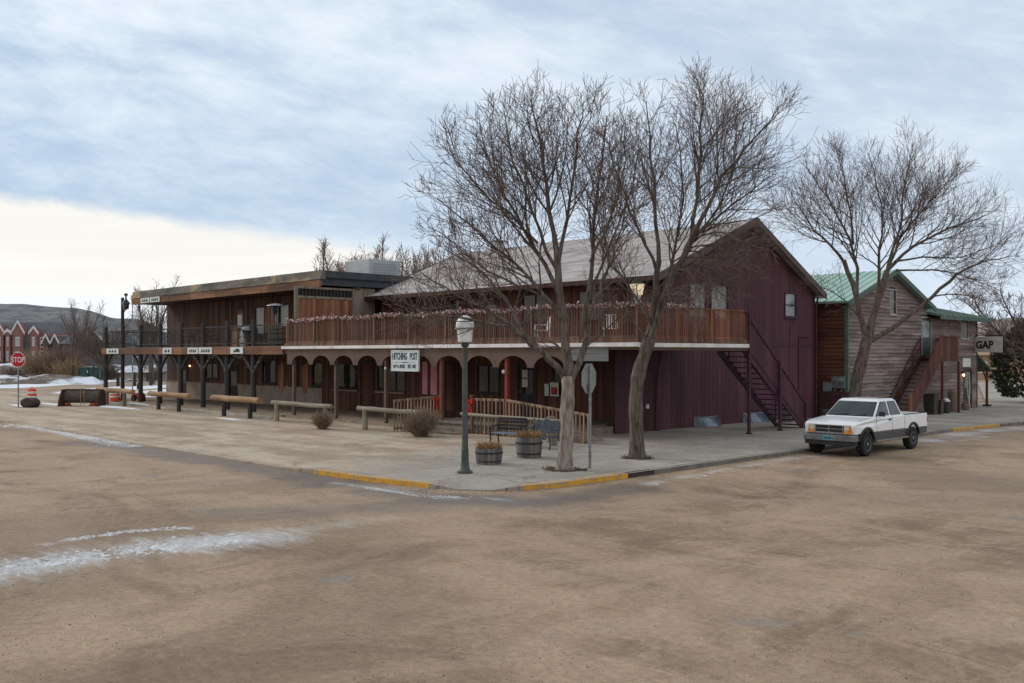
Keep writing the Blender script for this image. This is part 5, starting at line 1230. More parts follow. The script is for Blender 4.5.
# ---- stop signs
OCT = [(math.cos(R(22.5+45*k)), math.sin(R(22.5+45*k))) for k in range(8)]
signred = mat('stop_sign_red', (.45, .012, .03), (.36, .012, .028), 4, rough=.45)
def stop_sign(p, ztop, rad, nrm, label, g0, thinpost=False):
    t = thing('stop_sign', label, 'stop sign', (p.x, p.y, g0)); nrm = Vector(nrm).normalized(); zc = ztop-rad*.93
    M = face_frame((p.x, p.y, zc), nrm)
    def plate(r, z0, z1, name, m_, par):
        mb = MB(); V = [M @ Vector((a*r, c*r, z0)) for a, c in OCT]+[M @ Vector((a*r, c*r, z1)) for a, c in OCT]
        mb.add(V, [tuple(range(7, -1, -1)), tuple(range(8, 16))]+[(i, (i+1) % 8, 8+(i+1) % 8, 8+i) for i in range(8)]); return mb.build(name, m_, par)
    pl = plate(rad, .03, .034, 'plate', mat('sign_back', (.24, .27, .25), (.19, .21, .195), 5, rough=.6, metal=.2) if 'sign_back' not in MATS else MATS['sign_back'], t)
    plate(rad*.995, .0345, .036, 'white_border', white, t); plate(rad*.93, .0365, .038, 'red_face', signred, t)
    text_mb('STOP', rad*.95, M @ Matrix.Translation((0, -rad*.02, .0395)), .001, rad*.016, .72).build('lettering', white, t)
    mb = MB(); mb.bar((p.x, p.y, g0), (p.x, p.y, ztop-.06), .06, .05, tuple(nrm)); mb.build('post', steel, t)
    mb = MB()
    for dz in (-rad*.5, rad*.5): mb.lathe([(0, -.02), (.018, 0), (0, .02)], M @ Vector((0, dz, .0)), 6)
    mb.build('bolt', steel, t); return t
q = gnd(18.3, 407.3, .03); stop_sign(q, zat(352.4, q.x, q.y), .46, (.70, -.71, 0), 'red stop sign facing us on a thin grey post at the far left', 0)
q = gnd(590, 468.5, .12); tS = stop_sign(q, zat(363.5, q.x, q.y), .42, (-.975, -.22, 0), 'grey back of a stop sign on a post right of the whitish tree', .11)
mb = MB(); M = face_frame((q.x, q.y, zat(398, q.x, q.y)+.25), (-.975, -.22, 0)); 
mb.add([M @ Vector(v) for v in ((-.14, -.12, .03), (.14, -.12, .03), (.14, .12, .03), (-.14, .12, .03), (-.14, -.12, .036), (.14, -.12, .036), (.14, .12, .036), (-.14, .12, .036))], [(3,2,1,0),(4,5,6,7),(0,1,5,4),(1,2,6,5),(2,3,7,6),(3,0,4,7)]); mb.build('lower_plate', MATS['sign_back'], tS)
# ---- hitching rails
HYR = 22.35
def hitch(pxa, pxb, posts, label, r, zc, m_, pm_, z0=0.02):
    a, c = onY(pxa, HYR), onY(pxb, HYR); t = thing('hitching_rail', label, 'hitching rail', ((a+c)/2, HYR, z0), 'log hitching rails along the front')
    rnd = random.Random(pxa); N = 9
    mb = MB(); mb.tube([(a+(c-a)*i/N, HYR+rnd.uniform(-.012, .012), zc+rnd.uniform(-.012, .012)) for i in range(N+1)], [r*rnd.uniform(.93, 1.04) for _ in range(N+1)], 12); mb.build('log', m_, t)
    for p in posts:
        x = onY(p, HYR); mb = MB(); mb.tube([(x, HYR, z0-.02), (x, HYR, zc-.02)], [.115, .105], 10); mb.build('post', pm_, t)
hitch(98, 133, (107, 124.5), 'tan log hitching rail at the far left end of the deck', .15, .90, logwood, greywood)
hitch(150, 189.5, (158.6, 178.8), 'tan log hitching rail second from the left in front of the saloon', .15, .88, logwood, darkpost)
hitch(212.5, 259.5, (224, 250), 'thick tan log hitching rail below the two upstairs barrels', .15, .90, logwood, darkpost)
hitch(272, 331.5, (276.8, 326), 'thin grey weathered hitching rail ending at a dry bush', .10, .87, logold, logold)
hitch(358.5, 424, (365, 418), 'thin grey hitching rail under the hanging sign, ending behind the tumbleweed', .10, .88, logold, logold)
hitch(461, 563, (465, 554), 'long thin hitching rail between the street lamp and the whitish tree', .058, .94, logold, logold, .06)
# ---- dry bushes (tumbleweeds)
def tumble(c, r, hgt, label, n=520, seed=1):
    rnd = random.Random(seed); mb = MB()
    for k in range(n):
        a = rnd.uniform(0, 2*math.pi); e = rnd.uniform(.45, 1.55); L = r*rnd.uniform(.6, 1.12)
        p = Vector((rnd.gauss(0, .08), rnd.gauss(0, .08), .03)); d = Vector((math.cos(a)*math.cos(e), math.sin(a)*math.cos(e), abs(math.sin(e))*hgt/r+.15)).normalized()
        pts = [p.copy()]; w_ = .0085
        for i in range(4): d = (d+Vector((rnd.gauss(0, .28), rnd.gauss(0, .28), rnd.gauss(.02, .22)))).normalized(); p = p+d*L/4; p.z = max(p.z, .015); pts.append(p.copy())
        mb.tube([c+v for v in pts], [w_*1.2, w_, w_*.8, w_*.7, w_*.4], 3, False)
        q = pts[2]; d2 = Vector((rnd.gauss(0, 1), rnd.gauss(0, 1), rnd.gauss(.3, .6))).normalized(); mb.tube([c+q, c+q+d2*L*.25, c+q+d2*L*.4+Vector((0, 0, .04))], [w_*.7, w_*.5, w_*.3], 3, False)
    return tag(recentre(mb.build('tumbleweed', brush)), label, 'tumbleweed', 'dry bushes piled at the rails')
c = gnd(323, 430); tumble(c, .82, 1.9, 'narrow dry bush at the right end of the thin grey hitching rail', 330, 1)
c = gnd(421, 439); tumble(c, 1.15, 2.6, 'biggest dry brown bush, beside the wooden porch steps', 700, 2)
# ---- half barrel planters
def planter(px, py, s, label, seed, tall=1.):
    q = gnd(px, py, .1); z0 = .11; t = thing('barrel_planter', label, 'planter', (q.x, q.y, z0), 'half barrel planters on the pavement'); c = Vector((q.x, q.y, z0))
    mb = MB(); H = .44*tall; mb.lathe([(.30*s, 0), (.335*s, H*.4), (.345*s, H*.75), (.34*s, H), (.315*s, H), (.31*s, H-.06)], c, 22); mb.build('staves', stave, t)
    for h_, r in ((.10, .315), (.32, .348)): m2 = MB(); m2.lathe([(r*s, (h_-.02)*tall), ((r+.008)*s, (h_-.018)*tall), ((r+.008)*s, (h_+.02)*tall), (r*s, (h_+.022)*tall)], c, 22); m2.build('hoop', iron, t)
    m2 = MB(); m2.lathe([(.308*s, H-.07), (0, H-.05)], c, 18); m2.build('soil', mat('soil', (.06, .04, .03), (.04, .028, .02), 8, rough=1) if 'soil' not in MATS else MATS['soil'], t)
    rnd = random.Random(seed); m2 = MB()
    for k in range(420):
        a = rnd.uniform(0, 6.283); r = .29*s*math.sqrt(rnd.random()); p = c+Vector((r*math.cos(a), r*math.sin(a), H-.06)); out = Vector((math.cos(a), math.sin(a), 0))
        L = rnd.uniform(.14, .36); p1 = p+Vector((0, 0, L*.6))+out*rnd.uniform(-.05, .12); p2 = p1+out*rnd.uniform(0, .2)+Vector((rnd.gauss(0, .05), rnd.gauss(0, .05), L*rnd.uniform(-.15, .45)))
        sd = Vector((-math.sin(a+k), math.cos(a+k), 0))*.008; m2.add([p-sd, p+sd, p1+sd*.8, p1-sd*.8, p2], [(0, 1, 2, 3), (3, 2, 4)])
    m2.build('dry_grass', dry, t)
planter(489, 464.5, 1.08, 'half barrel planter with dry grass, nearest the street lamp', 3)
planter(529, 458, 1.12, 'taller half barrel planter with orange dry grass in front of the metal bench', 4, 1.35)
# ---- benches
def bench(px, py, rz, m_, sm_, label, arch):
    q = gnd(px, py, .08); t = thing('park_bench', label, 'bench', (q.x, q.y, .07), 'benches behind the planters', rz); L = .62 if arch else .55
    mb = MB()
    for k in range(5): mb.box(-L, L, -.22+k*.095, -.22+k*.095+.07, .42, .45)
    mb.build('seat', sm_, t); mb = MB()
    if arch:
        prof_ = [(-L, .52), (L, .52), (L, .80), (L*.62, .93), (L*.3, .90), (0, .98), (-L*.3, .90), (-L*.62, .93), (-L, .80)]
        mb.prism(prof_, 'y', .27, .30)
        mb.tube([(x, .285, z) for x, z in prof_[1:]], .022, 6)
    else:
        for k in range(4): mb.box(-L, L, .26, .29, .52+k*.11, .52+k*.11+.08)
    mb.build('backrest', m_, t)
    for s in (-1, 1):
        mb = MB(); mb.tube([(s*L, -.24, 0), (s*L, -.2, .25), (s*L, -.24, .44)], .025, 6); mb.tube([(s*L, .3, 0), (s*L, .24, .4), (s*L, .3, .95 if arch else .9)], .025, 6); mb.tube([(s*L, -.1, .43), (s*L, .24, .43)], .022, 6); mb.build('leg', m_, t)
        mb = MB(); mb.tube([(s*L, .27, .66), (s*L, -.1, .66), (s*L, -.26, .60), (s*L, -.24, .44)], .022, 6); mb.build('armrest', m_, t)
cast = mat('cast_metal_blue_grey', (.085, .10, .12), (.045, .055, .065), 7, rough=.5, metal=.3, bump=.3)
bench(541, 449.5, R(-2), cast, cast, 'ornate dark metal bench with scrolled back behind the taller planter', True)
bench(508, 446, R(14), iron, mat('light_blue_slats', (.22, .29, .40), (.14, .18, .24), 5, rough=.4), 'bench with pale blue slats in front of the picket ramp rail', False)
q = gnd(554, 449); t = thing('bollard_post', 'short thick grey wooden post beside the whitish tree', 'post', (onY(550, 23.2), 23.2, .05)); X = onY(551, 23.2)
mb = MB(); mb.tube([(X, 23.2, .03), (X, 23.2, .95)], [.17, .16], 12); mb.build('post', logold, t); mb = MB(); mb.lathe([(.165, .95), (.1, 1.0), (0, 1.01)], (X, 23.2, 0), 12); mb.build('top', greywood, t)
# ================================================================== PICKUP TRUCK (white over dark grey), local: y=0 front bumper, +y rear, x +-.88
tr = thing('pickup_truck', 'white extended cab pickup truck with dark grey lower panels parked at the kerb', 'pickup truck', (-14.12, 26.85, 0))
carw = mat('white_car_paint', (.80, .82, .84), (.76, .78, .80), 2, rough=.28, spec=.5, coat=.5)
card = mat('dark_grey_car_paint', (.048, .056, .068), (.038, .046, .058), 3, rough=.35, coat=.3)
plast = mat('black_trim', (.02, .021, .023), (.03, .03, .032), 6, rough=.6)
chrome = mat('chrome', (.50, .51, .52), (.36, .37, .38), 6, rough=.22, metal=.9)
cglass = mat('car_glass', (.012, .018, .019), (.035, .042, .042), 1.2, rough=.03, spec=.5)  # lighter mottle paints faint reflections into the glass colour
amber = mat('amber_lens', (.70, .27, .04), (.6, .22, .03), 8, rough=.2, spec=.7)
headl = mat('headlight_glass', (.50, .46, .38), (.36, .33, .28), 8, rough=.12, spec=.8)
Wd = .88; FA, RA = .81, 4.04; WR = .365
def arch(yc, r, z0, n=12):
    out = []
    a0 = math.asin((z0-WR)/r) if abs((z0-WR)/r) < 1 else 0
    for i in range(n+1):
        a = math.pi-a0-(math.pi-2*a0)*i/n; out.append((yc+r*math.cos(a), WR+r*math.sin(a)))
    return out
def flare(q):   # plan taper of the nose and slight tumblehome
    x, y, z = q; k = 1.0
    if y < .9: k -= .075*((.9-y)/.9)**1.8
    k -= max(0, z-.95)*.10; k -= max(0, .55-z)*.06
    return (x*k, y, z)
def TB(poly, x0, x1, name, m_, par=tr, bev=.012, f=flare):
    mb = MB(); mb.prism(poly, 'x', x0, x1, f); return mb.build(name, m_, par, bev, rel=False)
zs_ = .70
# white upper body: front clip and doors
front = [(.16, .66), (.12, .95), (.19, 1.02), (.55, 1.07), (1.28, 1.14), (3.42, 1.155), (3.42, zs_)]+list(reversed(arch(FA, .455, zs_)))
body = TB(front, -Wd, Wd, 'body', carw, bev=.045); body.modifiers[0].segments = 4
low = [(FA+.452, .42), (3.43, .42), (3.43, zs_-.004), (FA+.440, zs_-.004)]
TB(low, -Wd+.01, Wd-.01, 'lower_body', card)
# bed: two sides, floor, tailgate, front panel
bs_ = [(3.46, 1.14), (5.12, 1.14), (5.14, 1.08), (5.14, zs_)]+list(reversed(arch(RA, .455, zs_)))+[(3.46, zs_)]
bl1 = [(3.46, .42), (RA-.452, .42), (RA-.440, zs_-.004), (3.46, zs_-.004)]; bl2 = [(RA+.452, .46), (5.12, .50), (5.13, zs_-.004), (RA+.440, zs_-.004)]
for s in (-1, 1):
    bd = TB(bs_, s*Wd, s*(Wd-.07), 'bed_side', carw, bev=.012)
    TB(bl1, s*(Wd-.01), s*(Wd-.08), 'lower_bed_side', card); TB(bl2, s*(Wd-.01), s*(Wd-.08), 'lower_bed_side', card)
    TB([(3.5, 1.143), (5.1, 1.143), (5.1, 1.165), (3.5, 1.165)], s*(Wd-.005), s*(Wd-.075), 'bed_rail', plast, bev=.004)
    # dark flares
    for yc in (FA, RA):
        mb = MB(); P = arch(yc, .455, .47, 16); Q = arch(yc, .53, .47, 16); n = len(P)
        V = []
        for x in (s*(Wd-.06), s*(Wd+.022)):
            for (a, c) in P: V.append((x, a, c))
            for (a, c) in Q: V.append((x-(s*.012 if x*s > Wd else 0), a, c))
        Fc = []
        for i in range(n-1):
            Fc += [(i, i+1, n+i+1, n+i), (2*n+i, 3*n+i, 3*n+i+1, 2*n+i+1), (i, 2*n+i, 2*n+i+1, i+1), (n+i, n+i+1, 3*n+i+1, 3*n+i)]
        Fc += [(0, n, 3*n, 2*n), (n-1, 3*n-1, 4*n-1, 2*n-1)]
        mb.add([flare(v) if yc == FA else v for v in V], Fc); mb.build('wheel_arch_flare', plast, tr, rel=False)
mb = MB(); mb.box(-.8, .8, 3.48, 5.08, .62, .66); mb.build('bed_floor', card, tr, rel=False)
mb = MB(); mb.box(-.8, .8, 3.46, 3.50, .66, 1.13); mb.build('bed_front', carw, tr, rel=False)
mb = MB(); mb.box(-.80, .80, 5.08, 5.145, .64, 1.14); mb.build('tailgate', carw, tr, .01, rel=False)
# inner wheel wells and underbody
mb = MB(); mb.box(-.62, .62, .45, 5.05, .36, .64); mb.box(-.80, .80, 1.4, 3.4, .40, .66); mb.box(-.80, -.55, .5, 1.36, .6, .9); mb.box(.55, .80, .5, 1.36, .82, .9); mb.build('chassis', plast, tr, rel=False)
# cab greenhouse lofted: base ring -> roof ring
def ring(y0, y1, hw, z): return [(-hw, y0, z), (hw, y0, z), (hw, y1, z), (-hw, y1, z)]
base = ring(1.36, 3.40, .80, 1.14); mid = ring(2.00, 3.16, .665, 1.62); top = ring(2.10, 3.06, .60, 1.68)
mb = MB(); mb.add(base+mid, [(0, 1, 5, 4), (1, 2, 6, 5), (2, 3, 7, 6), (3, 0, 4, 7)]); mb.add([Vector(p) for p in mid]+[Vector(p) for p in top], [(0, 1, 5, 4), (1, 2, 6, 5), (2, 3, 7, 6), (3, 0, 4, 7), (4, 5, 6, 7)])
mb.add(base, [(0, 1, 2, 3)])
mb.build('cab', carw, tr, .018, rel=False)
def on_side(y, z, s, off=.004):   # side plane of the greenhouse
    t = (z-1.14)/(1.62-1.14); return (s*(.80+(.665-.80)*t+off), y, z+0)
def yf(z): t = (z-1.14)/.48; return 1.36+(2.0-1.36)*t
def yr(z): t = (z-1.14)/.48; return 3.40+(3.16-3.40)*t
for s in (-1, 1):
    for nm, ya, yb, fr_, rr_ in (('side_window', 1.50, 2.42, True, False), ('quarter_window', 2.55, 3.27, False, True)):
        P = []
        zb, zt = 1.19, 1.585
        pts = [(max(ya, yf(zb)+.10), zb), (yb, zb), (yb if not rr_ else yr(zb)-.07, zb)]
        a0 = yf(zb)+.13 if fr_ else ya; a1 = yf(zt)+.10 if fr_ else ya+.0
        b0 = yr(zb)-.12 if rr_ else yb; b1 = yr(zt)-.12 if rr_ else yb
        quad = [(a0, zb), (b0, zb), (b1, zt), (a1, zt)]
        V = [on_side(y, z, s, .003) for y, z in quad]+[on_side(y, z, s, .010) for y, z in quad]
        mb = MB(); mb.add(V, [(3, 2, 1, 0), (4, 5, 6, 7), (0, 1, 5, 4), (1, 2, 6, 5), (2, 3, 7, 6), (3, 0, 4, 7)]); mb.build(nm, cglass, tr, rel=False)
        cy, cz = sum(p[0] for p in quad)/4, sum(p[1] for p in quad)/4
        q2 = [(cy+(y-cy)*1.07, cz+(z-cz)*1.09) for y, z in quad]
        V = [on_side(y, z, s, .0005) for y, z in q2]+[on_side(y, z, s, .006) for y, z in q2]
        mb = MB(); mb.add(V, [(3, 2, 1, 0), (4, 5, 6, 7), (0, 1, 5, 4), (1, 2, 6, 5), (2, 3, 7, 6), (3, 0, 4, 7)]); mb.build('window_seal', plast, tr, rel=False)
def on_front(x, t, off): y = 1.36+(2.0-1.36)*t-off*.63; z = 1.14+.48*t+off*.78; return (x, y, z)
for name, w0, w1, t0, t1, o0, o1, m_ in (('windscreen_seal', .765, .635, .05, .955, .001, .006, plast), ('windscreen', .735, .61, .09, .93, .004, .011, cglass)):
    P = [(-w0, t0), (w0, t0), (w1, t1), (-w1, t1)]
    V = [on_front(x, t, o0) for x, t in P]+[on_front(x, t, o1) for x, t in P]
    mb = MB(); mb.add(V, [(3, 2, 1, 0), (4, 5, 6, 7), (0, 1, 5, 4), (1, 2, 6, 5), (2, 3, 7, 6), (3, 0, 4, 7)]); mb.build(name, m_, tr, rel=False)
P = [(-.66, .12), (.66, .12), (.56, .9), (-.56, .9)]
V = [(x, 3.40-.24*t+.003, 1.14+.48*t) for x, t in P]+[(x, 3.40-.24*t+.010, 1.14+.48*t) for x, t in P]
mb = MB(); mb.add(V, [(3, 2, 1, 0), (4, 5, 6, 7), (0, 1, 5, 4), (1, 2, 6, 5), (2, 3, 7, 6), (3, 0, 4, 7)]); mb.build('rear_window', cglass, tr, rel=False)
# wipers, hood seam
for x in (-.45, .1):
    mb = MB(); mb.bar(on_front(x, .06, .012), on_front(x+.42, .16, .02), .018, .012); mb.build('wiper', plast, tr, rel=False)
mb = MB()
for s in (-1, 1): mb.bar((s*.70, .56, 1.072), (s*.76, 1.27, 1.141), .012, .006)
mb.build('hood_gap', plast, tr, rel=False)
# door seams, handles, mirrors, trim
for s in (-1, 1):
    mb = MB(); sx = s*(Wd+.001)
    for y in (1.42, 2.50):
        mb.hexa([(sx-s*.01, y, zs_), (sx-s*.01, y+.01, zs_), (sx+s*.0015, y+.01, zs_), (sx+s*.0015, y, zs_), (sx-s*.016, y, 1.13), (sx-s*.016, y+.01, 1.13), (sx-s*.0125, y+.01, 1.13), (sx-s*.0125, y, 1.13)])
    mb.build('door_gap', plast, tr, rel=False)
    mb = MB(); mb.box(*sorted((s*(Wd-.012), s*(Wd+.012))), 2.26, 2.42, 1.03, 1.07); mb.build('door_handle', plast, tr, rel=False)
    mb = MB(); mb.box(*sorted((s*.84, s*1.02)), 1.62, 1.70, 1.17, 1.32); mr = mb.build('wing_mirror', plast, tr, .015, rel=False)
    mb = MB(); mb.box(*sorted((s*.86, s*1.0)), 1.701, 1.706, 1.185, 1.305); mb.build('mirror_glass', chrome, mr, rel=False)
    mb = MB(); mb.box(*sorted((s*(Wd-.02), s*(Wd+.006))), 1.40, 3.78, .41, .445); mb.build('sill_strip', chrome, tr, rel=False)
# nose: grille, lamps, bumper, plate
def nose(x0, x1, z0, z1, y0, y1, name, m_, par=tr, bev=.004):
    mb = MB(); mb.hexa([(x0, y1, z0), (x1, y1, z0), (x1, .3, z0), (x0, .3, z0), (x0, y0, z1), (x1, y0, z1), (x1, .3, z1), (x0, .3, z1)]); return mb.build(name, m_, par, bev, rel=False)
gr = nose(-.46, .46, .715, .95, .10, .095, 'grille', plast)
for z in (.715, .822, .932): nose(-.46, .46, z, z+.020, .080, .080, 'grille_bar', chrome, gr, .002)
for x in (-.455, -.01, .435): nose(x, x+.022, .73, .935, .078, .078, 'grille_bar', chrome, gr, .002)
for k in range(3):
    for z in (.755, .79, .86, .895): pass
for z in (.752, .787, .86, .895): nose(-.43, .43, z, z+.010, .090, .090, 'grille_slat', iron, gr, .001)
for s in (-1, 1):
    nose(*sorted((s*.475, s*.645)), .80, .955, .105, .085, 'headlight', headl)
    nose(*sorted((s*.475, s*.645)), .70, .79, .085, .085, 'indicator', amber)
    mb = MB(); xa, xb = s*.655, s*.822
    mb.hexa([(xa, .105, .70), (xb, .19, .70), (xb, .40, .70), (xa, .40, .70), (xa, .105, .95), (xb, .20, .95), (xb, .40, .95), (xa, .40, .95)]); mb.build('corner_lamp', amber, tr, .006, rel=False)
bmpm = mat('grey_bumper', (.22, .225, .23), (.13, .135, .14), 6, rough=.35, metal=.5)
mb = MB(); mb.prism([(-.86, .26), (-.83, .06), (-.6, .0), (.6, 0), (.83, .06), (.86, .26), (.80, .34), (-.80, .34)], 'z', .47, .655); bm_ = mb.build('front_bumper', bmpm, tr, .02, rel=False)
mb = MB(); mb.prism([(-.84, .26), (-.80, .09), (-.58, .03), (.58, .03), (.80, .09), (.84, .26), (.78, .34), (-.78, .34)], 'z', .34, .465); mb.build('air_dam', plast, tr, .01, rel=False)
mb = MB(); mb.box(-.80, .80, 5.15, 5.27, .50, .64); mb.build('rear_bumper', plast, tr, .015, rel=False)
for s in (-1, 1): mb = MB(); mb.box(*sorted((s*.81, s*.875)), 5.10, 5.148, .72, 1.0); mb.build('tail_light', red, tr, rel=False)
mb = MB(); mb.box(-.16, .16, -.012, -.004, .49, .635); pl_ = mb.build('licence_plate', mat('plate_teal', (.10, .27, .30), (.14, .33, .36), 9, rough=.4), tr, rel=False)
mb = MB()
for k in range(6): mb.box(-.118+k*.042, -.088+k*.042, -.0145, -.0125, .53, .59)
mb.build('plate_characters', mat('plate_ink', (.02, .05, .12)), pl_, rel=False)
# wheels
def wheel(x, y, s):
    mb = MB(); pr = [(-.11, .20), (-.12, .25), (-.115, .335), (-.085, .362), (.085, .362), (.115, .335), (.12, .25), (.11, .20)]
    N = 32; V = [(x+q, y+r*math.cos(2*math.pi*k/N), WR+r*math.sin(2*math.pi*k/N)) for q, r in pr for k in range(N)]
    Fc = [(i*N+k, i*N+(k+1) % N, (i+1)*N+(k+1) % N, (i+1)*N+k) for i in range(len(pr)-1) for k in range(N)]+[tuple(range(N)), tuple((len(pr)-1)*N+k for k in range(N))]
    mb.add(V, Fc, True); w_ = mb.build('wheel', rubber, tr, rel=False)
    mb = MB(); pr = [(.105, .205), (.115, .20), (.10, .17), (.06, .15), (.06, .10), (.10, .07), (.115, .045), (.115, 0)]
    V = [(x+s*q, y+r*math.cos(2*math.pi*k/24), WR+r*math.sin(2*math.pi*k/24)) for q, r in pr for k in range(24)]
    mb.add(V, [(i*24+k, i*24+(k+1) % 24, (i+1)*24+(k+1) % 24, (i+1)*24+k) for i in range(len(pr)-1) for k in range(24)], True); mb.build('rim', steel, w_, rel=False)
    mb = MB()
    for k in range(8): a = 2*math.pi*k/8; mb.tube([(x+s*.055, y+.125*math.cos(a), WR+.125*math.sin(a)), (x+s*.068, y+.125*math.cos(a), WR+.125*math.sin(a))], .022, 8)
    mb.build('rim_holes', plast, w_, rel=False)
for y in (FA, RA):
    for s in (-1, 1): wheel(s*.775, y, s)
mb = MB(); mb.box(-.45, .3, 3.6, 4.4, .68, .95); mb.build('cargo', mat('red_brown_cargo', (.16, .05, .04), (.08, .04, .035), 3), tr, .02, rel=False)
# ================================================================== TREES (bare, late winter)
class Tree:
    def __init__(s, seed, d0): s.r = random.Random(seed); s.trunk = MB(); s.limbs = MB(); s.tw = MB(); s.d0 = d0; s.n = 0; s.squash = 0; s.xlim = 0; s.rmin = .005
    def perp(s, d):
        v = Vector((s.r.gauss(0, 1), s.r.gauss(0, 1), s.r.gauss(0, 1))); v -= d*v.dot(d)
        return v.normalized()
    def grow(s, p, d, L, r, lvl, up=.12, maxl=3, dens=1.):
        """one branch: a gently curved chain that turns upwards, then its own side shoots"""
        ns = 6 if lvl <= 1 else (4 if lvl == 2 else 3); pts = [p.copy()]; dirs = [d.copy()]
        bend = s.perp(d)*s.r.uniform(.02, .13 if lvl < 2 else .08)
        for i in range(ns):
            d = (d+Vector((0, 0, up))+bend+s.perp(d)*s.r.uniform(.02, .20 if lvl < 2 else .12)).normalized()
            p = p+d*L/ns; pts.append(p.copy()); dirs.append(d.copy())
        rs = [max(s.rmin, r*(1-.78*i/ns)) for i in range(ns+1)]
        (s.tw if lvl >= 2 else s.limbs).tube(pts, rs, 3 if lvl >= 2 else 5, False); s.n += 1
        if lvl >= maxl: return
        s.kids(pts, rs, L, lvl, up, maxl, dens)
    def kids(s, pts, rs, L, lvl, up, maxl, dens, t0=.18, klen=None):
        k = max(3, int(L*{0: 4.5, 1: 4.9, 2: 4.2}.get(lvl, 5)*dens)); side = s.r.choice((-1, 1)); N = len(pts)-1
        ax = None
        for j in range(k):
            t = t0+(1-t0)*(j+s.r.random())/k; q = min(N-1e-4, t*N); i = int(q); f = q-i
            pp = pts[i].lerp(pts[i+1], f); dd = (pts[i+1]-pts[i]).normalized(); rr = rs[i]+(rs[i+1]-rs[i])*f
            if ax is None or s.r.random() < .35: ax = s.perp(dd)
            ax = (ax-dd*ax.dot(dd)); ax = ax.normalized() if ax.length > .05 else s.perp(dd)
            ang = R(s.r.uniform(24, 52)); nd = (dd*math.cos(ang)+ax*side*math.sin(ang)+s.perp(dd)*.22).normalized(); side = -side
            if klen: l_ = klen*(1-.74*t)*s.r.uniform(.6, 1.3)
            else: l_ = L*(.86-.48*t)*s.r.uniform(.6, 1.3)
            if l_ < .22: l_ = .22
            s.grow(pp, nd, l_, min(rr*.55, .012+l_*.011), lvl+1, up*s.r.uniform(.5, 1.3), maxl, dens)
    def limb(s, px, dz0, dz1, r0, r1, klen, base=False, up=.12, dens=1., t0=.2, droop=None, maxl=3):
        """main limb following measured points; depth drifts from dz0 to dz1 metres in front of / behind the trunk"""
        n = len(px)-1; P = []
        for i, (x, y) in enumerate(px):
            if y < 300: y = y+(300-y)*s.squash
            if s.xlim and x > s.xlim: x = x-(x-s.xlim)*.22
            d = s.d0+dz0+(dz1-dz0)*(i/n)**1.2; q = at(x, d); q.z = CH+(HZ-y)*d/F; P.append(q)
        # smooth with midpoints
        Q = [P[0]]
        for a, c in zip(P, P[1:]): Q.append((a+c)/2+Vector((s.r.gauss(0, .02), s.r.gauss(0, .02), 0))); Q.append(c)
        P = [Q[0]]+[(Q[i-1]+Q[i]*2+Q[i+1])/4 for i in range(1, len(Q)-1)]+[Q[-1]]
        N = len(P)-1; kk = 1. if base else .66
        rs = [(r0+(r1-r0)*(i/N)**.8)*kk for i in range(N+1)]
        if base:
            F_ = []; Fr = []
            for i in range(N):
                for j in range(6): F_.append(P[i].lerp(P[i+1], j/6)); Fr.append(rs[i]+(rs[i+1]-rs[i])*j/6)
            F_.append(P[-1]); Fr.append(rs[-1]); mb_ = MB(); mb_.tube(F_, Fr, 20, False)
            for vi, v in enumerate(mb_.v):
                c_ = F_[vi//20]; o_ = Vector(v)-c_; q_ = Vector(v)
                k_ = 1+.13*mnoise.noise(Vector((q_.x*7, q_.y*7, q_.z*1.6)))+.09*mnoise.noise(q_*3.1+Vector((5, 5, 5)))
                mb_.v[vi] = tuple(c_+o_*k_)
            s.trunk.add(mb_.v, mb_.f, True)
        else: s.limbs.tube([p_+Vector((s.r.gauss(0, .03), s.r.gauss(0, .03), s.r.gauss(0, .02))) if 0 < i_ < N else p_ for i_, p_ in enumerate(P)], [r_*s.r.uniform(.93, 1.07) for r_ in rs], 9, False)
        L = sum((P[i+1]-P[i]).length for i in range(N))
        if klen: s.kids(P, rs, L, 0, up if droop is None else droop, maxl, dens, t0, klen)
        return P
    def finish(s, name, label, cat, base, bm_, group=None, tm=None):
        t = thing(name, label, cat, tuple(base), group)
        s.trunk.build('trunk', bm_, t); 
        if s.limbs.v: s.limbs.build('branches', bark, t)
        if s.tw.v: s.tw.build('twigs', tm or twig, t)
        return t
def flare_base(tr_, x, y, d, r):
    q = at(x, d); z = CH+(HZ-y)*d/F; q.z = z
    tr_.trunk.lathe([(r*1.45, -.05), (r*1.25, .06), (r*1.08, .22), (r*1.0, .45)], q, 12); return q
soilm = MATS['soil'] if 'soil' in MATS else mat('soil', (.06, .04, .03), (.04, .028, .02), 8, rough=1)
def treebed(q, r, seed):
    mb = MB(); N = 18; rnd = random.Random(seed); V = [(q.x, q.y, .128)]+[(q.x+r*rnd.uniform(.7, 1.15)*math.cos(2*math.pi*i/N), q.y+r*rnd.uniform(.7, 1.15)*math.sin(2*math.pi*i/N), .124) for i in range(N)]
    mb.add(V, [(0, 1+i, 1+(i+1) % N) for i in range(N)]); mb.build
    for k in range(70):
        a = rnd.uniform(0, 6.28); rr = r*rnd.uniform(.5, 1.0); p = Vector((q.x+rr*math.cos(a), q.y+rr*math.sin(a), .125)); mb.bar(p, p+Vector((rnd.gauss(0, .04), rnd.gauss(0, .04), rnd.uniform(.02, .09))), .008, .008)
    o = mb.build('leaf_litter', mat('leaf_litter', (.10, .055, .035), (.06, .038, .028), 12, rough=1) if 'leaf_litter' not in MATS else MATS['leaf_litter']); tag(o, kind='stuff'); return o
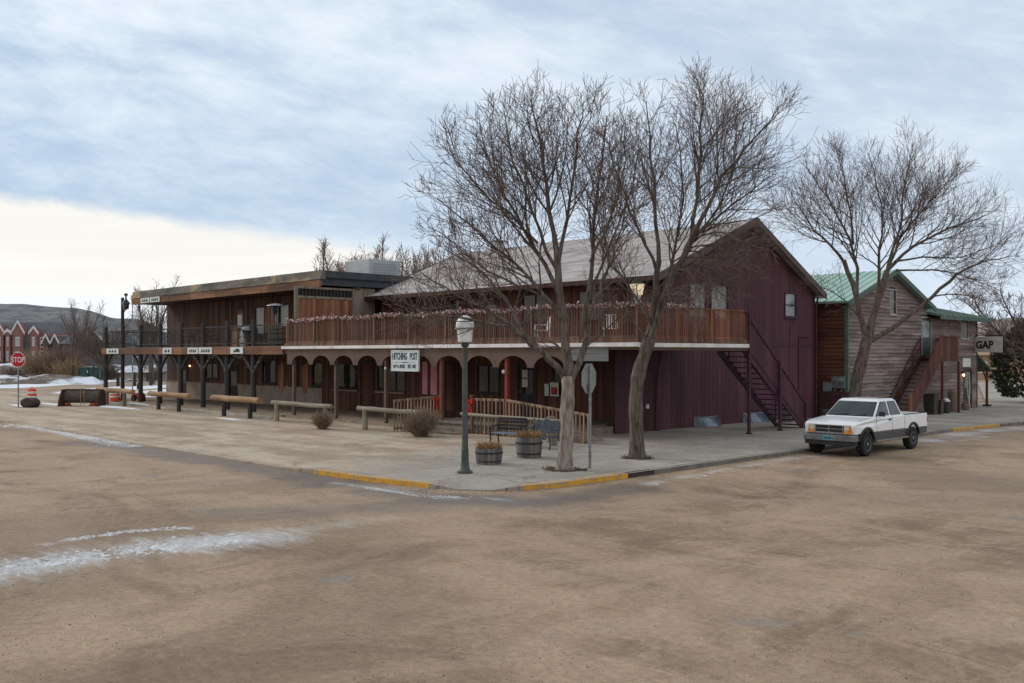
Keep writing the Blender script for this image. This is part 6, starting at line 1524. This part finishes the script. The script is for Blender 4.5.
# --- tree 1: whitish trunk by the planters
d1_ = (CH-.12)*F/(469.5-HZ)
T = Tree(11, d1_); T.squash = .06
T.limb([(565, 469.5), (566, 450), (567, 425), (568, 400), (568, 376)], 0, 0, .195, .17, 0, True)
q1 = flare_base(T, 565, 469.5, d1_, .195)
T.limb([(568, 378), (567, 350), (563, 320), (560, 288), (557, 250)], 0, .2, .21, .13, 0)
T.limb([(557, 252), (551, 205), (543, 155), (535, 112), (531, 88)], .2, .6, .12, .02, 2.3, dens=1.1)
T.limb([(558, 262), (566, 215), (574, 165), (580, 120), (583, 90)], .2, -.8, .09, .018, 2.0, dens=1.1)
T.limb([(568, 382), (556, 366), (541, 352), (525, 338), (509, 324)], 0, -.6, .16, .095, 0)
T.limb([(511, 326), (492, 312), (470, 302), (446, 287), (420, 270)], -.6, -1.6, .085, .018, 2.0)
T.limb([(511, 326), (482, 322), (452, 318), (424, 312), (398, 300)], -.6, -2.2, .065, .016, 1.8)
T.limb([(527, 340), (514, 312), (497, 286), (474, 262), (446, 246)], -.4, .8, .08, .018, 2.0)
T.limb([(570, 384), (580, 362), (588, 340), (586, 318), (589, 290)], 0, .3, .15, .11, 0)
T.limb([(589, 292), (592, 250), (596, 200), (600, 150), (607, 104)], .3, .9, .105, .02, 2.1, dens=1.1)
T.limb([(586, 322), (600, 290), (612, 258), (622, 222), (628, 190)], .2, -1.0, .08, .018, 1.8)
T.limb([(563, 322), (546, 296), (522, 268), (494, 242), (462, 214), (437, 192)], .1, -.7, .10, .018, 2.3, dens=1.1)
T.limb([(560, 296), (545, 262), (525, 228), (505, 190), (488, 150), (480, 112)], .1, 1.2, .10, .018, 2.4, dens=1.1)
T.limb([(538, 240), (508, 208), (478, 182), (455, 152), (447, 128)], .3, .2, .06, .015, 2.0)
T.limb([(558, 270), (540, 225), (520, 175), (508, 130), (504, 98)], .2, -.6, .08, .016, 2.1)
T.limb([(545, 296), (520, 285), (488, 272), (455, 238), (428, 222)], 0, 1.3, .06, .015, 1.9)
T.limb([(575, 372), (565, 352), (548, 340), (533, 330)], 0, .7, .06, .03, 1.3)
T.limb([(590, 300), (604, 262), (618, 225), (632, 180), (640, 140)], .3, .9, .07, .016, 2.1)
T.limb([(590, 260), (606, 228), (618, 190), (624, 150), (626, 112)], .3, -.4, .06, .016, 2.0)
T.limb([(583, 350), (600, 335), (615, 322), (628, 305)], .1, -.7, .05, .015, 1.2)
T.finish('ash_tree', 'bare many-stemmed tree with whitish trunk, beside the stop sign pole', 'tree', q1, barkpale, 'bare street trees on the pavement'); treebed(q1, .62, 1)
# --- tree 2
d2_ = (CH-.12)*F/(458-HZ)
T = Tree(23, d2_); T.squash = .065; T.xlim = 690
T.limb([(637, 458), (636, 432), (636, 405), (637, 380), (644, 356), (650, 338)], 0, 0, .215, .175, 0, True)
q2 = flare_base(T, 637, 458, d2_, .213)
T.limb([(646, 350), (653, 322), (657, 290), (659, 258)], 0, .3, .19, .13, 0)
T.limb([(659, 262), (655, 215), (652, 170), (650, 125), (646, 88)], .3, .8, .11, .018, 2.3)
T.limb([(658, 275), (645, 240), (630, 205), (617, 168), (608, 130)], .2, -.9, .085, .018, 2.1)
T.limb([(650, 340), (662, 305), (674, 272), (690, 238), (700, 220)], 0, -.5, .17, .12, 0)
T.limb([(692, 236), (698, 190), (704, 140), (706, 100), (701, 70)], -.3, .4, .10, .018, 2.4, dens=1.1)
T.limb([(699, 222), (722, 182), (748, 150), (778, 120), (800, 104)], -.5, -1.4, .10, .016, 2.4, dens=1.1)
T.limb([(688, 242), (716, 215), (745, 198), (775, 178), (792, 168)], -.4, .8, .075, .015, 2.1)
T.limb([(664, 300), (672, 262), (682, 215), (684, 165), (676, 115)], 0, 1.0, .10, .018, 2.2, dens=1.1)
T.limb([(678, 268), (696, 235), (728, 200), (745, 160), (752, 112)], -.2, 1.4, .08, .016, 2.2)
T.limb([(676, 270), (700, 262), (724, 258), (748, 246), (772, 240)], -.2, -.9, .06, .014, 1.7)
pale_ = [[(688, 248), (705, 246), (722, 262), (736, 284), (756, 294)], [(682, 255), (700, 252), (712, 272), (724, 290), (742, 300)], [(690, 244), (716, 240), (742, 254), (764, 268), (786, 270)], [(676, 268), (690, 268), (699, 284), (708, 298)], [(672, 272), (664, 282), (668, 300), (680, 312), (700, 318)], [(694, 236), (720, 226), (745, 232), (770, 245), (800, 246)], [(664, 296), (680, 290), (694, 300), (704, 318)]]
for k, P_ in enumerate(pale_): T.limb(P_, -.3, -1.2-.25*k, .038, .010, 1.25, droop=.015, dens=1.9, maxl=2, t0=.08)
T.limb([(653, 330), (636, 300), (622, 275), (604, 250), (592, 225)], 0, 1.0, .09, .016, 1.9)
T.limb([(650, 342), (630, 318), (612, 300), (594, 290)], 0, -.9, .05, .015, 1.3)
T.finish('ash_tree', 'bare tree with forked grey trunk in front of the maroon gable wall', 'tree', q2, bark, 'bare street trees on the pavement'); treebed(q2, .5, 2)
# --- tree 3 behind the pickup
d3_ = (CH-.12)*F/(431-HZ)
T = Tree(37, d3_); T.squash = .08
T.limb([(853, 431), (854, 405), (857, 380), (863, 355), (868, 336)], 0, 0, .245, .205, 0, True)
q3 = flare_base(T, 853, 431, d3_, .245)
T.limb([(867, 340), (859, 308), (853, 283), (844, 257)], 0, -.3, .20, .13, 0)
T.limb([(845, 260), (830, 240), (813, 224), (801, 204), (791, 184)], -.3, -1.2, .10, .018, 2.9)
T.limb([(857, 300), (857, 265), (851, 236), (838, 208), (820, 176), (801, 150)], 0, .9, .12, .018, 3.0, dens=.9)
T.limb([(853, 240), (850, 205), (845, 168), (838, 135)], .5, 0, .08, .016, 2.6)
T.limb([(869, 338), (877, 303), (887, 268)], 0, .2, .24, .16, 0)
T.limb([(887, 270), (893, 246), (903, 212), (905, 172), (914, 128)], .2, .8, .11, .018, 3.0, dens=.9)
T.limb([(887, 268), (903, 250), (926, 234), (951, 221), (976, 213), (992, 205)], .2, -.9, .12, .016, 3.0, dens=.9)
T.limb([(889, 262), (899, 234), (916, 210), (936, 188), (956, 160)], .2, 1.4, .09, .016, 2.8)
T.limb([(876, 302), (880, 272), (878, 245), (884, 214), (878, 180), (868, 140)], .1, -1.1, .12, .018, 2.8, dens=.9)
T.limb([(895, 258), (925, 252), (950, 256), (975, 250), (998, 238)], 0, 1.8, .07, .014, 2.5)
T.limb([(869, 342), (885, 332), (902, 322), (922, 306), (940, 287), (957, 271)], 0, -.9, .15, .085, 0)
T.limb([(957, 272), (978, 259), (1000, 255), (1020, 252)], -.9, -1.3, .075, .014, 2.4)
T.limb([(930, 297), (950, 292), (975, 296), (1000, 306)], -.6, .5, .05, .012, 1.8)
T.limb([(896, 268), (920, 266), (948, 268), (976, 278), (1004, 292)], .1, -1.6, .065, .014, 2.4)
T.limb([(861, 320), (845, 300), (828, 288), (812, 282)], 0, -.6, .05, .012, 1.6)
T.finish('ash_tree', 'bare leaning tree behind the white pickup in front of the green roofed building', 'tree', q3, bark, 'bare street trees on the pavement')
# --- generic bare trees farther off
def bare(p, H, seed, label, name='bare_tree', spread=.8, tm=None, bm_=None, group=None, stems=5, dens=.5, maxl=2, rmin=.014):
    T = Tree(seed, 0); T.rmin = rmin; r_ = T.r; r0 = H*.022; fork = H*r_.uniform(.16, .24)
    lean = Vector((r_.uniform(-.06, .06), r_.uniform(-.06, .06), 0))
    pts = [p+Vector((0, 0, -.1)), p+lean*fork*.5+Vector((0, 0, fork*.5)), p+lean*fork+Vector((0, 0, fork))]
    T.trunk.tube(pts, [r0*1.25, r0*1.05, r0], 8, False); top = pts[-1]
    for k in range(stems):
        a = 2*math.pi*(k+r_.random()*.7)/stems; sp = spread*r_.uniform(.35, 1.0); d = Vector((math.cos(a)*sp, math.sin(a)*sp, 1)).normalized()
        L = (H-fork)*r_.uniform(.72, 1.0); N = 7; P = [top.copy()]; q = top.copy()
        for i in range(N): d = (d+Vector((0, 0, .06))+T.perp(d)*.09).normalized(); q = q+d*L/N; P.append(q.copy())
        rs = [r0*.62*(1-.9*i/N)+.006 for i in range(N+1)]; T.limbs.tube(P, rs, 5, False)
        T.kids(P, rs, L, 0, .12, maxl, dens, .12, H*.22)
    # keep far twigs wide enough to read
    t = T.finish(name, label, 'tree', p, bm_ or bark, group, tm); return t
# ================================================================== LEFT SIDE OF THE LOT AND THE FAR GROUND
# traffic drums
def drum(p, label, s=1., hgt=.95, group='orange traffic drums'):
    t = thing('traffic_drum', label, 'traffic drum', (p.x, p.y, p.z), group); r = .28*s; H = hgt
    mb = MB(); mb.lathe([(r*1.25, 0), (r*1.25, .06), (r*1.05, .07)], p, 18); mb.build('base', rubber, t)
    mb = MB(); mb.lathe([(r*1.03, .07), (r, H*.3), (r*.97, H*.3), (r*.92, H*.62), (r*.90, H*.62), (r*.82, H*.96), (r*.5, H), (0, H)], p, 18); mb.build('body', orange, t)
    for z, q in ((.42, .965), (.70, .905)): mb = MB(); mb.lathe([(r*q+.006, H*z), (r*(q-.02)+.006, H*(z+.13))], p, 18); mb.build('reflective_band', white, t)
    mb = MB(); mb.tube([p+Vector((-.1, 0, H)), p+Vector((-.08, 0, H+.08)), p+Vector((.08, 0, H+.08)), p+Vector((.1, 0, H))], .02, 5); mb.build('handle', orange, t)
    return t
drum(gnd(32, 405, .0), 'orange and white traffic drum behind the dark boulder by the stop sign', 1., 1.0)
drum(gnd(115, 402, .0), 'orange and white drum seen between the left posts of the hitching rail', 1.15, .75)
drum(gnd(66.5, 406, .0), 'short orange drum at the left foot of the snow pusher', .85, .42)
drum(gnd(94, 406, .0), 'short orange drum with white cap at the right foot of the snow pusher', .85, .45)
# boulder
q = gnd(30, 407.6); mb = MB(); N, K = 22, 12; V = []
for k in range(K+1):
    ph = math.pi*k/K
    for i in range(N):
        a = 2*math.pi*i/N; d = Vector((math.cos(a)*math.sin(ph), math.sin(a)*math.sin(ph), math.cos(ph)))
        rr = 1+.28*mnoise.noise(d*1.6+Vector((3, 1, 2)))+.10*mnoise.noise(d*5)
        V.append((q.x+d.x*rr*.56, q.y+d.y*rr*.5, max(-.02, .26+d.z*rr*.36)))
mb.add(V, [(k*N+i, k*N+(i+1) % N, (k+1)*N+(i+1) % N, (k+1)*N+i) for k in range(K) for i in range(N)], True)
tag(recentre(mb.build('boulder', mat('dark_boulder', (.045, .034, .03), (.08, .062, .055), 3, rough=.95, bump=.8, bscale=8))), 'dark brown boulder at the foot of the red stop sign', 'boulder')
# snow pusher
a_, c_ = gnd(61, 406.5), gnd(100.5, 406.5); ux = (c_-a_).normalized(); uy = Vector((-ux.y, ux.x, 0)); Lp = (c_-a_).length
t = thing('snow_pusher', 'dark rusty snow pusher blade with end plates standing on the lot', 'snow pusher', tuple((a_+c_)/2))
rusty = mat('rusty_dark_steel', (.055, .028, .024), (.085, .04, .03), 4, rough=.8, bump=.3); blade = mat('scuffed_dark_blade', (.05, .042, .04), (.10, .08, .07), 3, (1, 1, 4), rough=.6)
def PP(x, y, z): return a_+ux*x+uy*y+Vector((0, 0, z))
mb = MB(); K = 8; V = []
for i in range(K+1):
    an = R(-50+110*i/K); y, z = .55-.42*math.cos(an), .55+.46*math.sin(an)
    V += [PP(.1, y, z), PP(Lp-.1, y, z), PP(.1, y+.03, z), PP(Lp-.1, y+.03, z)]
mb.add(V, [(4*i, 4*i+1, 4*i+5, 4*i+4) for i in range(K)]+[(4*i+2, 4*i+6, 4*i+7, 4*i+3) for i in range(K)], True); mb.build('blade', blade, t)
for x in (0, Lp-.09):
    mb = MB(); P2 = [(-.45, .02), (.75, .02), (.75, .7), (.5, 1.0), (.05, 1.0), (-.3, .5)]
    V = [PP(x, y, z) for y, z in P2]+[PP(x+.09, y, z) for y, z in P2]; n = 6
    mb.add(V, [tuple(range(n-1, -1, -1)), tuple(range(n, 2*n))]+[(i, (i+1) % n, n+(i+1) % n, n+i) for i in range(n)]); mb.build('end_plate', rusty, t)
mb = MB(); mb.bar(PP(.09, .35, .98), PP(Lp-.09, .35, .98), .08, .08); mb.build('top_bar', rusty, t)
for x in (Lp*.48, Lp*.57): mb = MB(); mb.bar(PP(x, .08, .05), PP(x, .08, .98), .05, .02); mb.build('strap', logwood, t)
# red log winch / hitch with black hoop
q = gnd(139, 402.5); t = thing('trailer_hitch', 'small red trailer hitch with black hoop behind the third deck post', 'trailer', (q.x, q.y, 0))
mb = MB(); mb.box(q.x-.5, q.x+.4, q.y-.2, q.y+.2, .2, .62); mb.build('frame', red, t, .03)
mb = MB(); mb.tube([(q.x+.1+.32*math.cos(a), q.y, .95+.32*math.sin(a)) for a in [R(200-30*k) for k in range(9)]], .055, 8); mb.build('hoop', black, t)
for s in (-1, 1): mb = MB(); mb.tube([(q.x-.1, q.y+s*.25, .26), (q.x-.1, q.y+s*.37, .26)], .26, 18); mb.build('wheel', rubber, t)
mb = MB(); mb.tube([(q.x-.4, q.y, .5), (q.x-1.6, q.y-.1, .75)], .05, 8); mb.build('tongue', yellow, t)
# green cabinet, with a dark post in front
q0, q1_ = gnd(78.5, 382.5), gnd(98.5, 382.5); c = (q0+q1_)/2
t = thing('utility_cabinet', 'big dark green enclosed bin standing by the snowy bank', 'cabinet', (c.x, c.y, gz(c.y)))
ux = (q1_-q0).normalized(); uy = Vector((-ux.y, ux.x, 0)); L = (q1_-q0).length
def cab(mb, x0, x1, y0, y1, z0, z1): mb.hexa([q0+ux*x+uy*y+Vector((0, 0, z)) for z in (z0, z1) for x, y in ((x0, y0), (x1, y0), (x1, y1), (x0, y1))]); return mb
cab(MB(), 0, L, 0, .7, -.2, 1.55).build('body', cabgreen, t); cab(MB(), -.05, L+.05, -.05, .75, 1.56, 1.66).build('lid', cabgreen, t)
mb = MB()
for k in (0.02, .5, .98): cab(mb, L*k-.04, L*k+.04, -.05, -.003, -.2, 1.5)
mb.build('rib', iron, t); cab(MB(), L*.42, L*.52, -.02, -.004, 1.05, 1.3).build('label_plate', white, t)
# fence posts along the far side of the lot
for k, px in enumerate((73, 93.5, 118, 134.5, 151)):
    q = gnd(px, 383 if k < 2 else 386); g0 = gz(q.y); t = thing('fence_post', ['thin dark post just left of the green cabinet', 'dark post in front of the green cabinet', 'dark post seen left of the second deck post', 'dark post in front of the low white building', 'dark post right of the third deck post'][k], 'post', (q.x, q.y, g0))
    mb = MB(); mb.tube([q+Vector((0, 0, g0)), q+Vector((0, 0, g0+1.9 if k < 2 else g0+1.3))], .16 if k > 1 else .09, 8); mb.build('post', darkpost, t)
    mb = MB(); mb.lathe([(.17 if k > 1 else .1, 0), (0, .08)], q+Vector((0, 0, g0+1.9 if k < 2 else g0+1.3)), 8); mb.build('cap', iron, t)
# ---- far buildings: facade frame helper (x along the facade to the right, y away from us)
def frame(pxa, pxb, d):
    a, c = at(pxa, d), at(pxb, d); ux = (c-a).normalized(); return a, ux, Vector((-ux.y, ux.x, 0)), (c-a).length
def fb(mb, fr, x0, x1, y0, y1, z0, z1): a, ux, uy, L = fr; mb.hexa([a+ux*x+uy*y+Vector((0, 0, z)) for z in (z0, z1) for x, y in ((x0, y0), (x1, y0), (x1, y1), (x0, y1))]); return mb
def fpoly(mb, fr, poly, y0, y1):
    a, ux, uy, L = fr; n = len(poly); V = [a+ux*x+uy*y+Vector((0, 0, z)) for y in (y0, y1) for x, z in poly]
    mb.add(V, [tuple(range(n)), tuple(range(2*n-1, n-1, -1))]+[(i, n+i, n+(i+1) % n, (i+1) % n) for i in range(n)]); return mb
brickr = mat('hazed_red_siding', (.27, .135, .125), (.20, .11, .11), .5, rough=.85); greyr = mat('blue_grey_roof', (.21, .235, .27), (.16, .18, .21), .3, rough=.85, spec=.2)  # hotel siding toned lighter to paint in the distance haze
greyw = mat('slate_siding', (.145, .15, .16), (.105, .11, .12), .5, rough=.85); winw = mat('pale_window', (.42, .43, .45), (.30, .32, .34), .7, rough=.3)
def zpx(py, d): return CH+(HZ-py)*d/F
d = 185; fr = frame(-40, 76, d); mppx = d/F
hotel = thing('hotel_building', 'long red three storey hotel with white trimmed gables below the hills', 'building', tuple(at(18, d)))
ez = zpx(333.5, d); L = fr[3]
fb(MB(), fr, 0, L, 0, 14, -1, ez).build('wall', brickr, hotel)
mb = MB(); fpoly(mb, (fr[0], fr[1], fr[2], L), [(0, 0)]*0 or [(-.4, ez), (L+.4, ez), (L-2.5, zpx(322, d)), (2, zpx(322, d))], 1.2, 12.5); mb.build('roof', greyr, hotel)
def fx(px): return (px+40)*L/116
for px, pk, w_ in ((2.3, 325, 4), (21, 322.5, 5.2), (-18, 324, 5), (36.7, 328, 3.2), (11, 331, 2.4)):
    cx = fx(px); w = w_*mppx; zt = zpx(pk, d)
    mb = MB(); fpoly(mb, fr, [(cx-w, -1), (cx+w, -1), (cx+w, ez+.1), (cx, zt), (cx-w, ez+.1)], -1.2, 6); g_ = mb.build('gable', brickr, hotel)
    mb = MB()
    for s in (-1, 1): mb.add([fr[0]+fr[1]*x+fr[2]*y+Vector((0, 0, z)) for y in (-1.35, -1.22) for x, z in ((cx+s*(w+.35), ez-.3), (cx+s*(w+.35), ez+.25), (cx, zt+.45), (cx, zt-.1))], [(0, 1, 2, 3), (7, 6, 5, 4), (0, 4, 5, 1), (1, 5, 6, 2), (2, 6, 7, 3), (3, 7, 4, 0)])
    mb.build('white_trim', white, g_)
    for z in (ez-1.6, ez-4.4, ez-7.0):
        mb = MB(); fb(mb, fr, cx-w*.42, cx+w*.42, -1.3, -1.21, z-.9, z+.9); wn_ = mb.build('window', white, hotel); mb = MB()
        for s in (-1, 1): fb(mb, fr, cx+s*w*.2-w*.15, cx+s*w*.2+w*.15, -1.34, -1.305, z-.75, z+.75)
        mb.build('pane', winw, wn_)
for px in (7, 15.5, 28.5, 32.5, 44, 50, 56, 66, 72, -8, -28):
    for z in (ez-1.7, ez-4.4, ez-7.0):
        cx = fx(px); mb = MB(); fb(mb, fr, cx-.75, cx+.75, -.12, -.01, z-1, z+1); wn_ = mb.build('window', white, hotel); fb(MB(), fr, cx-.55, cx+.55, -.16, -.125, z-.8, z+.8).build('pane', glass, wn_)
for px in (14, 30): cx = fx(px); fb(MB(), fr, cx-1.4, cx+1.4, -.6, -.02, -1, ez-.4).build('dark_bay', greyw, hotel)
# dark gabled houses
def house(pxa, pxb, d, ridge, eave, wm, rm, label, name='house', depth=9, gables=1, z0=-.3, base=None):
    fr = frame(pxa, pxb, d); L = fr[3]; ez, rz = zpx(eave, d), zpx(ridge, d)
    t = thing(name, label, 'building', tuple(at((pxa+pxb)/2, d, z0)))
    fb(MB(), fr, 0, L, 0, depth, z0, ez).build('wall', wm, t)
    mb = MB(); a, ux, uy, _ = fr
    V = [a+ux*x+uy*y+Vector((0, 0, z)) for x, y, z in ((-.3, -.5, ez-.15), (L+.3, -.5, ez-.15), (L+.3, depth+.5, ez-.15), (-.3, depth+.5, ez-.15), (-.3, depth/2, rz), (L+.3, depth/2, rz))]
    mb.add(V, [(0, 1, 5, 4), (2, 3, 4, 5), (0, 4, 3), (1, 2, 5), (3, 2, 1, 0)]); rf = mb.build('roof', rm, t)
    n = max(1, int(L/4.5))
    for i in range(n):
        cx = L*(i+.5)/n
        for z in ([ez-1.6] if ez < 5 else [ez-1.6, ez-4.4]):
            w_ = fb(MB(), fr, cx-.7, cx+.7, -.1, -.01, z-.8, z+.7).build('window', white, t); fb(MB(), fr, cx-.52, cx+.52, -.14, -.105, z-.62, z+.52).build('pane', glass, w_)
    if gables:
        for g in range(gables):
            cx = L*(g+.5)/gables+.0; w = L/gables*.3; zt = rz*.98; m2 = MB(); fpoly(m2, fr, [(cx-w, z0), (cx+w, z0), (cx+w, ez), (cx, zt), (cx-w, ez)], -1.0, depth/2); gg = m2.build('gable', wm, t)
            m2 = MB()
            for s in (-1, 1): m2.add([a+ux*x+uy*y+Vector((0, 0, z)) for y in (-1.15, -1.02) for x, z in ((cx+s*(w+.3), ez-.3), (cx+s*(w+.3), ez+.12), (cx, zt+.35), (cx, zt-.05))], [(0, 1, 2, 3), (7, 6, 5, 4), (0, 4, 5, 1), (1, 5, 6, 2), (2, 6, 7, 3), (3, 7, 4, 0)])
            m2.build('white_trim', white, gg)
    return t
house(78, 114, 150, 331, 342, greyw, greyr, 'dark grey house with pale gable trim right of the red hotel', gables=1)
house(44, 62, 160, 335, 343, mat('brown_siding', (.13, .10, .085), (.09, .07, .06), .5, rough=.85), greyr, 'small brown gabled house in front of the red hotel', gables=2)
house(100, 152, 170, 336, 344, greyw, greyr, 'grey roofed house behind the left end of the deck railing', gables=0)
cream_ = mat('cream_siding', (.42, .38, .33), (.34, .30, .26), .6, rough=.85)
house(121, 146, 112, 366, 371, cream_, snow, 'low cream shed with snowy roof behind the deck posts', 'shed', 5, 0)
house(147, 168, 118, 364, 370, white, greyr, 'low white shed behind the right pair of open deck posts', 'shed', 5, 0)
tanb = mat('tan_stucco', (.40, .27, .17), (.33, .22, .14), .4, rough=.9)
house(955, 1060, 120, 348, 354, tanb, tanb, 'long low tan building at the far right beyond the evergreen', 'building', 8, 0, base=1)
# ---- far trees and shrubs
def bush(p, r, h, n, seed, label, m_, name='shrub', group=None):
    rnd = random.Random(seed); mb = MB()
    for k in range(n):
        a = rnd.uniform(0, 6.28); e = rnd.uniform(.5, 1.5); q = p+Vector((rnd.gauss(0, r*.35), rnd.gauss(0, r*.35), 0)); d = Vector((math.cos(a)*math.cos(e), math.sin(a)*math.cos(e), math.sin(e))); L = h*rnd.uniform(.5, 1.05)
        pts = [q]; 
        for i in range(3): d = (d+Vector((rnd.gauss(0, .15), rnd.gauss(0, .15), rnd.gauss(.03, .1)))).normalized(); q = q+d*L/3; pts.append(q)
        w = .02+h*.003; mb.tube(pts, [w*1.4, w, w*.8, w*.4], 3, False)
        for j in (1, 2): dd = Vector((rnd.gauss(0, 1), rnd.gauss(0, 1), rnd.uniform(.2, 1))).normalized(); mb.tube([pts[j], pts[j]+dd*L*.28], [w*.7, w*.35], 3, False)
    return tag(recentre(mb.build(name, m_)), label, name, group)
redtw = mat('red_brown_brush', (.19, .125, .10), (.14, .09, .075), 2, rough=.95); tanbr = mat('tan_brush', (.34, .25, .15), (.26, .19, .12), 2, rough=.95); greybr = mat('grey_brown_brush', (.17, .13, .11), (.12, .095, .085), 2, rough=.95)
bush(gnd(39, 377.5), 1.8, 4.2, 330, 1, 'tan straw coloured shrub right of the red stop sign', tanbr, group='shrubs at the edge of the lot')
bush(gnd(64, 378), 2.2, 4.6, 420, 2, 'large reddish brown bare thicket left of the green cabinet', redtw, group='shrubs at the edge of the lot')
bush(gnd(68, 379), 1.8, 3.0, 220, 3, 'low tan brush just left of the green cabinet', tanbr, group='shrubs at the edge of the lot')
bush(gnd(51, 376), 1.8, 3.6, 240, 4, 'reddish bare shrub in front of the small gabled house', redtw, group='shrubs at the edge of the lot')
bush(gnd(14, 380), 2.2, 2.0, 200, 5, 'low grey brown brush on the bank at the far left', greybr, group='shrubs at the edge of the lot')
bush(gnd(150, 380), 1.8, 2.2, 200, 6, 'grey brown brush in front of the low white shed', greybr, group='shrubs at the edge of the lot')
bush(gnd(108, 378), 2.2, 2.6, 240, 7, 'grey brush right of the green cabinet', greybr, group='shrubs at the edge of the lot')
bare(gnd(98, 379.5), 9.0, 5, 'big dark bare tree behind the green cabinet', spread=1.1, stems=7, dens=.75, maxl=3, tm=greybr, group='bare trees beyond the lot')
bare(gnd(104, 379), 7.6, 6, 'bare tree right of the green cabinet at the end of the deck', spread=.9, stems=6, dens=.7, tm=greybr, group='bare trees beyond the lot')
bare(gnd(80, 374), 12.5, 8, 'tall thin bare tree rising above the hill line', spread=.5, stems=6, dens=.7, tm=greybr, group='bare trees beyond the lot')
bare(gnd(152, 384), 11.5, 9, 'slender bare tree left of the upstairs wall of the saloon', spread=.5, stems=7, dens=.8, tm=greybr, group='bare trees beyond the lot')
for k, (px, d, H) in enumerate(((338, 78, 12.5), (362, 84, 13.6), (385, 80, 13), (408, 86, 13.2), (430, 82, 12.5))):
    q = at(px, d, 0); q.z = gz(q.y)
    bare(q, H, 40+k, ['bare reddish tree behind the saloon roof, left of the air unit', 'bare reddish tree directly behind the air unit', 'bare reddish tree right of the air unit', 'bare tree behind the left end of the grey shingle roof', 'bare tree above the grey shingle roof left part'][k], spread=.5, stems=8, dens=1.1, maxl=2, tm=barkred, bm_=barkred, group='bare trees behind the saloon')
q = at(1052, 60, 0); q.z = gz(q.y); bare(q, 9.5, 61, 'broad bare tree leaning in from the right edge of the picture', spread=1.9, stems=9, dens=.8, maxl=3, group=None)
q = at(1006, 95, 0); q.z = gz(q.y); bare(q, 8, 62, 'distant bare tree behind the projecting sign', spread=.9, stems=6, dens=.7, tm=greybr)
# dark evergreen at the right edge
c = at(1034, 62, 0); c.z = gz(c.y)
t = thing('juniper_tree', 'dense dark green rounded juniper at the right edge', 'tree', tuple(c))
mb = MB(); mb.tube([c, c+Vector((.05, 0, 1.5)), c+Vector((0, .05, 3.6))], [.2, .16, .06], 8); mb.build('trunk', bark, t)
rnd = random.Random(77); mb = MB()
for k in range(2600):
    a = rnd.uniform(0, 6.283); zz = rnd.random(); prof_ = 2.75*(math.sin(math.pi*min(1, (zz*.86+.14)))**.55)*(1-.15*zz)
    rr = prof_*(1+.16*mnoise.noise(Vector((math.cos(a)*2, math.sin(a)*2, zz*4))))*rnd.uniform(.45, 1.0)**.5
    p = c+Vector((rr*math.cos(a), rr*math.sin(a), 0.45+zz*5.0)); out = Vector((math.cos(a), math.sin(a), rnd.uniform(.1, 1.1))).normalized()
    for j in range(3):
        d_ = (out+Vector((rnd.gauss(0, .4), rnd.gauss(0, .4), rnd.gauss(0, .4)))).normalized(); e = d_.orthogonal().normalized()*rnd.uniform(.025, .06); s_ = rnd.uniform(.16, .38)
        mb.add([p-e, p+e, p+d_*s_*.6+e*.8, p+d_*s_, p+d_*s_*.6-e*.8], [(0, 1, 2, 3, 4)])
mb.build('foliage', mat('juniper_green', (.028, .040, .026), (.050, .062, .036), 1.6, rough=.9, lo=.4, hi=.6), t)
